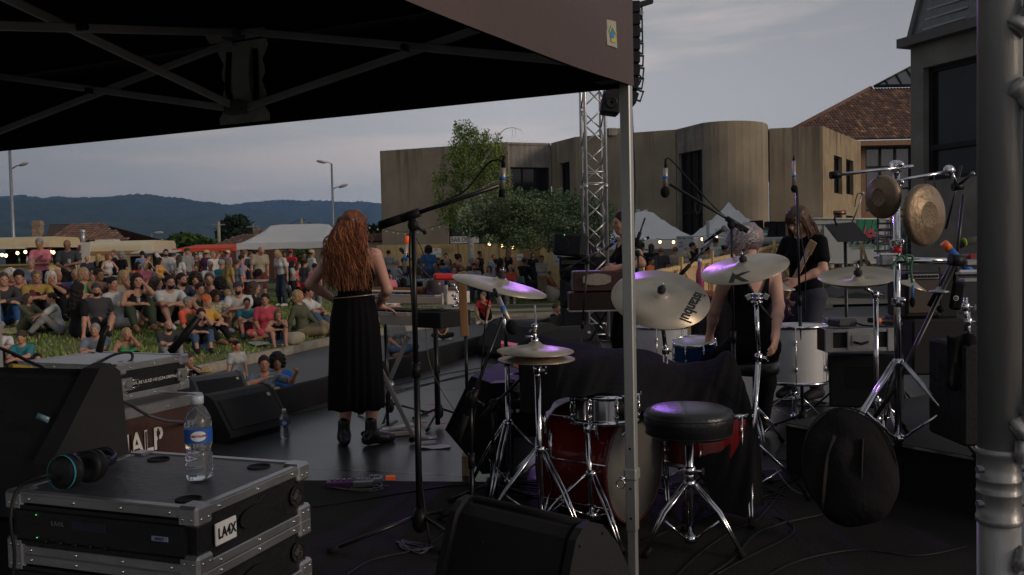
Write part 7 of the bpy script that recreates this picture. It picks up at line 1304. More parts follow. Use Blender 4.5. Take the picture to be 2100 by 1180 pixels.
def sub(label,c,w,d,h,rz,slots=True,group='sub bass cabinets of the speaker stack'):
 t = thing('subwoofer',label,'loudspeaker',(c[0],c[1],c[2]-h/2),group,rz,local=True);g = MB();g.box((0,0,h/2),(w,d,h-.006),CARP,None,.015);g.build('cabinet',t)
 if slots:
  g = MB();g.box((0,-d/2-.006,h/2),(w*.88,.012,h*.8),GRL,None,.004);g.build('grille',t)
  for sx in(-1,1):g = MB();g.lathe((sx*w*.33,-d/2-.013,h*.12),[(.0,0),(.07,0),(.085,.006)],RUB,(0,-1,0),18);g.build('port',t)
 for sx in(-1,1):g = MB();g.box((sx*(w/2+.001),0,h*.55),(.008,.16,.06),RUB,None,.003);g.build('handle',t)
 return t
cx = P(1212,600,14).x
for k,(h,lab)in enumerate(((.48,'bottom black sub bass cabinet of the speaker stack by the truss'),(.44,'middle black sub bass cabinet of the speaker stack'),(.34,'top black cabinet of the speaker stack under the small monitor'))):
 z = [.24,.70,1.09][k];sub(lab,(cx+.02,14.0,z),.98,.7,h,R(-8))
g = MB();g.box(P(1194,697,13.6),(.02,.01,.12),M('pink_tape',(.9,.05,.25),.5));tag(g.build('tape_mark',origin=P(1194,697,13.6)),'pink tape mark on the bottom sub bass cabinet','tape');g = MB();g.box(P(1174,580,13.55),(.05,.01,.10),BLUT);tag(g.build('tape_mark',origin=P(1174,580,13.55)),'blue tape mark on the speaker stack','tape')
t = thing('front_fill_speaker','small black speaker tilted on a yoke on top of the stack by the truss tower','loudspeaker',P(1180,535,13.6));c = P(1178,503,13.6);g = MB();rt_ = Matrix.Rotation(.10,3,'Y')@rz3(R(-30));g.box(c,(.52,.5,.36),CARP,rt_,.04);g.build('cabinet',t)
g = MB();q = c+rt_@Vector((-.08,-.252,-.01));g.lathe(q,[(.0,-.01),(.10,-.01),(.12,.006),(.10,.008)],GRL,rt_@Vector((0,-1,0)),22);g.build('driver',t);g = MB();g.tube([c+rt_@Vector((.27,0,.0)),c+rt_@Vector((.28,.05,-.22)),c+Vector((0,0,-.26)),c+rt_@Vector((-.27,0,-.2))],.022,BKM,6);g.box(c+Vector((0,0,-.26)),(.4,.3,.06),BKM);g.build('yoke',t);g = MB();g.ball(c+rt_@Vector((-.06,-.25,.14)),.010,M('green_led'),6);g.build('status_led',t)
g = MB();g.tube(smooth_path([c+rt_@Vector((.1,.2,.1)),P(1216,494,13.4),P(1222,520,13.4),P(1205,535,13.4)],5),.012,CBL,5);g.build('cable',t)
# stands, cymbals, drums
cymm = M('cymbal_bronze',(.46,.39,.30),.34,.85,var=.12,scale=5)
_n = cymm.node_tree.nodes;_l = cymm.node_tree.links;_w = _n.new('ShaderNodeTexWave');_w.wave_type = 'RINGS';_w.rings_direction = 'Z';_w.inputs['Scale'].default_value = 60;_w.inputs['Distortion'].default_value = 1.5;_t = _n.new('ShaderNodeTexCoord');_l.new(_t.outputs['Object'],_w.inputs['Vector']);_b = _n.new('ShaderNodeBump');_b.inputs['Strength'].default_value = .35;_b.inputs['Distance'].default_value = .001;_l.new(_w.outputs['Fac'],_b.inputs['Height']);_l.new(_b.outputs[0],_n['Principled BSDF'].inputs['Normal'])
cink = M('cymbal_ink',(.05,.05,.05),.6);felt = M('felt_black',(.03,.028,.03),.9);chead = M('drum_head',(.46,.46,.46),.5,var=.08);wdrum = M('white_drum_shell',(.56,.56,.58),.28,var=.04);redsh = M('red_gloss_shell',(.135,.009,.010),.12,var=.25,scale=5,stretch=(.3,3,.3))
def cymbal(label,c,r,nrm,text=None,china=False,size=.1,ang=0,name='cymbal',nut=True,fl=1):
 t = thing(name,label,name,c,local=True);fr = frame(nrm,Vector((1,0,0)));t.matrix_world = Matrix.Translation(c)@fr.to_4x4();b = .2*r
 pr = [(.012,.030),(b*.5,.026),(b*.85,.017),(b,.010),(r*.5,-.001),(r,-.018)]if not china else[(.012,.022),(b*.7,.020),(b*.8,.004),(r*.75,-.006),(r,.022)]
 pr = pr+[(x,z-.0025)for x,z in pr[::-1]];g = MB();g.lathe((0,0,0),pr,cymm,n=72,caps=False);g.build('bronze_disc',t,origin=(0,0,0))
 if nut:g = MB();g.lathe((0,0,0),[(.016,.025),(.022,.03),(.022,.048),(.012,.054),(.012,.062),(.0,.064)],felt,n=16);g.build('felt',t,origin=(0,0,0));g = MB();g.cyl((0,0,.05),(0,0,.085),.004,CHR,8);g.box((0,0,.068),(.034,.006,.010),CHR);g.build('wing_nut',t,origin=(0,0,0))
 if text:
  a = Vector((cos(ang),sin(ang),0));up = Vector((-sin(ang),cos(ang),0));rad = -up*r*.68;a*=fl;up*=fl;g = MB();g.text(text,size,rad+Vector((0,0,-.004)),a,up,cink,.0006,bold=.0015 if len(text)>1 else .006)
  g.v = [(x,y,-.001-.017*((sqrt(x*x+y*y)/r-.5)/.5)*(sqrt(x*x+y*y)>r*.5)+.0022)for x,y,z in g.v];g.build('lettering',t,origin=(0,0,0))
 return t
def tripod(par,base,hub,lo,rad,a0,mat=CHR,dbl=True,rt=.006,foot=RUB,sag=.0):
 for k in range(3):
  a = a0+2*pi*k/3;d = Vector((cos(a),sin(a),0));s = Vector((-sin(a),cos(a),0));f = Vector(base)+d*rad+Vector((0,0,.012));h = Vector(base)+Vector((0,0,hub))+d*.025;m = h.lerp(f,.45)+Vector((0,0,sag))+d*.02;g = MB()
  for o in((-.011,.011)if dbl else(0,)):g.tube([h+s*o,m+s*o,f+s*o*.5+Vector((0,0,.02))],rt,mat,8)
  g.build('leg',par);g = MB();g.tube([f+Vector((0,0,.035))-d*.02,f+d*.012],[.014,.017],foot,10);g.build('rubber_foot',par);g = MB();l0 = Vector(base)+Vector((0,0,lo))+d*.02;g.tube([l0,h.lerp(f,.52)],rt*.8,mat,6);g.build('brace',par)
 g = MB()
 for z in(hub,lo):g.lathe(Vector(base),[(.018,z-.02),(.027,z-.014),(.027,z+.014),(.018,z+.02)],mat,n=14)
 g.build('hub',par)
def clampb(g,p,r=.022,mat=CHR):g.lathe(Vector(p)-Vector((0,0,.02)),[(r*.7,0),(r,.006),(r,.034),(r*.7,.04)],mat,n=14);g.cyl(p,Vector(p)+Vector((r*1.9,-r*.8,0)),.006,mat,8);g.box(Vector(p)+Vector((r*2,-r*.9,0)),(.008,.012,.028),mat)
def cstand(name,label,base,pts,hub=.36,lo=.10,rad=.30,a0=.5,r=(.0135,.011,.008),z0=0,dbl=True,cat='stand'):
 base = Vector(base);t = thing(name,label,cat,base);tripod(t,base,hub,lo,rad,a0,dbl=dbl);pts = [Vector(p)for p in pts];prev = base+Vector((0,0,.05))
 for i,p in enumerate(pts):
  g = MB();g.cyl(prev,p,r[min(i,len(r)-1)],CHR,14);g.build('tube',t);g = MB();clampb(g,p if i<len(pts)-1 else prev.lerp(p,.02),.020);g.build('clamp',t);prev = p
 return t
def mic(name,label,tip,tail,kind='ball',r=.012,tape=BLUT,foam=None,cat='microphone'):
 tip,tail = Vector(tip),Vector(tail);t = thing(name,label,cat,tail);d = (tip-tail).normalized();L = (tip-tail).length;g = MB()
 if kind=='pencil':g.tube([tail,tail+d*L*.72],r,M('mic_grey',(.42,.38,.34),.4,.6),14);g.build('body',t)
 else:g.tube([tail,tail+d*L*.7],[r*.85,r*1.05],BLK,14);g.build('body',t)
 g = MB();g.tube([tail+d*L*.30,tail+d*L*.42],r*1.12,tape,14);g.build('tape_band',t);g = MB()
 if foam:g.ball(tip-d*foam*.4,(foam,foam,foam*1.25),M('foam_black',(.010,.010,.012),.95,bump=.6,bscale=300),18,frame(d));g.build('foam_windscreen',t)
 elif kind=='pencil':g.tube([tail+d*L*.72,tip],r*1.05,M('foam_black',(.010,.010,.012),.95),14);g.build('capsule',t)
 else:g.ball(tip-d*.024,(.025,.025,.027),M('mic_mesh',(.20,.20,.21),.45,.8,bump=.8,bscale=500),14);g.build('grille',t)
 g = MB();g.cyl(tail-d*.055,tail,.009,BLK,10);g.build('plug',t);return t
def mstand(label,base,top,boom=None,rad=.33,a0=.6,hub=.12,r=.0125,low=None,rb=.0085,foot=True):
 base,top = Vector(base),Vector(top);t = thing('microphone_stand',label,'microphone stand',base);h = top.z-base.z;m = base.lerp(top,.55)
 g = MB();g.cyl(base+Vector((0,0,.05)),m,r,BKM,14);g.build('tube',t);g = MB();g.cyl(m,top,r*.72,BKM,12);g.build('tube',t);g = MB();g.cyl(m-Vector((0,0,.04)),m+Vector((0,0,.03)),r*1.35,BLK,14);g.build('clutch',t)
 for k in range(3):
  a = a0+2*pi*k/3;d = Vector((cos(a),sin(a),0));g = MB();g.tube([base+Vector((0,0,hub))+d*.03,base+Vector((0,0,.018))+d*rad],.009,BKM,10);g.build('leg',t);g = MB();g.tube([base+Vector((0,0,.024))+d*(rad-.04),base+Vector((0,0,.014))+d*(rad+.012)],.013,RUB,10);g.build('rubber_foot',t)
 g = MB();g.lathe(base+Vector((0,0,hub-.05)),[(.02,-.02),(.034,.0),(.038,.05),(.022,.09)],BLK,n=16);g.build('hub',t)
 if boom:
  a,b = Vector(boom[0]),Vector(boom[1]);g = MB();g.cyl(a,b,rb,BKM,12);g.build('boom',t);d = (b-a).normalized();g = MB();g.cyl(a,a+d*.13,rb*1.9,RUB,12);g.build('counterweight',t);g = MB();g.ball(top,(.026,.018,.032),BLK,12);c = a+d*((top-a).dot(d));g.cyl(c-d*.045,c+d*.045,rb*2.0,BLK,12);g.cyl(top,top+Vector((.05,-.01,-.03)),.007,BLK,8);g.ball(top+Vector((.055,-.011,-.035)),.011,BLK,8);g.build('boom_clamp',t)
 return t
def cable(label,pts,r=.004,mat=CBL,n=6,name='cable',sm=7):p = [Vector(q)for q in pts];g = MB();g.tube(smooth_path(p,sm),r,mat,n);return tag(g.build(name,origin=p[0]),label,'cable')
b = G(862,1112,0);Y = b.y;mstand('tall black boom microphone stand standing on the carpet, nearest to the camera',b,P(847,462,Y),(P(779,463,Y+.05),P(1022,381,Y-.05)),rad=.42,a0=R(200),r=.0155,rb=.011)
mic('microphone','pencil microphone with blue tape pointing down at the end of the tall boom',P(1029,405,Y-.05),P(1032,345,Y-.05),'pencil',.0135);cable('black cable looping from the upright microphone down to the tall boom',[P(1032,338,Y-.05),P(1022,328,Y-.05),P(1000,336,Y),P(975,368,Y),P(950,394,Y),P(915,412,Y),P(870,432,Y+.02),P(846,450,Y+.02),P(840,520,Y+.03),P(846,640,Y+.03),P(852,800,Y+.03),P(866,1000,Y+.02),b+Vector((.05,-.05,.01))],.0045)
Y = 5.25;mstand('black boom microphone stand rising between the two large cymbals',G(1512,985,0)*0+Vector((P(1508,900,Y).x,Y,0)),P(1500,460,Y),(P(1533,474,Y),P(1372,377,Y)),a0=.9);mic('microphone','foam covered microphone with blue tape hanging left end of the boom over the drums',P(1364,398,Y),P(1365,345,Y),'pencil',.014,foam=.028)
cable('cable curving from the hanging foam microphone back along its boom',[P(1365,335,Y),P(1368,325,Y),P(1380,332,Y),P(1405,360,Y),P(1430,388,Y),P(1470,430,Y),P(1497,452,Y)],.0045);cable('small cable loop tied on the boom over the drums',[P(1432,400,Y),P(1425,425,Y),P(1430,440,Y),P(1436,425,Y),P(1433,402,Y)],.004)
Y = 6.3;mstand('slim black microphone stand with vertical microphone in front of the guitarist',Vector((P(1646,800,Y).x,Y,0)),P(1634,388,Y),None,a0=.2,rad=.26);mic('microphone','long silver microphone pointing up with foam ball below before the guitarist',P(1629,390,Y),P(1628,345,Y),'pencil',.0125,foam=.024);g = MB();g.tube([P(1628,388,Y),P(1628,330,Y)],.0125,M('mic_grey'),14);g.tube([P(1628,332,Y),P(1627.5,319,Y)],[.012,.004],BLK,10);tag(g.build('microphone_preamp',origin=P(1628,340,Y)),'slim silver preamp tube above the foam ball microphone','microphone')
cable('black cable hanging down the guitarist microphone stand',[P(1636,395,Y),P(1640,460,Y),P(1648,520,Y-.03),P(1652,560,Y),P(1650,640,Y)],.004)
Y = 4.15;mstand('short black boom stand reaching up to the foam microphone by the hi-hat',Vector((P(966,1000,Y).x,Y,0)),P(966,815,Y),(P(938,905,Y),P(1030,650,Y)),rad=.3,a0=.1);mic('microphone','black microphone with big foam ball and blue tape pointing down beside the cymbal',P(1052,676,Y-.1),P(1022,612,Y),'pencil',.0125,foam=.030)
cable('cable from the foam ball microphone falling to the stage',[P(1020,604,Y),P(1008,603,Y),P(997,640,Y),P(992,700,Y),P(985,780,Y),P(972,860,Y),P(968,960,Y),Vector((P(968,1000,Y).x,Y-.1,.01))],.004)
mstand('second short black boom stand crossing behind the hi-hat tube',Vector((P(1008,1000,4.6).x,4.6,0)),P(1012,830,4.6),(P(985,860,4.55),P(1075,770,4.7)),rad=.25)
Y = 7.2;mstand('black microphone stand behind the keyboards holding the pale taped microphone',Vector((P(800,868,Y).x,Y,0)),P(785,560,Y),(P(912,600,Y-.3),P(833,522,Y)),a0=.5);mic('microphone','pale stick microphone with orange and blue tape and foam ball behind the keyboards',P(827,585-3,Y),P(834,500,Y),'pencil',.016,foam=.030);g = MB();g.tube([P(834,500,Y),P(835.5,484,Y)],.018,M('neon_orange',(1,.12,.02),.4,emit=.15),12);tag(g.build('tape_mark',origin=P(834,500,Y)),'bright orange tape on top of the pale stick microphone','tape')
cable('thin black cable arching from the pale stick microphone',[P(836,482,Y),P(848,483,Y),P(862,505,Y),P(875,540,Y-.1),P(890,590,Y-.2)],.004)
Y = 6.9;mstand('thick black stand with tripod base behind the right end of the keyboards',Vector((P(901,880,Y).x,Y,0)),P(892,660,Y),None,rad=.30,a0=.3,r=.018);g = MB();a = P(955,690,6.0);g.tube([Vector((P(957,770,6).x,6,.35)),a],.012,BKM,10);tag(g.build('support_pole',origin=a),'thin black pole carrying the wooden plank beside the keyboards','pole')
g = MB();a,b = P(947,558,6.0),P(953,690,6.0);g.box((a+b)/2,(.055,.03,(a-b).length),M('plank_wood',(.24,.12,.05),.5,var=.3,stretch=(6,6,.5),scale=4),frame((a-b).normalized(),Vector((1,0,0))),.004);tag(g.build('wooden_plank',origin=b),'upright brown wooden plank standing left of the flat cymbal','plank')
wb = thing('wood_block','bright red plastic block clamped above the keyboards beside the cymbal','percussion block',P(912,568,5.9));c = P(912,568,5.9);g = MB();g.box(c,(.15,.07,.045),REDP,rz3(.2)@Matrix.Rotation(.03,3,'Y'),.012);g.build('body',wb);g = MB();g.box(c+Vector((-.04,-.034,0)),(.05,.006,.018),M('red_dark',(.12,.01,.01),.8));g.build('slot',wb)
g = MB()
for i in range(7):q = P(930+4*(i%3),585+7*i,6.1);g.ball(q,(.016,.014,.012),CHR,8);g.tube([q,P(938,590+6*i,6.1)],.007,CHR,6)
tag(g.build('clamp_rack',origin=P(935,600,6.1)),'chrome clamps and rods stacked behind the flat cymbal','clamp')
cstand('cymbal_stand','chrome cymbal stand holding the flat cymbal at far left',Vector((P(1044,1000,4.75).x,4.75,0)),[P(1040,745,4.75),P(1030,590,4.75)],a0=.2,rad=.33,hub=.42);cymbal('large pale cymbal seen almost edge on left of the hi-hat',P(1026,580,4.75),.262,Vector((.23,-.11,.96)))
hb = Vector((P(1110,1010,4.1).x,4.1,0));cstand('hihat_stand','chrome hi-hat stand with thin rod and tripod legs in front of the red bass drum',hb,[P(1102,760,4.1),P(1097,626,4.1)],r=(.015,.004),a0=1.2,hub=.42,rad=.30)
cymbal('top cymbal of the hi-hat pair',P(1098,712,4.1),.181,Vector((.03,-.04,1)),nut=False);cymbal('bottom cymbal of the hi-hat pair',P(1100,727,4.1)-Vector((0,0,.004)),.181,Vector((.01,-.02,1)),nut=False)
g = MB();q = P(1097,690,4.1);g.lathe(q-Vector((0,0,.04)),[(.012,0),(.018,.01),(.018,.03),(.009,.035),(.009,.07),(.016,.075),(.016,.095),(.006,.10)],CHR,n=14);g.cyl(q,q+Vector((-.045,-.01,0)),.005,CHR,8);tag(g.build('hihat_clutch',origin=q),'chrome clutch on the hi-hat rod','clutch')
cymbal('big cymbal tilted to the camera with dark istanbul lettering, partly behind the tent leg',P(1355,607,4.6),.258,Vector((.02,-.56,.83)),'istanbul',size=.088,ang=R(62),fl=-1);cstand('cymbal_stand','chrome stand under the big istanbul cymbal',Vector((P(1362,900,4.75).x,4.75,0)),[P(1365,720,4.72),P(1356,640,4.66)],a0=.4,hub=.3)
cymbal('large cymbal marked with a dark K tilted to the left in front of the drummer',P(1526,545,4.95),.245,Vector((-.22,-.26,.94)),'K',size=.16,ang=R(-25));cstand('cymbal_stand','straight chrome cymbal stand in front of the seated drummer',Vector((P(1556,980,4.3).x,4.5,0)),[P(1556,735,4.5),P(1551,625,4.5)],a0=.3,rad=.36,hub=.36)
g = MB();q = P(1552,615,4.5)
for k in range(3):g.lathe(q+Vector((0,0,.02*k-.02)),[(.02,0),(.03,.004),(.03,.012),(.02,.016)],CHR,n=14)
for s_ in(-1,1):g.box(q+Vector((s_*.045,-.01,.015)),(.03,.008,.03),CHR,Matrix.Rotation(s_*.5,3,'Y'),.003)
tag(g.build('boom_clamp',origin=q),'chrome boom clamp with wing bolts behind the drummer back','clamp');g = MB();g.cyl(q,P(1524,560,4.9),.006,BKM,8);g.cyl(q,P(1582,655,4.3),.005,BKM,8);tag(g.build('cymbal_boom',origin=q),'thin dark boom arm crossing the drummer back up to the K cymbal','boom')
cymbal('small cymbal between the drummer and the guitarist',P(1600,585,6.4),.11,Vector((.1,-.15,1)),nut=False);cymbal('china cymbal with wide upturned rim right of the guitarist',P(1760,574,4.7),.205,Vector((-.10,-.20,.97)),china=True)
cstand('cymbal_stand','short chrome stand under the china cymbal standing on the riser',Vector((P(1797,700,4.75).x,4.75,.30)),[P(1796,605,4.75),P(1765,585,4.72)],a0=.3,rad=.2,hub=.2);cymbal('thin tilted splash cymbal seen edge on right of the chrome pole',P(1868,580,4.5),.085,Vector((.30,-.12,.95)),nut=False)
def drum(label,c,r,h,ax,shell,lugs=8,head=chead,hoop=CHR,group=None,front=None,rods=True,name='drum'):
 t = thing(name,label,'drum',c,group,local=True);fr = frame(ax);t.matrix_world = Matrix.Translation(c)@fr.to_4x4();O = (0,0,0)
 g = MB();g.lathe(O,[(r,0),(r,h)],shell,n=56,caps=False);g.build('shell',t,origin=O);g = MB();g.lathe(O,[(0,h+.001),(r*.98,h+.001),(r*1.01,h-.006)],head,n=56,caps=False);g.build('drum_head',t,origin=O);g = MB();g.lathe(O,[(r*1.01,.004),(r*.98,-.001),(0,-.001)],front or head,n=56,caps=False);g.build('drum_head',t,origin=O)
 for z in(0,h):g = MB();s_ = 1 if z else-1;g.lathe(O,[(r*1.005,z-s_*.018),(r*1.03,z-s_*.018),(r*1.03,z+s_*.006),(r*1.00,z+s_*.008),(r*.995,z)],hoop,n=56,caps=False);g.build('hoop',t,origin=O)
 for k in range(lugs):
  a = 2*pi*k/lugs+.2;d = Vector((cos(a),sin(a),0));g = MB()
  for z in(h*.27,h*.73):g.ball(d*(r+.008)+Vector((0,0,z)),(.010,.010,min(.026,h*.12)),CHR,8)
  if rods:g.cyl(d*(r+.014)+Vector((0,0,-.004)),d*(r+.014)+Vector((0,0,h+.004)),.0035,CHR,6)
  g.build('lug',t,origin=O)
 return t
bc = P(1275,950,4.35);bax = Vector((-.80,.62,-.0)).normalized();bc.z = .285;drum('red gloss bass drum with pale front head lying on its side',bc+Vector((.06,-.06,0)),.275,.40,bax,redsh,8,M('bass_head_black',(.02,.02,.02),.5),M('dark_hoop',(.10,.02,.02),.25),front=M('pale_front_head',(.105,.10,.095),.5,var=.06))
drum('red gloss floor drum hanging under the black cloth behind the stool',P(1446,958,4.55)+Vector((0,0,.02)),.215,.26,(.03,.10,1),redsh,6,rods=True);drum('chrome snare drum on its stand beneath the black cloth',P(1243,862,4.25),.165,.13,(0,.04,1),CHR,8)
cstand('snare_stand','chrome basket stand carrying the snare before the bass drum',Vector((P(1214,1040,4.1).x,4.1,0)),[P(1205,880,4.1),P(1205,862,4.15)],a0=.9,rad=.28,hub=.30);g = MB()
for a in(0,2.1,4.2):q = P(1242,925,4.2);g.tube([q,q+Vector((.07*cos(a),.07*sin(a),.06)),q+Vector((.14*cos(a),.14*sin(a),.15))],.007,CHR,8)
g.lathe(P(1242,935,4.2),[(.016,0),(.016,.05),(.01,.06)],CHR,n=12);tag(g.build('drum_basket',origin=P(1242,930,4.2)),'chrome basket arms right of the bass drum tom bracket','bracket')
dh = thing('drum_hardware','chrome claws and spurs around the red bass drum','drum hardware',P(1162,950,4.3))
for(x,y)in((1120,920),(1162,1000),(1175,955),(1180,870)):q = P(x,y,4.3);g = MB();g.box(q,(.05,.02,.015),CHR,Matrix.Rotation(.4,3,'Y'),.004);g.ball(q+Vector((.03,0,-.005)),.012,CHR,8);g.build('claw',dh)
for(x0,y0,x1,y1)in((1115,835,1118,900),(1130,880,1128,960)):g = MB();g.cyl(P(x0,y0,4.25),P(x1,y1,4.25),.010,CHR,10);g.build('spur',dh)
pd = thing('bass_pedal','chrome bass drum pedal on the carpet','pedal',G(1180,1060,0));g = MB();g.box(G(1180,1050,.03),(.10,.30,.015),STL,rz3(.5));g.build('footboard',pd);g = MB();g.tube([G(1170,1040,.02),P(1168,960,4.2)],.008,CHR,8);g.build('beater',pd)
drum('tall white drum with chrome lugs right of the drummer',P(1634,783,6.5),.222,.42,(.0,.02,1),wdrum,6,group=None);drum('white drum with chrome hoops behind the istanbul cymbal',P(1357,762,6.9),.205,.36,(.0,.02,1),wdrum,6);drum('small dark blue drum under the hand of the drummer',P(1425,742,6.2),.15,.15,(-.05,-.14,1),M('blue_shell',(.012,.04,.14),.15,var=.2),8)
for px,Y,lab in((1628,6.5,'folding chrome stand under the tall white drum'),(1357,6.9,'folding chrome stand under the left white drum'),(1425,6.2,'chrome stand under the small blue drum')):t = thing('drum_stand',lab,'stand',(P(px,800,Y).x,Y,0));tripod(t,t['_o'],.26,.08,.28,.4,dbl=False);g = MB();g.cyl((P(px,800,Y).x,Y,.05),(P(px,800,Y).x,Y,.34 if px>1430 or px<1400 else .45),.013,CHR,10);g.build('tube',t)
clothm = M('black_dust_cloth',(.008,.0075,.009),.95,spec=.15,var=.25,scale=4,bump=.35,bscale=30)
top = [(1060,706,4.9),(1110,684,4.9),(1165,700,4.85),(1220,707,4.8),(1280,715,4.85),(1350,722,4.95),(1400,745,4.95),(1450,735,4.95),(1492,716,4.95),(1515,745,4.9),(1528,790,4.8),(1540,850,4.75)]
hem = [(1062,842,4.45),(1098,850,4.2),(1150,822,4.1),(1200,812,4.08),(1262,812,4.1),(1310,842,4.15),(1352,860,4.3),(1398,905,4.35),(1425,965,4.3),(1470,1040,4.2),(1520,1058,4.2),(1568,1040,4.35)]
tp,hm = smooth_path([P(*a)for a in top],8),smooth_path([P(*a)for a in hem],8);rows = []
for k in range(19):
 h = k/18;rows.append([a.lerp(b,h)+Vector((.016*sin(i*.55+h*2.2)*h,-.13*sin(pi*min(1,h*1.0))*(1-.4*h)-.030*sin(i*.55+1.5*h)*h-.012*sin(i*1.3+h*5),.06*sin(pi*h)*(1-h)+.010*sin(i*.4+h*9)*(1-h)))for i,(a,b)in enumerate(zip(tp,hm))])
rows.insert(0,[a+Vector((0,.28,-.14))for a in tp]);g = MB();g.sheet(rows,clothm);tag(g.build('dust_cloth',origin=P(1350,800,4.4),solid=.004,sub=1),'black cloth thrown over the drum kit, hanging in folds to the floor','cloth')
st0 = G(1416,1128,0);dt_ = thing('drum_throne','round black padded drum stool with chrome double braced tripod, in front','stool',st0);zs = P(1420,835,st0.y).z;g = MB();sc_ = Vector((st0.x+.0,st0.y,zs));g.lathe(sc_,[(0,-.125),(.175,-.125),(.190,-.112),(.196,-.06),(.197,-.035),(.188,-.012),(.16,.0),(.08,.006),(0,.008)],M('black_leather',(.014,.014,.016),.30,var=.15,bump=.15,bscale=60),n=56);g.build('seat',dt_)
for z_,r_ in((-.035,.1985),(-.112,.1915)):g = MB();g.tube([sc_+Vector((r_*cos(a),r_*sin(a),z_))for a in lin(0,2*pi,49)[:-1]],.0028,BLK,6,closed=True);g.build('piping',dt_)
tripod(dt_,st0,.30,.05,.235,R(205),rt=.0075,sag=.02);g = MB();g.cyl(st0+Vector((0,0,.04)),sc_-Vector((0,0,.12)),.018,CHR,18);g.build('tube',dt_);g = MB();g.cyl(st0+Vector((0,0,.28)),st0+Vector((0,0,.38)),.023,CHR,18);clampb(g,st0+Vector((0,0,.36)),.028);g.cyl(sc_-Vector((0,0,.15)),sc_-Vector((0,0,.125)),.035,CHR,16);g.build('clamp',dt_)
rz0 = Vector((P(1842,800,4.35).x,4.35,.302));gr_ = thing('percussion_rack','tall chrome percussion rack pole with boom arms holding gongs on the riser','rack',rz0);tripod(gr_,rz0,.46,.08,.36,R(-40),rt=.009);pt_ = P(1838,340,4.35)
g = MB();g.cyl(rz0,pt_,.0165,CHR,20);g.build('main_pole',gr_);g = MB();g.cyl(P(1800,534,4.3),P(1968,536,4.25),.0165,CHR,16);g.build('crossbar',gr_)
for(a,b,j)in(((1725,358),(1872,341),0),((1818,375),(1958,350),1)):
 g = MB();g.cyl(P(*a,4.3),P(*b,4.3),.0085,CHR,12);g.build('boom_arm',gr_);g = MB();q = P(a[0]-14,a[1]+2,4.3)if j==0 else P(1962,384,4.3);g.cyl(q-Vector((.02,0,.0)),q+Vector((.028,0,.005)),.019,BLK,14);g.build('boom_grip',gr_)
g = MB();g.ball(P(1946,350,4.3),(.028,.022,.028),CHR,12);g.cyl(P(1950,348,4.3),P(1960,378,4.3),.009,CHR,10);g.cyl(P(1960,384,4.3),P(1994,357,4.25),.008,BKM,8);g.ball(P(1995,357,4.25),.012,STL,8);g.build('tilter',gr_)
for(x,y,r_)in((1838,342,.030),(1840,378,.024),(1840,500,.026),(1843,620,.025)):g = MB();g.lathe(P(x,y,4.34)-Vector((0,0,r_)),[(r_*.6,0),(r_,r_*.3),(r_,r_*1.7),(r_*.6,r_*2)],CHR,n=16);g.ball(P(x+9,y-4,4.3),r_*.6,CHR,8);g.box(P(x-10,y,4.3),(.02,.012,.035),CHR,None,.003);g.build('clamp',gr_)
g = MB();g.cyl(P(1840,508,4.33),P(1840,519,4.33),.021,REDP,16);g.build('red_collar',gr_);g = MB();g.box(P(1815,534,4.27),(.07,.06,.06),STL,None,.01);g.box(P(1822,522,4.25),(.09,.02,.012),CHR,None,.003);g.build('multi_clamp',gr_)
gm = M('gong_bronze',(.235,.17,.11),.45,.6,var=.25,scale=4,bump=.25,bscale=30)
def gong(label,c,r,nrm):
 t = thing('gong',label,'gong',c,local=True);t.matrix_world = Matrix.Translation(c)@frame(nrm).to_4x4();g = MB();O = (0,0,0);g.lathe(O,[(0,.004),(r*.42,.004),(r*.46,.0),(r*.9,-.004),(r,-.016),(r*1.0,-.034),(r*.96,-.034),(r*.95,-.02),(0,-.008)],gm,n=56);g.build('disc',t,origin=O)
 g = MB();g.lathe((0,0,.0042),[(0,0),(r*.40,0),(r*.41,.0015),(r*.42,0)],M('gong_hammered',(.30,.22,.14),.5,.6,bump=.9,bscale=140),n=40,caps=False);g.build('centre_disc',t,origin=O)
gong('smaller hanging bronze gong left of the chrome pole',P(1803,405,4.2),.104,(-.93,-.37,-.05));gong('larger hanging bronze gong right of the chrome pole',P(1905,441,4.1),.146,(.50,-.866,.0))
g = MB();
for(x,y,x2,y2)in((1800,363,1812,374),(1806,363,1818,374),(1900,382,1896,362),(1918,384,1915,360)):g.cyl(P(x,y,4.2),P(x2,y2,4.28),.003,CBL,5)
tag(g.build('gong_string',origin=P(1803,365,4.2)),'thin black cords hanging the two gongs from the boom arms','cord');cable('green and yellow cord wrapped round the chrome crossbar',[P(1828,550,4.2),P(1838,535,4.2),P(1850,525,4.2),P(1862,540,4.2),P(1858,524,4.2),P(1872,528,4.2),P(1868,548,4.2),P(1871,580,4.2)],.006,M('green_cord',(.04,.16,.09),.6))
rA,rE,rN = RISER
def boxy(name,label,px,py0,py1,Y,w,d,mat=CARP,rz=0,cat='loudspeaker',grille=False,group=None,parts=()):
 a,b = P(px,py1,Y),P(px,py0,Y);h = b.z-a.z;t = thing(name,label,cat,(a.x,Y,a.z),group,rz,local=True);g = MB();g.box((0,0,h/2),(w,d,h),mat,None,.012);g.build('cabinet',t)
 if grille:g = MB();g.box((0,-d/2-.005,h*.46),(w*.86,.010,h*.72),grille,None,.003);g.build('grille',t);g = MB();g.box((0,-d/2-.004,h*.90),(w*.86,.008,h*.10),STL);g.build('control_panel',t);g = MB();[g.cyl((w*(-.35+.1*k),-d/2-.006,h*.90),(w*(-.35+.1*k),-d/2-.018,h*.90),h*.03,BLK,8)for k in range(8)];g.build('knobs',t)
 for sx in(-1,1):g = MB();g.box((sx*(w/2+.002),0,h*.75),(.006,d*.3,.025),RUB);g.build('handle',t)
 return t
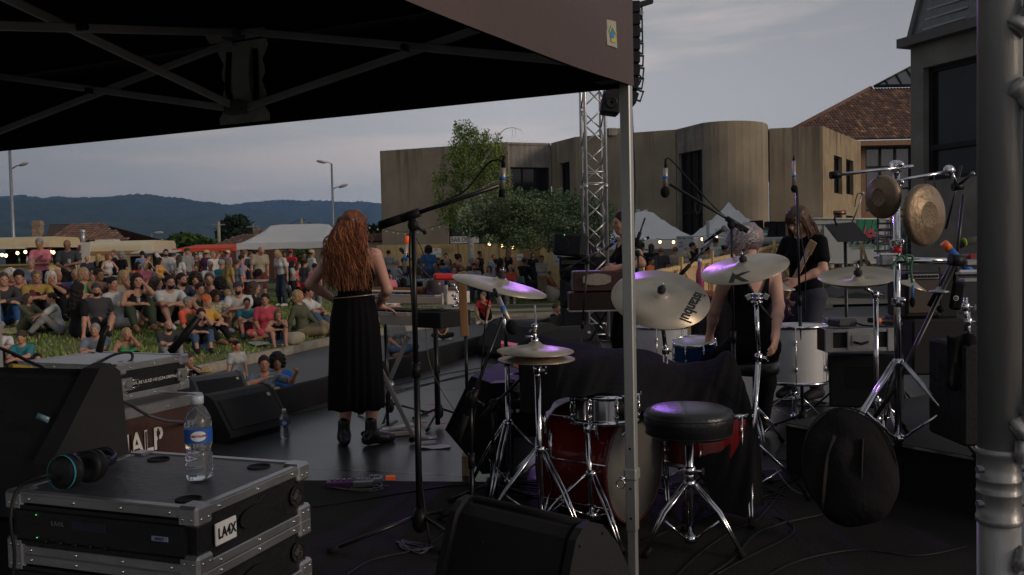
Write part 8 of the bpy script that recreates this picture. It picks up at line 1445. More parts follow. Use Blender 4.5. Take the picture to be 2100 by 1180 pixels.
boxy('subwoofer','black speaker cabinet under the aluminium case behind the drum stand',1775,722,832,5.1,.40,.20,rz=R(-20));g = MB();q = P(1763,775,4.86);g.box(q,(.16,.01,.13),RUB,rz3(R(-20)));tag(g.build('speaker_port',origin=q),'dark rectangular port of the cabinet under the aluminium case','port')
t = thing('aluminium_case','open black flight case with aluminium rim and sprung handle on the speaker cabinet','flight case',P(1765,722,4.9));zc0,zc1 = P(1765,722,4.9).z,P(1765,674,4.9).z;cx = P(1765,700,4.9).x;hh = zc1-zc0
g = MB();g.box((cx,4.985,(zc0+zc1)/2),(.385,.13,hh-.004),fdark);g.build('body',t)
for z in(zc0+.012,zc1-.012):g = MB();g.box((cx,4.915,z),(.395,.012,.022),falu,None,.002);g.build('edge_rail',t)
for sx in(-1,1):g = MB();g.box((cx+sx*.175,4.91,(zc0+zc1)/2),(.045,.014,hh),falu,None,.003);g.build('corner',t)
g = MB();g.box((cx,4.908,(zc0+zc1)/2),(.145,.012,hh*.80),falu,None,.006);g.box((cx,4.90,(zc0+zc1)/2),(.10,.008,hh*.45),STL,None,.01);g.tube([(cx-.04,4.895,(zc0+zc1)/2-.01),(cx,4.885,(zc0+zc1)/2-.02),(cx+.04,4.895,(zc0+zc1)/2-.01)],.007,RUB,8);g.build('handle',t)
bb_ = lambda n_,lab,px,py,Y,sz,mat,cat,rz = 0:tag((lambda g,q:(g.box(q,sz,mat,rz3(rz),min(sz)*.2),g.build(n_,origin=q))[1])(MB(),P(px,py,Y)),lab,cat)
bb_('black_pouch','small dark zipped pouch lying on the aluminium case',1727,661,4.95,(.12,.12,.045),M('pouch',(.05,.055,.06),.6),'pouch',.2);g = MB();g.cyl(P(1782,657,4.85),P(1828,660,4.9),.014,BLK,12);g.cyl(P(1795,657.5,4.85),P(1806,658.5,4.85),.0155,ORG,12);tag(g.build('wireless_microphone',origin=P(1800,658,4.85)),'black hand microphone with orange tape lying on the aluminium case','microphone')
cable('cable coiled on top of the aluminium case',[P(1755,662,4.85),P(1775,668,4.8),P(1830,670,4.8),P(1850,664,4.85),P(1820,662,4.95)],.005)
brnw = M('taupe_speaker',(.055,.045,.042),.7,bump=.3,bscale=200);p = P(1745,690,6.6);wedge('taupe brown wedge monitor facing right behind the china cymbal',(p.x,6.6,.42),R(5),.55,.85,brnw,port=False);p = P(1650,690,7.6);wedge('purple lit wedge monitor beside the legs of the guitarist',(p.x+.12,7.9,.28),R(70),.6,1.15,M('purple_lit_speaker',(.035,.025,.045),.6));p = P(1812,690,7.0);wedge('dark wedge monitor with half moon handles behind the chrome pole',(p.x,7.0,.34),R(75),.5,.95)  # wedge by the guitarist has the purple stage light put into its coat colour
boxy('guitar_amplifier','brown fronted guitar amplifier with row of knobs behind the chrome pole',1873,557,648,5.3,.21,.26,M('amp_tolex',(.02,.018,.02),.6),cat='amplifier',grille=M('amp_cloth',(.075,.055,.045),.8));boxy('guitar_amplifier','black amplifier box right of the brown fronted amplifier',1922,560,650,5.35,.13,.26,CARP,cat='amplifier');boxy('speaker_cabinet','low dark speaker cabinet under the guitar amplifiers',1895,650,760,5.3,.32,.4);boxy('equipment_trunk','black cloth covered trunk near the truss column',1975,700,900,4.15,.17,.34,M('trunk_black',(.016,.016,.017),.7,bump=.2),cat='trunk')
g = MB();rows = [[P(1942+9*i,688+5*sin(i)+j*22,4.0+.02*sin(i*2+j))for i in range(8)]for j in range(6)];g.sheet(rows,clothm);tag(g.build('black_drape',origin=P(1970,700,4.0),solid=.004),'black cloth hanging over the trunk near the truss column','cloth')
for(pts,r_,lab)in(([(1790,862,4.4),(1838,792,4.4),(1962,535,4.4)],.011,'long black boom leg leaning from the riser up to the crossbar'),([(1905,628,4.6),(1965,520,4.6)],.012,'short black boom tube below the large gong'),([(1955,600,4.5),(1975,400,4.5)],.008,'slim black rod rising right of the large gong'),([(1940,470,4.9),(1972,340,4.9)],.006,'thin black rod angled behind the large gong')):
 g = MB();q = [P(*a)for a in pts];g.tube(q,r_,BKM,10);tag(g.build('boom_rod',origin=q[0]),lab,'rod')
g = MB();a,b = P(1935,498,4.4),P(1992,560,4.4);g.tube([a,a.lerp(b,.2)],.020,ORG,12);g.tube([a.lerp(b,.2),b],.018,BLUT,12);tag(g.build('taped_handle',origin=a),'thick rod end with orange and blue tape under the large gong','handle')
g = MB();g.cyl(P(1948,533,4.2),P(1975,535,4.2),.028,BLK,16);g.box(P(1990,540,4.2),(.07,.05,.035),STL,None,.01);g.box(P(1985,560,4.15),(.11,.04,.03),CHR,None,.01);g.box(P(1992,575,4.1),(.10,.05,.02),STL,None,.005);tag(g.build('percussion_mount',origin=P(1970,535,4.2)),'black and chrome percussion mount at right end of the crossbar','mount')
t = thing('accessory_bag','black accessory pouch with round white emblem hanging near the truss column','bag',P(1962,640,4.3));g = MB();g.box(P(1962,607,4.3),(.055,.03,.14),clothm,Matrix.Rotation(.15,3,'Y'),.01);g.build('pouch',t);g = MB();q = P(1960,612,4.275);g.lathe(q,[(.010,0),(.013,.001),(.013,.002),(.010,.002)],LBL,(0,-1,0),20,caps=False);g.text('m',.014,q+Vector((0,-.002,0)),(1,0,0),(0,0,1),LBL,.001);g.build('emblem',t)
for k,(x,y)in enumerate(((1985,640),(1996,690),(1980,610))):g = MB();g.tube([P(x,y,4.2),P(x+2,y+70,4.2)],.010,CHR,10);clampb(g,P(x,y+20,4.2),.018);tag(g.build('chrome_tube',origin=P(x,y,4.2)),['chrome tube with clamp next to the accessory pouch','lower chrome tube with clamp beside the truss column','upper chrome tube with clamp beside the truss column'][k],'tube')
g = MB();q = P(1925,600,4.4);g.lathe(q,[(.05,0),(.045,.008),(.015,.014),(.006,.03)],STL,n=20);tag(g.build('bell_disc',origin=q),'small steel bell disc hanging above the mallet ball','bell');g = MB();g.cyl(P(1926,548,4.4),P(1929,628,4.4),.003,CBL,5);g.ball(P(1929,634,4.4),.020,RUB,12);tag(g.build('mallet',origin=P(1929,634,4.4)),'black mallet ball hanging on a thin wire','mallet');g = MB();g.ball(P(1871,620,4.2),(.014,.012,.026),clothm,10);g.cyl(P(1872,585,4.2),P(1871,612,4.2),.006,BLUT,8);tag(g.build('mallet',origin=P(1871,620,4.2)),'dark brush mallet with blue neck hanging by the chrome pole','mallet')
bb_('red_case','dark red case edge beside the truss column',1996,530,4.9,(.10,.1,.05),M('dark_red_case',(.22,.012,.02),.5),'case');g = MB();g.tube([P(1966,503,4.9),P(1980,496,4.9),P(2004,492,4.9)],.022,M('dark_green_roll',(.03,.04,.03),.8),10);g.tube([P(1977,497,4.88),P(1979,496.5,4.88)],.0235,M('lime_band',(.45,.55,.05),.6),10);tag(g.build('cloth_roll',origin=P(1980,496,4.9)),'dark rolled cloth with lime bands beside the truss column','roll')
def mustand(label,q,Y,lamp=False,base=None):
 c = P((q[0][0]+q[2][0])/2,(q[0][1]+q[2][1])/2,Y);t = thing('music_stand',label,'music stand',Vector((c.x,Y,0)));v = [P(x,y,Y+dy)for(x,y),dy in zip(q,(.12,.12,-.03,-.03))];g = MB();g.add(v+[p+Vector((0,.012,.004))for p in v],[[0,3,2,1],[4,5,6,7],[0,1,5,4],[1,2,6,5],[2,3,7,6],[3,0,4,7]],BKM);g.build('desk',t)
 b = Vector((c.x+.01,Y+.03,0));g = MB();g.cyl(b+Vector((0,0,.05)),Vector((c.x,Y+.05,v[2].z+.03)),.013,BKM,10);g.build('tube',t)
 for k in range(3):a = .4+2.1*k;g = MB();g.tube([b+Vector((0,0,.28)),b+Vector((.28*cos(a),.28*sin(a),.02))],.009,BKM,8);g.build('leg',t)
 return t
mustand('black music stand with clip lamp between the guitarist and the small gong',[(1690,461),(1752,456),(1786,494),(1718,497)],7.0);ml_ = thing('clip_lamp','small copper coloured clip lamp on top of the black music stand','lamp',P(1725,460,7));g = MB();g.cyl(P(1710,437,7),P(1734,436,7),.018,M('copper_lamp',(.20,.10,.08),.35,.8),12);g.build('shade',ml_);g = MB();g.tube([P(1716,462,7.05),P(1711,450,7),P(1716,438,7)],.008,BKM,8);g.build('arm',ml_)
mustand('second black music stand half hidden behind the chrome pole',[(1822,453),(1872,450),(1880,470),(1848,476)],6.4)
g = MB();g.tube([P(1747,458,7.4),P(1762,420,7.4),P(1768,398,7.4)],.006,STL,8);g.tube(smooth_path([P(1768,398,7.4),P(1760,397,7.4),P(1755,410,7.4),P(1753,425,7.4)],4),.004,CBL,6);g.ball(P(1769,397,7.4),.016,M('mic_grey'),8);tag(g.build('gooseneck_microphone',origin=P(1747,458,7.4)),'slim gooseneck microphone rising behind the clip lamp','microphone')
cb = thing('cymbal_bag','round black cymbal bag with straps leaning against the riser','bag',G(1735,1070,0));bc_ = P(1740,952,3.98);fr = frame(Vector((-.25,-.90,.36)),Vector((1,0,0)));V,F = sdf_mesh([('e',(0,0,0),(.205,.262,.055),None),('e',(.02,-.05,.03),(.15,.15,.05),None,.04),('e',(-.03,.03,.05),(.06,.07,.045),None,.03),('e',(.05,-.12,.03),(.13,.10,.06),None,.05),('e',(0,-.19,.01),(.12,.07,.07),None,.05),('lump',.006,19)],.009);g = MB();fy = fr@Vector((0,1,0));g.add([bc_+fr@Vector((v[0],v[1]*(1 if fy.z>0 else-1),v[2]))for v in V],[list(map(int,f))for f in F],M('bag_nylon',(.011,.010,.011),.8,spec=.12,var=.35,scale=6,bump=.3,bscale=40),True);g.build('bag_body',cb)
lo = lambda x,y,z:bc_+fr@Vector((x,y*(1 if fy.z>0 else-1),z))
for pts in([(-.05,.12,.075),(-.10,.0,.075),(-.13,-.14,.06),(-.14,-.2,.03)],[(.07,.10,.07),(.045,-.03,.085),(.03,-.14,.07),(.02,-.21,.03)]):g = MB();g.tube(smooth_path([lo(*p)for p in pts],5),.014,M('strap_brown',(.020,.017,.015),.8,bump=.4),6,flat=.3);g.build('strap',cb)
g = MB();g.tube([lo(.2*cos(a),.257*sin(a),.018)for a in lin(0,2*pi,60)[:-1]],.004,RUB,6,closed=True);g.build('zip',cb)
def kb(label,e,f,zt,w,d,h,mat,end,kx,nk=40,name='keyboard'):
 """e right front corner, f axis to the left"""
 f = Vector(f).normalized();bk = Vector((f.y,-f.x,0));bk = bk if bk.y>0 else-bk;t = thing(name,label,'keyboard',e);rot = Matrix((f,bk,Vector((0,0,1)))).transposed();q = lambda u,v,z:Vector((e.x,e.y,0))+f*u+bk*v+Vector((0,0,z))
 g = MB();g.box(q(w/2,d/2,zt-h/2-.012),(w,d,h-.024),mat,rot,.004);g.box(q(w/2,d*.78,zt-.006),(w,d*.42,.026),mat,rot,.004);g.build('case',t);g = MB();g.box(q(-.008,d/2,zt-h/2),(.018,d+.01,h+.012),end,rot,.004);g.build('end_cheek',t)
 g = MB();kw = (w-.12)/nk
 for k in range(nk):g.box(q(.06+kw*(k+.5),d*.24,zt-.016),(kw*.9,.14,.012),M('ivory_key',(.62,.60,.56),.35),rot)
 g.build('white_keys',t);g = MB()
 for k in range(nk):
  if k%7 in(0,1,3,4,5):g.box(q(.06+kw*(k+1),d*.24+.025,zt-.006),(kw*.5,.09,.014),BLK,rot)
 g.build('black_keys',t);return t,q,rot
beige = M('keyboard_beige',(.60,.51,.44),.4,var=.06);cheek = M('keyboard_black',(.012,.012,.012),.5);kf = Vector((-.8,.6,0));e1 = P(846,668,6.35);t1,q1,r1 = kb('lower beige stage keyboard with black end on the X stand',e1,kf,P(846,640,6.35).z,.88,.33,.10,beige,cheek,0)
g = MB();g.box(q1(-.14,.17,P(846,640,6.35).z-.055),(.26,.34,.115),cheek,r1,.006);tag(g.build('black_module',origin=q1(-.1,.17,1)),'black box module set against the right end of the lower keyboard','module')
e2 = P(905,627,6.3);t2,q2,r2 = kb('upper pale wooden keyboard with brown felt strip on top of the lower one',e2,kf,P(905,603,6.3).z,1.02,.30,.075,M('keyboard_pale',(.66,.55,.45),.4,var=.06),M('cheek_pale',(.60,.55,.5),.4),0)
g = MB();g.box(q2(.52,.30,P(905,603,6.3).z+.014),(.96,.02,.028),M('felt_orange',(.30,.12,.04),.8),r2);g.build('felt_strip',t2);g = MB();g.text('YAMAHA',.026,q2(.62,-.002,P(905,603,6.3).z-.04),-kf,(0,0,1),INK,.001,bold=.001);g.build('lettering',t2)
g = MB();g.lathe(P(893,602,6.45),[(.072,0),(.068,.09),(.055,.105),(0,.108)],M('smoky_bowl',(.09,.075,.09),.25,var=.3,trans=.3),n=28);tag(g.build('upturned_bowl',origin=P(893,602,6.45)),'smoky dark upturned bowl on the upper keyboard','bowl');bag('leopard_scarf','brown patterned scarf heaped on the upper keyboard',P(864,603,6.5),(.055,.05,.03),M('leopard',(.06,.02,.01),.9,col2=(.30,.11,.04),scale=40));g = MB();rows = [[P(910+4*i,585+10*j,6.3-.01*i+.008*sin(i+2*j))for i in range(3)]for j in range(5)];g.sheet(rows,M('towel',(.48,.47,.46),.9));tag(g.build('towel',origin=P(912,600,6.3),solid=.004),'white towel strip hanging off the right end of the upper keyboard','towel')
ks = thing('keyboard_stand','grey steel X shaped keyboard stand with black feet','stand',G(800,890,0));kt = M('stand_grey',(.20,.20,.215),.4,.5)
for(a,b,Yk)in(((838,690),(752,888),6.5),((770,735),(850,900),6.3)):pa,pb = P(*a,Yk),G(*b,.03);g = MB();d = (pa-pb);g.box((pa+pb)/2,(.032,.022,d.length),kt,frame(d.normalized(),Vector((1,0,0))),.003);g.build('cross_leg',ks);g = MB();s_ = bk_ = Vector((.36,.93,0)).normalized();g.cyl(pb-s_*.02,pb+s_*.45*(1 if a[0]>800 else-.0)+Vector((.16 if a[0]<800 else 0,.02,0)),.016,kt,10);g.build('foot_bar',ks);g = MB();g.cyl(pb-s_*.05,pb-s_*.01,.021,RUB,10);g.build('rubber_cap',ks)
g = MB();g.ball(P(800,790,6.35),(.035,.03,.035),STL,14);g.build('pivot',ks)
for x,lab in((790,'left'),(893,'right')):g = MB();q = P(x,670,6.75);g.cyl(q,(q.x,q.y,.03),.020 if x>800 else .012,BKM,12);tag(g.build('support_post',origin=(q.x,q.y,0)),'black upright support leg under the %s part of the keyboards'%lab,'support leg')
pedp = G(812,895,0);t = thing('sustain_pedal','silver grey expression pedal lying under the keyboard stand','pedal',pedp);g = MB();g.box(pedp+Vector((0,.04,.02)),(.28,.12,.035),M('pedal_silver',(.35,.34,.35),.4,.6),rz3(.2),.006);g.build('base',t);g = MB();g.box(pedp+Vector((.01,.05,.055)),(.24,.10,.02),M('pedal_silver'),rz3(.2)@Matrix.Rotation(-.12,3,'Y'),.005);g.build('treadle',t)
pp = G(888,918,.004);g = MB();g.sheet([[pp+Vector((-.12+.06*i,-.05+.05*j,.006+.006*sin(i*2+j)))for j in range(3)]for i in range(5)],M('paper'));tag(g.build('set_list',origin=pp),'white set list sheet lying on the stage right of the pedal','paper')
pb_ = thing('pedal_board','small effects pedals with purple and silver boxes and tangled leads on the stage','pedals',G(715,992,0));
for x,y,c,w in((700,992,M('purple_pedal',(.12,.03,.12),.4),.17),(745,990,STL,.12),(770,984,M('pedal_silver'),.08)):g = MB();q = G(x,y,.02);g.box(q,(w,.09,.04),c,rz3(.1),.006);[g.cyl(q+Vector((w*(-.3+.2*k),-.01,.02)),q+Vector((w*(-.3+.2*k),-.01,.035)),.008,CHR,8)for k in range(4)];g.build('effect_pedal',pb_)
g = MB();g.box(G(801,980,.02),(.055,.03,.02),M('neon_orange'));tag(g.build('tape_mark',origin=G(801,980,.02)),'bright orange tape mark on the stage behind the effects pedals','tape')
rr = random.Random(5)
def tangle(label,px,py,n,rx,ry,mat=CBL,r=.004,z=0):c = G(px,py,z);pts = [c+Vector((rx*cos(i*1.9+rr.random())*rr.uniform(.4,1),ry*sin(i*1.9)*rr.uniform(.4,1),r+.012*rr.random()))for i in range(n)];cable(label,pts,r,mat,6,'cable_tangle',6)
tangle('tangled pale leads around the effects pedals',745,1003,12,.22,.12,M('grey_lead',(.12,.11,.09),.6));tangle('black cable tangle on the floor between stool and cloth',1470,1010,16,.35,.3);tangle('black cable tangle behind the bass drum legs',1090,1010,14,.25,.25);tangle('cable tangle on the stage under the harmonium stand',1240,700,14,.35,.5);tangle('cable tangle around the base of the tall boom stand',850,1125,16,.14,.10,M('violet_lead',(.06,.055,.09),.5));tangle('cable tangle under the tall white drum',1650,830,10,.3,.3);tangle('cable tangle beside the near wedge',960,1160,10,.2,.1)
for lab,pts in(('long black cable crossing the carpet from pedals to the drums',[(640,1040),(760,1022),(880,1003),(960,995),(1060,1010)]),('black cable lying along the stage edge behind the pianist',[(590,838),(640,826),(800,792),(940,762),(1080,742)]),('second black cable along the stage edge',[(600,850),(700,828),(830,797),(960,770)]),('third black cable along the stage edge',[(780,815),(900,782),(1010,757),(1120,742)]),('thick black cable running from lower right floor to the stool',[(1420,1200),(1500,1150),(1545,1100),(1600,1075),(1690,1055)]),('thin black cable from the cloth towards lower middle',[(1380,1190),(1430,1140),(1500,1090),(1560,1060),(1610,1000)]),('thin cable running down the carpet left of the big front wedge',[(700,1190),(760,1150),(850,1128),(905,1100),(930,1060)]),('cable curving from the drum kit under the stool',[(1300,1120),(1380,1085),(1450,1060),(1500,1030),(1540,1000),(1600,985)]),('cable snaking across the lower right carpet',[(1560,1190),(1640,1150),(1760,1128),(1880,1140),(1990,1120)]),('loose cable beside the cymbal bag and riser',[(1600,1000),(1640,975),(1625,950),(1590,940),(1600,915)]),('coiled cable strand right of the stool foot',[(1470,1178),(1540,1140),(1620,1100),(1625,1078),(1590,1060)]),('pale cable on the floor beside the cymbal bag',[(1590,960),(1620,1000),(1660,1020),(1700,1024)])):
 cable(lab,[G(x,y,.008)for x,y in pts],.007 if 'thick' in lab else .005,M('pale_lead',(.10,.085,.06),.6)if 'pale' in lab else CBL)
cable('thin white wire falling from the keyboards to the floor',[P(873,672,6.3),P(880,740,6.3),P(905,800,6.3),G(938,850,.01)],.003,M('grey_lead'))
hq = P(1225,577,8.1);hm_ = thing('harmonium','dark wooden hand harmonium with pale oval plaque on a case beside the tent leg','harmonium',P(1225,600,8.1));wd_ = M('dark_wood',(.045,.016,.012),.35,var=.25,bump=.1);g = MB();g.box(hq+Vector((.06,.15,0)),(.56,.30,.19),wd_,None,.01);g.build('case',hm_);g = MB();pr = [(.13*cos(a)*(1.15 if abs(cos(a))<.9 else 1),.055*sin(a))for a in lin(0,2*pi,13)[:-1]];g.prism(pr,P(1226,574,7.99)+Vector((0,.09,0)),(1,0,0),(0,0,1),(0,-1,0),.008,M('plaque',(.30,.26,.22),.4,.3,var=.2,scale=60));g.build('plaque',hm_)
g = MB();g.box(hq+Vector((.05,.15,-.185)),(.62,.34,.16),M('brown_case',(.022,.012,.010),.5),None,.008);g.box(hq+Vector((.05,.15,-.272)),(.63,.35,.014),falu);tag(g.build('harmonium_case',origin=hq-Vector((0,0,.2))),'dark flat case with metal edge under the harmonium','case');xs_ = thing('harmonium_stand','black X shaped folding stand under the harmonium','stand',(hq.x,hq.y,0))
for a,b in(((1203,605),(1262,718)),((1262,605),(1200,718))):g = MB();g.cyl(P(*a,8.1),G(*b,.02),.016,BKM,10);g.build('cross_leg',xs_)
Y = 7.9;mstand('black boom microphone stand reaching left under the singer microphone',Vector((P(1180,720,Y).x,Y,0)),P(1205,535,Y),(P(1148,560,Y),P(1248,505,Y)),rad=.25);mic('microphone','silver topped microphone at the mouth of the half hidden singer',P(1270,488,7.95),P(1250,506,7.9),'ball',.014);Y = 7.8;mstand('small black boom stand right of the tent leg',Vector((P(1318,720,Y).x,Y,0)),P(1308,520,Y),(P(1303,505,Y),P(1323,447,Y)),rad=.25);mic('microphone','grey condenser microphone pointing right beside the tent leg',P(1331,487,7.8),P(1313,495,7.8),'pencil',.013)
Y = 7.0;mstand('thin black boom stand crossing between the two large cymbals',Vector((P(1400,760,Y).x,Y,0)),P(1400,610,Y),(P(1392,568,Y),P(1462,492,Y)),rad=.25);mic('microphone','stage vocal microphone above the istanbul cymbal',P(1490,466,6.9),P(1455,490,7.0),'ball',.014);mstand('short black stand with square condenser microphone by the timber fence',Vector((P(1348,760,7.5).x,7.5,0)),P(1344,530,7.5),None,rad=.25);g = MB();g.box(P(1336,513,7.5),(.05,.04,.09),BLK,None,.012);tag(g.build('condenser_microphone',origin=P(1336,513,7.5)),'square black condenser microphone before the high visibility vest','microphone')
t = thing('side_table','small black cloth covered table behind the istanbul cymbal','table',(P(1455,700,7.6).x,7.6,0));g = MB();c = P(1455,612,7.6);g.box((c.x,7.6,c.z),(.38,.35,.02),BLK);g.build('tabletop',t);g = MB();rows = [[Vector((c.x-.2+.4*i/10,7.42-.015*sin(i*1.3),c.z+.01-.09*j))for i in range(11)]for j in range(7)];g.sheet(rows,clothm);g.build('table_cloth',t)
g = MB();q = P(1436,610,7.5);g.lathe(q,[(.035,0),(.035,.20),(.02,.25),(.018,.30)],M('can_print',(.03,.07,.30),.3,col2=(.6,.08,.08),scale=30),n=18);g.lathe(q,[(.019,.30),(.019,.33)],LBL,n=12);tag(g.build('printed_bottle',origin=q),'blue and red printed bottle on the small black table','bottle');bb_('wooden_box','small reddish brown box on the small black table',1451,603,7.5,(.10,.08,.06),M('box_rust',(.24,.07,.03),.6),'box')
# performers
def hero(label,X,Y,rz,pk,skinc='a',cell=.0085,z0=0,parts=(),sc=1.0,over={}):
 """pk: pose keywords with hand, foot targets in world coordinates given as Vector"""
 t = thing('person',label,'person',(X,Y,z0),None,rz,local=True);Ri = rz3(-rz);cv = lambda v:tuple(Ri@(v-Vector((X,Y,z0))))if isinstance(v,Vector)else v
 t.scale = (sc,)*3;s = skel(**{k:(tuple(Vector(cv(v))/sc)if isinstance(v,Vector)else v)for k,v in pk.items()});s.update({k:np.array(Ri@v)for k,v in over.items()});me = sdf_obj_mesh('body',body_prims(s,True),cell,[skin(skinc)],smooth=1);o = child_mesh('body',me,t,skin(skinc));o.name = 'body'
 for n_,pr,c,m in parts(s):child_mesh(n_,sdf_obj_mesh(n_,pr,c,[None]),t,m)
 return t,s,headmx(s)
def strands(t,s,name,mats,n,spec,seed,rad=.0035,wav=.012,freq=14,np_=18,shell=(.088,.104,.100)):
 """locks of hair: spec(rnd) -> (direction on the scalp, end point, mid bulge) in head space"""
 rnd = np.random.default_rng(seed);M4 = headmx(s);mbs = [MB()for _ in mats]
 for k in range(n):
  d,e,m = spec(rnd);d = Vector(d).normalized();r0 = Vector((d.x*shell[0],.024+d.y*shell[1],.032+d.z*shell[2]));e,m = Vector(e),Vector(m);pts = [];ph,f = rnd.uniform(0,6.28),freq*rnd.uniform(.7,1.4);am = wav*rnd.uniform(.5,1.4)
  for i in range(np_):
   u = i/(np_-1);p = r0*(1-u)**2+m*2*u*(1-u)+e*u*u;a = am*min(1,u*2.5);pts.append(M4@(p+Vector((a*cos(f*u+ph),a*sin(f*u+ph),.4*a*sin(f*u*1.3+ph)))))
  mb = mbs[int(rnd.integers(0,len(mats)))];mb.tube(pts,[rad*(1.1-.75*i/np_)for i in range(np_)],mb and mats[mbs.index(mb)],4,False)
 for mb in mbs:mb.build(name,t,origin=(0,0,0))
def hm(name,col):return M(name,col,.45,var=.35,scale=14)
def black_dress(s):return None
RX,RY,rz = P(730,700,6.2).x,6.2,R(170);blkf = M('black_dress_cloth',(.0045,.0045,.0055),.9,spec=.12,var=.2,bump=.25,bscale=35)
HL,HR = P(774,628,6.42),P(690,618,6.40)
def pp_(s):
 c = s['wa'];T = s['T2'];tk = [p for p in top_prims(s,'tank',.008)];return[('tank_top',tk,.009,blkf),('boot',[('c',tuple(s['al']+np.array((0,0,.09))),tuple(s['al']),.043,.045,.02)]+shoe_prims(s,'l',.006)[:2]+shoe_prims(s,'l')[3:],.008,M('boot_leather',(.010,.009,.012),.35,bump=.2)),('boot',[('c',tuple(s['ar']+np.array((0,0,.09))),tuple(s['ar']),.043,.045,.02)]+shoe_prims(s,'r',.006)[:2]+shoe_prims(s,'r')[3:],.008,M('boot_leather'))]
t,s,m4 = hero('red haired pianist in long black dress and boots standing at the keyboards, back to camera',RX,RY,rz,dict(pel=(0,0,.93),lean=.03,hl=HR,hr=HL,el=(1,.5,.0),er=(-1,.7,-.1),fl=(.10,.03,.082),fr=(-.09,-.02,.082),tl=(.5,-1,0),tr=(-.65,-.75,0),hyaw=-.15,hcurl=.45),'d',parts=pp_,sc=.968,over={'hdr':Vector((1,.25,-.25)),'hur':Vector((.1,0,1))})
g = MB();rows = []
for k in range(22):
 h = k/21;z = 1.10-.82*h;row = []
 for j in range(97):a = 2*pi*j/96;fo = (.002+.011*h)*sin(a*15+3*sin(a*3)+.9*h)+.012*h*sin(a*6+2*sin(a*2)+1);rx = .148+.026*sst(h*4)+.030*h+fo;ry = .122+.030*sst(h*4)+.036*h+fo;row.append((cos(a)*rx,sin(a)*ry+.01,z+.006*sin(a*9)*h))
 rows.append(row)
g.sheet(rows,blkf);g.build('skirt',t,origin=(0,0,0),solid=.003);g = MB();g.tube([(cos(a)*.153,sin(a)*.125+.01,1.098-.012*cos(a))for a in lin(0,2*pi,49)[:-1]],.0035,M('gold_cord',(.45,.36,.20),.4,.5),6,closed=True);g.build('waist_cord',t,origin=(0,0,0))
child_mesh('hair',sdf_obj_mesh('hair',[('e',(0,.03,.035),(.092,.106,.10),None,.04),('c',(0,.05,.0),(0,.085,-.26),.08,.085,.06),('c',(.05,.06,-.1),(.09,.07,-.26),.05,.05,.05),('c',(-.05,.06,-.1),(-.08,.07,-.26),.05,.05,.05),('cut',('e',(0,-.11,-.05),(.075,.08,.10))),('lump',.010,40)],.010,[None]),t,hm('hair_ginger_dark',(.11,.030,.010)),m4)
def spr(r):
 a = r.uniform(-1.9,1.9);z = r.uniform(-.5,.95);d = (sin(a)*sqrt(max(.02,1-z*z)),cos(a)*sqrt(max(.02,1-z*z)),z);L = r.uniform(.18,.46);sx = sin(a)*r.uniform(.06,.15)+r.normal()*.03;ey = .14+.07*cos(a)+r.uniform(-.03,.04);return d,(sx,ey,-L),(sx*.95,.16+.06*cos(a),-.04-L*.25)
strands(t,s,'hair_locks',[hm('hair_ginger_a',(.22,.062,.022)),hm('hair_ginger_b',(.15,.040,.012)),hm('hair_ginger_c',(.36,.13,.04))],2400,spr,3,.0030,.014,12,22)
g = MB();H_ = lambda x,y,z:m4@Vector((x,y,z))
for sx in(-1,1):
 for dz in(0,.014):g.tube(smooth_path([H_(sx*.085,-.02,.06+dz),H_(sx*.098,.05,.035+dz),H_(sx*.06,.12,.012+dz),H_(-sx*.012,.142,-.005+dz)],6),[.012]*18+[.009],hm('hair_ginger_b',(.2,.05,.01)),8)
g.ball(H_(0,.140,.0),(.028,.018,.022),hm('hair_ginger_b',(.2,.05,.01)),10);g.build('hair_twist',t,origin=(0,0,0))
DX,DY,rz = P(1543,700,5.85).x,5.85,R(188);zs = .60;g = MB();ds = thing('drum_throne','black round drum stool under the grey haired drummer','stool',(DX+.02,DY+.02,0));g.lathe((DX+.02,DY+.02,zs-.10),[(0,0),(.15,0),(.165,.02),(.165,.07),(.14,.09),(0,.092)],M('black_leather'),n=40);g.build('seat',ds);tripod(ds,(DX+.02,DY+.02,0),.26,.06,.24,.5);g = MB();g.cyl((DX+.02,DY+.02,.03),(DX+.02,DY+.02,zs-.1),.017,CHR,14);g.build('tube',ds)
def dp_(s):
 T,T2 = s['T'],s['T2'];t_ = tuple;tk = top_prims(s,'tank',.009)+[('cut',('e',t_(s['ch']+T2@(0,.13,.13)),(.085,.10,.15),T2))]
 return[('tank_top',tk,.009,blkf),('trousers',bottom_prims(s,'long'),.010,blkf),('shoe',shoe_prims(s,'l'),.01,SHO['k']),('shoe',shoe_prims(s,'r'),.01,SHO['k'])]
t,s,m4 = hero('grey haired drummer in black top sitting on a stool with back to the camera',DX,DY,rz,dict(pel=(0,0,zs+.10),lean=.07,hr=P(1590,690,5.55),hl=P(1452,700,6.15),el=(1,.3,-.5),er=(-1,.4,-.3),fl=(.22,-.42,.10),fr=(-.25,-.42,.10),kl=(.6,-1,.5),kr=(-.6,-1,.5),hyaw=.25,hpitch=.25),'d',parts=dp_)
g = MB()
for sx in(-1,1):g.tube(smooth_path([Vector(s['ch']+s['T2']@np.array(v))for v in((sx*.10,-.06,.16),(sx*.105,.02,.185),(sx*.09,.085,.12),(sx*.035,.112,.01),(-sx*.05,.118,-.10))],5),.014,blkf,6,flat=.35)
g.build('dress_strap',t,origin=(0,0,0));gh = [hm('hair_grey_a',(.40,.36,.40)),hm('hair_grey_b',(.20,.16,.18)),hm('hair_grey_c',(.55,.50,.53))]
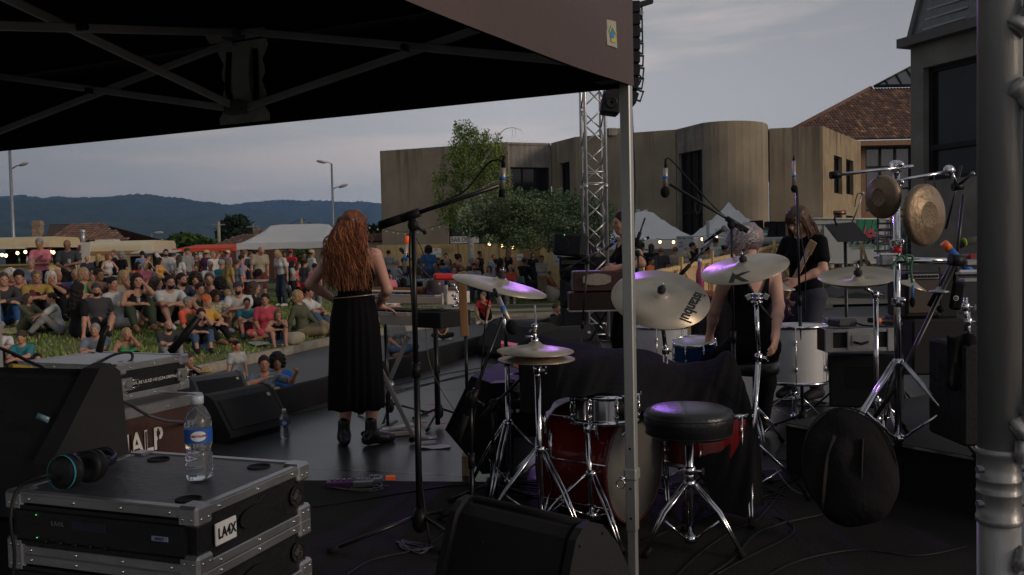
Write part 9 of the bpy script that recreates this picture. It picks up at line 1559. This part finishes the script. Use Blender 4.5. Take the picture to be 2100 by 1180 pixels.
child_mesh('hair',sdf_obj_mesh('hair',[('e',(0,.030,.045),(.108,.118,.108),None,.03),('e',(.115,.04,.0),(.045,.05,.05),None,.03),('cut',('e',(0,-.11,-.035),(.082,.08,.085))),('half',(0,0,-.07),(0,.3,-1)),('lump',.004,70)],.008,[None]),t,gh[1],m4)
strands(t,s,'hair_locks',gh,900,lambda r:(lambda a,z:((sin(a)*sqrt(1-z*z),cos(a)*sqrt(1-z*z),z),(.12+r.normal()*.025,.06+r.normal()*.025,r.normal()*.025),(sin(a)*.125+.05,.05+cos(a)*.13,.08*z+.04)))(r.uniform(-2.4,2.4),r.uniform(-.5,.98)),5,.0022,.0025,7,12,(.094,.110,.104))
GX,GY,rz = P(1650,600,7.7).x,7.7,R(-52);dn = M('dark_denim',(.022,.022,.040),.85,var=.25,bump=.2)
def gp_(s):return[('t_shirt',top_prims(s,'short',.012),.010,blkf),('trousers',bottom_prims(s,'long',.016),.011,dn),('shoe',shoe_prims(s,'l'),.012,SHO['k']),('shoe',shoe_prims(s,'r'),.012,SHO['k'])]
t,s,m4 = hero('long haired guitarist in black t-shirt standing and looking down at the guitar neck',GX,GY,rz,dict(pel=(0,0,.92),lean=.04,hl=P(1634,577,7.42),hr=P(1612,604,7.75),el=(1,.1,-.9),er=(-1,.2,-.5),fl=(.12,.0,.10),fr=(-.12,-.04,.10),hpitch=.50,hyaw=-.05,hcurl=.9),'d',parts=gp_)
for sgn in(-1,1):o = bpy.data.objects.new('eye',EM);COL.objects.link(o);o.parent = t;o.matrix_local = m4@Matrix.Translation((.031*sgn,-.082,.004))
o = bpy.data.objects.new('lips',LM);COL.objects.link(o);o.parent = t;o.matrix_local = m4@Matrix.Translation((0,-.088,-.055))
bh = [hm('hair_brown_a',(.085,.040,.024)),hm('hair_brown_b',(.045,.022,.014)),hm('hair_auburn',(.20,.085,.035))]
child_mesh('hair',sdf_obj_mesh('hair',[('e',(0,.024,.034),(.090,.104,.099),None,.03),('c',(.072,.02,-.03),(.09,-.02,-.30),.034,.026,.03),('c',(-.072,.02,-.03),(-.09,-.01,-.30),.034,.026,.03),('c',(0,.08,-.02),(0,.11,-.28),.07,.05,.04),('e',(0,-.078,.062),(.055,.022,.026),None,.02),('cut',('e',(0,-.10,-.045),(.064,.06,.085))),('lump',.003,80)],.008,[None]),t,bh[1],m4)
def spg(r):
 sd = r.choice([-1,1]);a = sd*r.uniform(.5,2.5);z = r.uniform(.0,.97);d = (sin(a)*sqrt(1-z*z),cos(a)*sqrt(1-z*z),z);L = r.uniform(.26,.44);x = sd*r.uniform(.065,.125);y = r.uniform(-.10,.12);return d,(x,y,-L),(sd*.115,.02+y*.3,-.02)
strands(t,s,'hair_locks',bh,800,spg,8,.0030,.006,7,16)
strands(t,s,'fringe',bh[:2],160,lambda r:((r.uniform(-.5,.5),-.35,.85),(r.uniform(-.055,.055),-.098,.028+r.uniform(-.01,.01)),(r.uniform(-.05,.05),-.10,.10)),9,.0030,.002,4,8)
gt = thing('electric_guitar','electric guitar with pale wooden neck pointing up held by the long haired guitarist','guitar',P(1600,625,7.6));a,b = P(1596,640,7.60),P(1660,512,7.35);d = (b-a).normalized();fr = frame(d,Vector((.6,-.8,0)));mt = Matrix((fr.col[0],fr.col[1],d)).transposed();g = MB();g.box(a.lerp(b,.55),(.045,.022,(b-a).length*.9),M('guitar_neck',(.40,.25,.13),.4),mt,.004);g.build('neck',gt);g = MB();g.box(b+d*.02,(.07,.016,.12),M('guitar_neck'),mt,.004)
g.build('headstock',gt);V,F = sdf_mesh([('e',(0,0,-.08),(.17,.025,.13),None,.05),('e',(.02,0,.10),(.13,.025,.11),None,.05),('cut',('e',(.13,0,.20),(.07,.06,.08)))],.009);g = MB();g.add([a-d*.06+mt@Vector(tuple(v))for v in V],[list(map(int,f))for f in F],M('guitar_body',(.035,.010,.035),.2),True);g.build('guitar_body',gt)
g = MB();[g.cyl(a+mt@Vector((x,-.018,0)),b+mt@Vector((x*.8,-.014,0)),.0008,CHR,4)for x in(-.015,-.009,-.003,.003,.009,.015)];g.build('strings',gt)
SX,SY,rz = P(1291,600,8.5).x,8.5,R(-76)
def sp_(s):return[('tank_top',top_prims(s,'tank',.014)+[('c',tuple(s['sl']),tuple(s['sl']*.7+s['el']*.3),.062,.06,.03)],.011,blkf),('trousers',bottom_prims(s,'long',.014),.012,blkf),('shoe',shoe_prims(s,'l'),.012,SHO['k']),('shoe',shoe_prims(s,'r'),.012,SHO['k'])]
t,s,m4 = hero('singer in black sleeveless top playing the harmonium, half hidden by the tent leg',SX,SY,rz,dict(pel=(0,0,.94),lean=.05,hl=P(1262,550,8.15),hr=P(1252,548,8.45),el=(1,.6,-.6),er=(-1,.6,-.6),fl=(.12,0,.10),fr=(-.12,0,.10),hpitch=.08,hcurl=.5),'a',cell=.010,parts=sp_)
child_mesh('hair',hmesh('short'),t,hairmat('darkbrown'),m4)
for sgn in(-1,1):o = bpy.data.objects.new('eye',EM);COL.objects.link(o);o.parent = t;o.matrix_local = m4@Matrix.Translation((.031*sgn,-.082,.004))
# stage light and haze
TSP = Vector((P(1215,100,13.2).x,13.2,4.25))
sl_ = thing('stage_spotlight','purple stage spotlight clamped high on the truss tower, hidden by the canopy','spotlight',TSP-Vector((0,0,.3)));L0 = TSP;dr = (Vector((1.4,5.3,.7))-L0).normalized();g = MB();g.tube([L0-dr*.22,L0-dr*.02,L0+dr*.02],[.07,.085,.10],BKM,20);g.build('lamp_body',sl_);g = MB();g.lathe(L0+dr*.021,[(0,0),(.085,0)],M('purple_lens',(.35,.12,1.0),.3,emit=6,var=0),dr,20,caps=False);g.build('lens',sl_);g = MB();g.cyl(L0-dr*.1,TSP+Vector((.0,.25,.05)),.02,BKM,10);g.build('yoke',sl_)
lt = bpy.data.lights.new('purple_spot','SPOT');lt.energy = 240;lt.color = (.42,.16,1.0);lt.spot_size = R(38);lt.spot_blend = .5;lt.shadow_soft_size = .08;lo_ = bpy.data.objects.new('purple_spot',lt);COL.objects.link(lo_);lo_.location = L0+dr*.12;lo_.rotation_euler = (-dr).to_track_quat('Z','Y').to_euler()
g = MB();g.box((0,1990,148),(14000,4200,300),None);hz = g.build('haze');hz['kind'] = 'stuff';hz['label'] = 'pale blue evening haze in front of the distant mountains';hmat = bpy.data.materials.new('haze_air');hmat.use_nodes = True;nt = hmat.node_tree;nt.nodes.clear();ov = nt.nodes.new('ShaderNodeOutputMaterial');pv = nt.nodes.new('ShaderNodeVolumePrincipled');pv.inputs['Color'].default_value = (.26,.50,.95,1);pv.inputs['Density'].default_value = .00016;pv.inputs['Anisotropy'].default_value = .2;nt.links.new(pv.outputs[0],ov.inputs['Volume']);hz.data.materials.clear();hz.data.materials.append(hmat)
for o in S.objects:
 if '_o' in o:del o['_o']
dup = [k for k,v in labels_seen.items()if v>1]
if dup:print('DUPLICATE LABELS',dup)
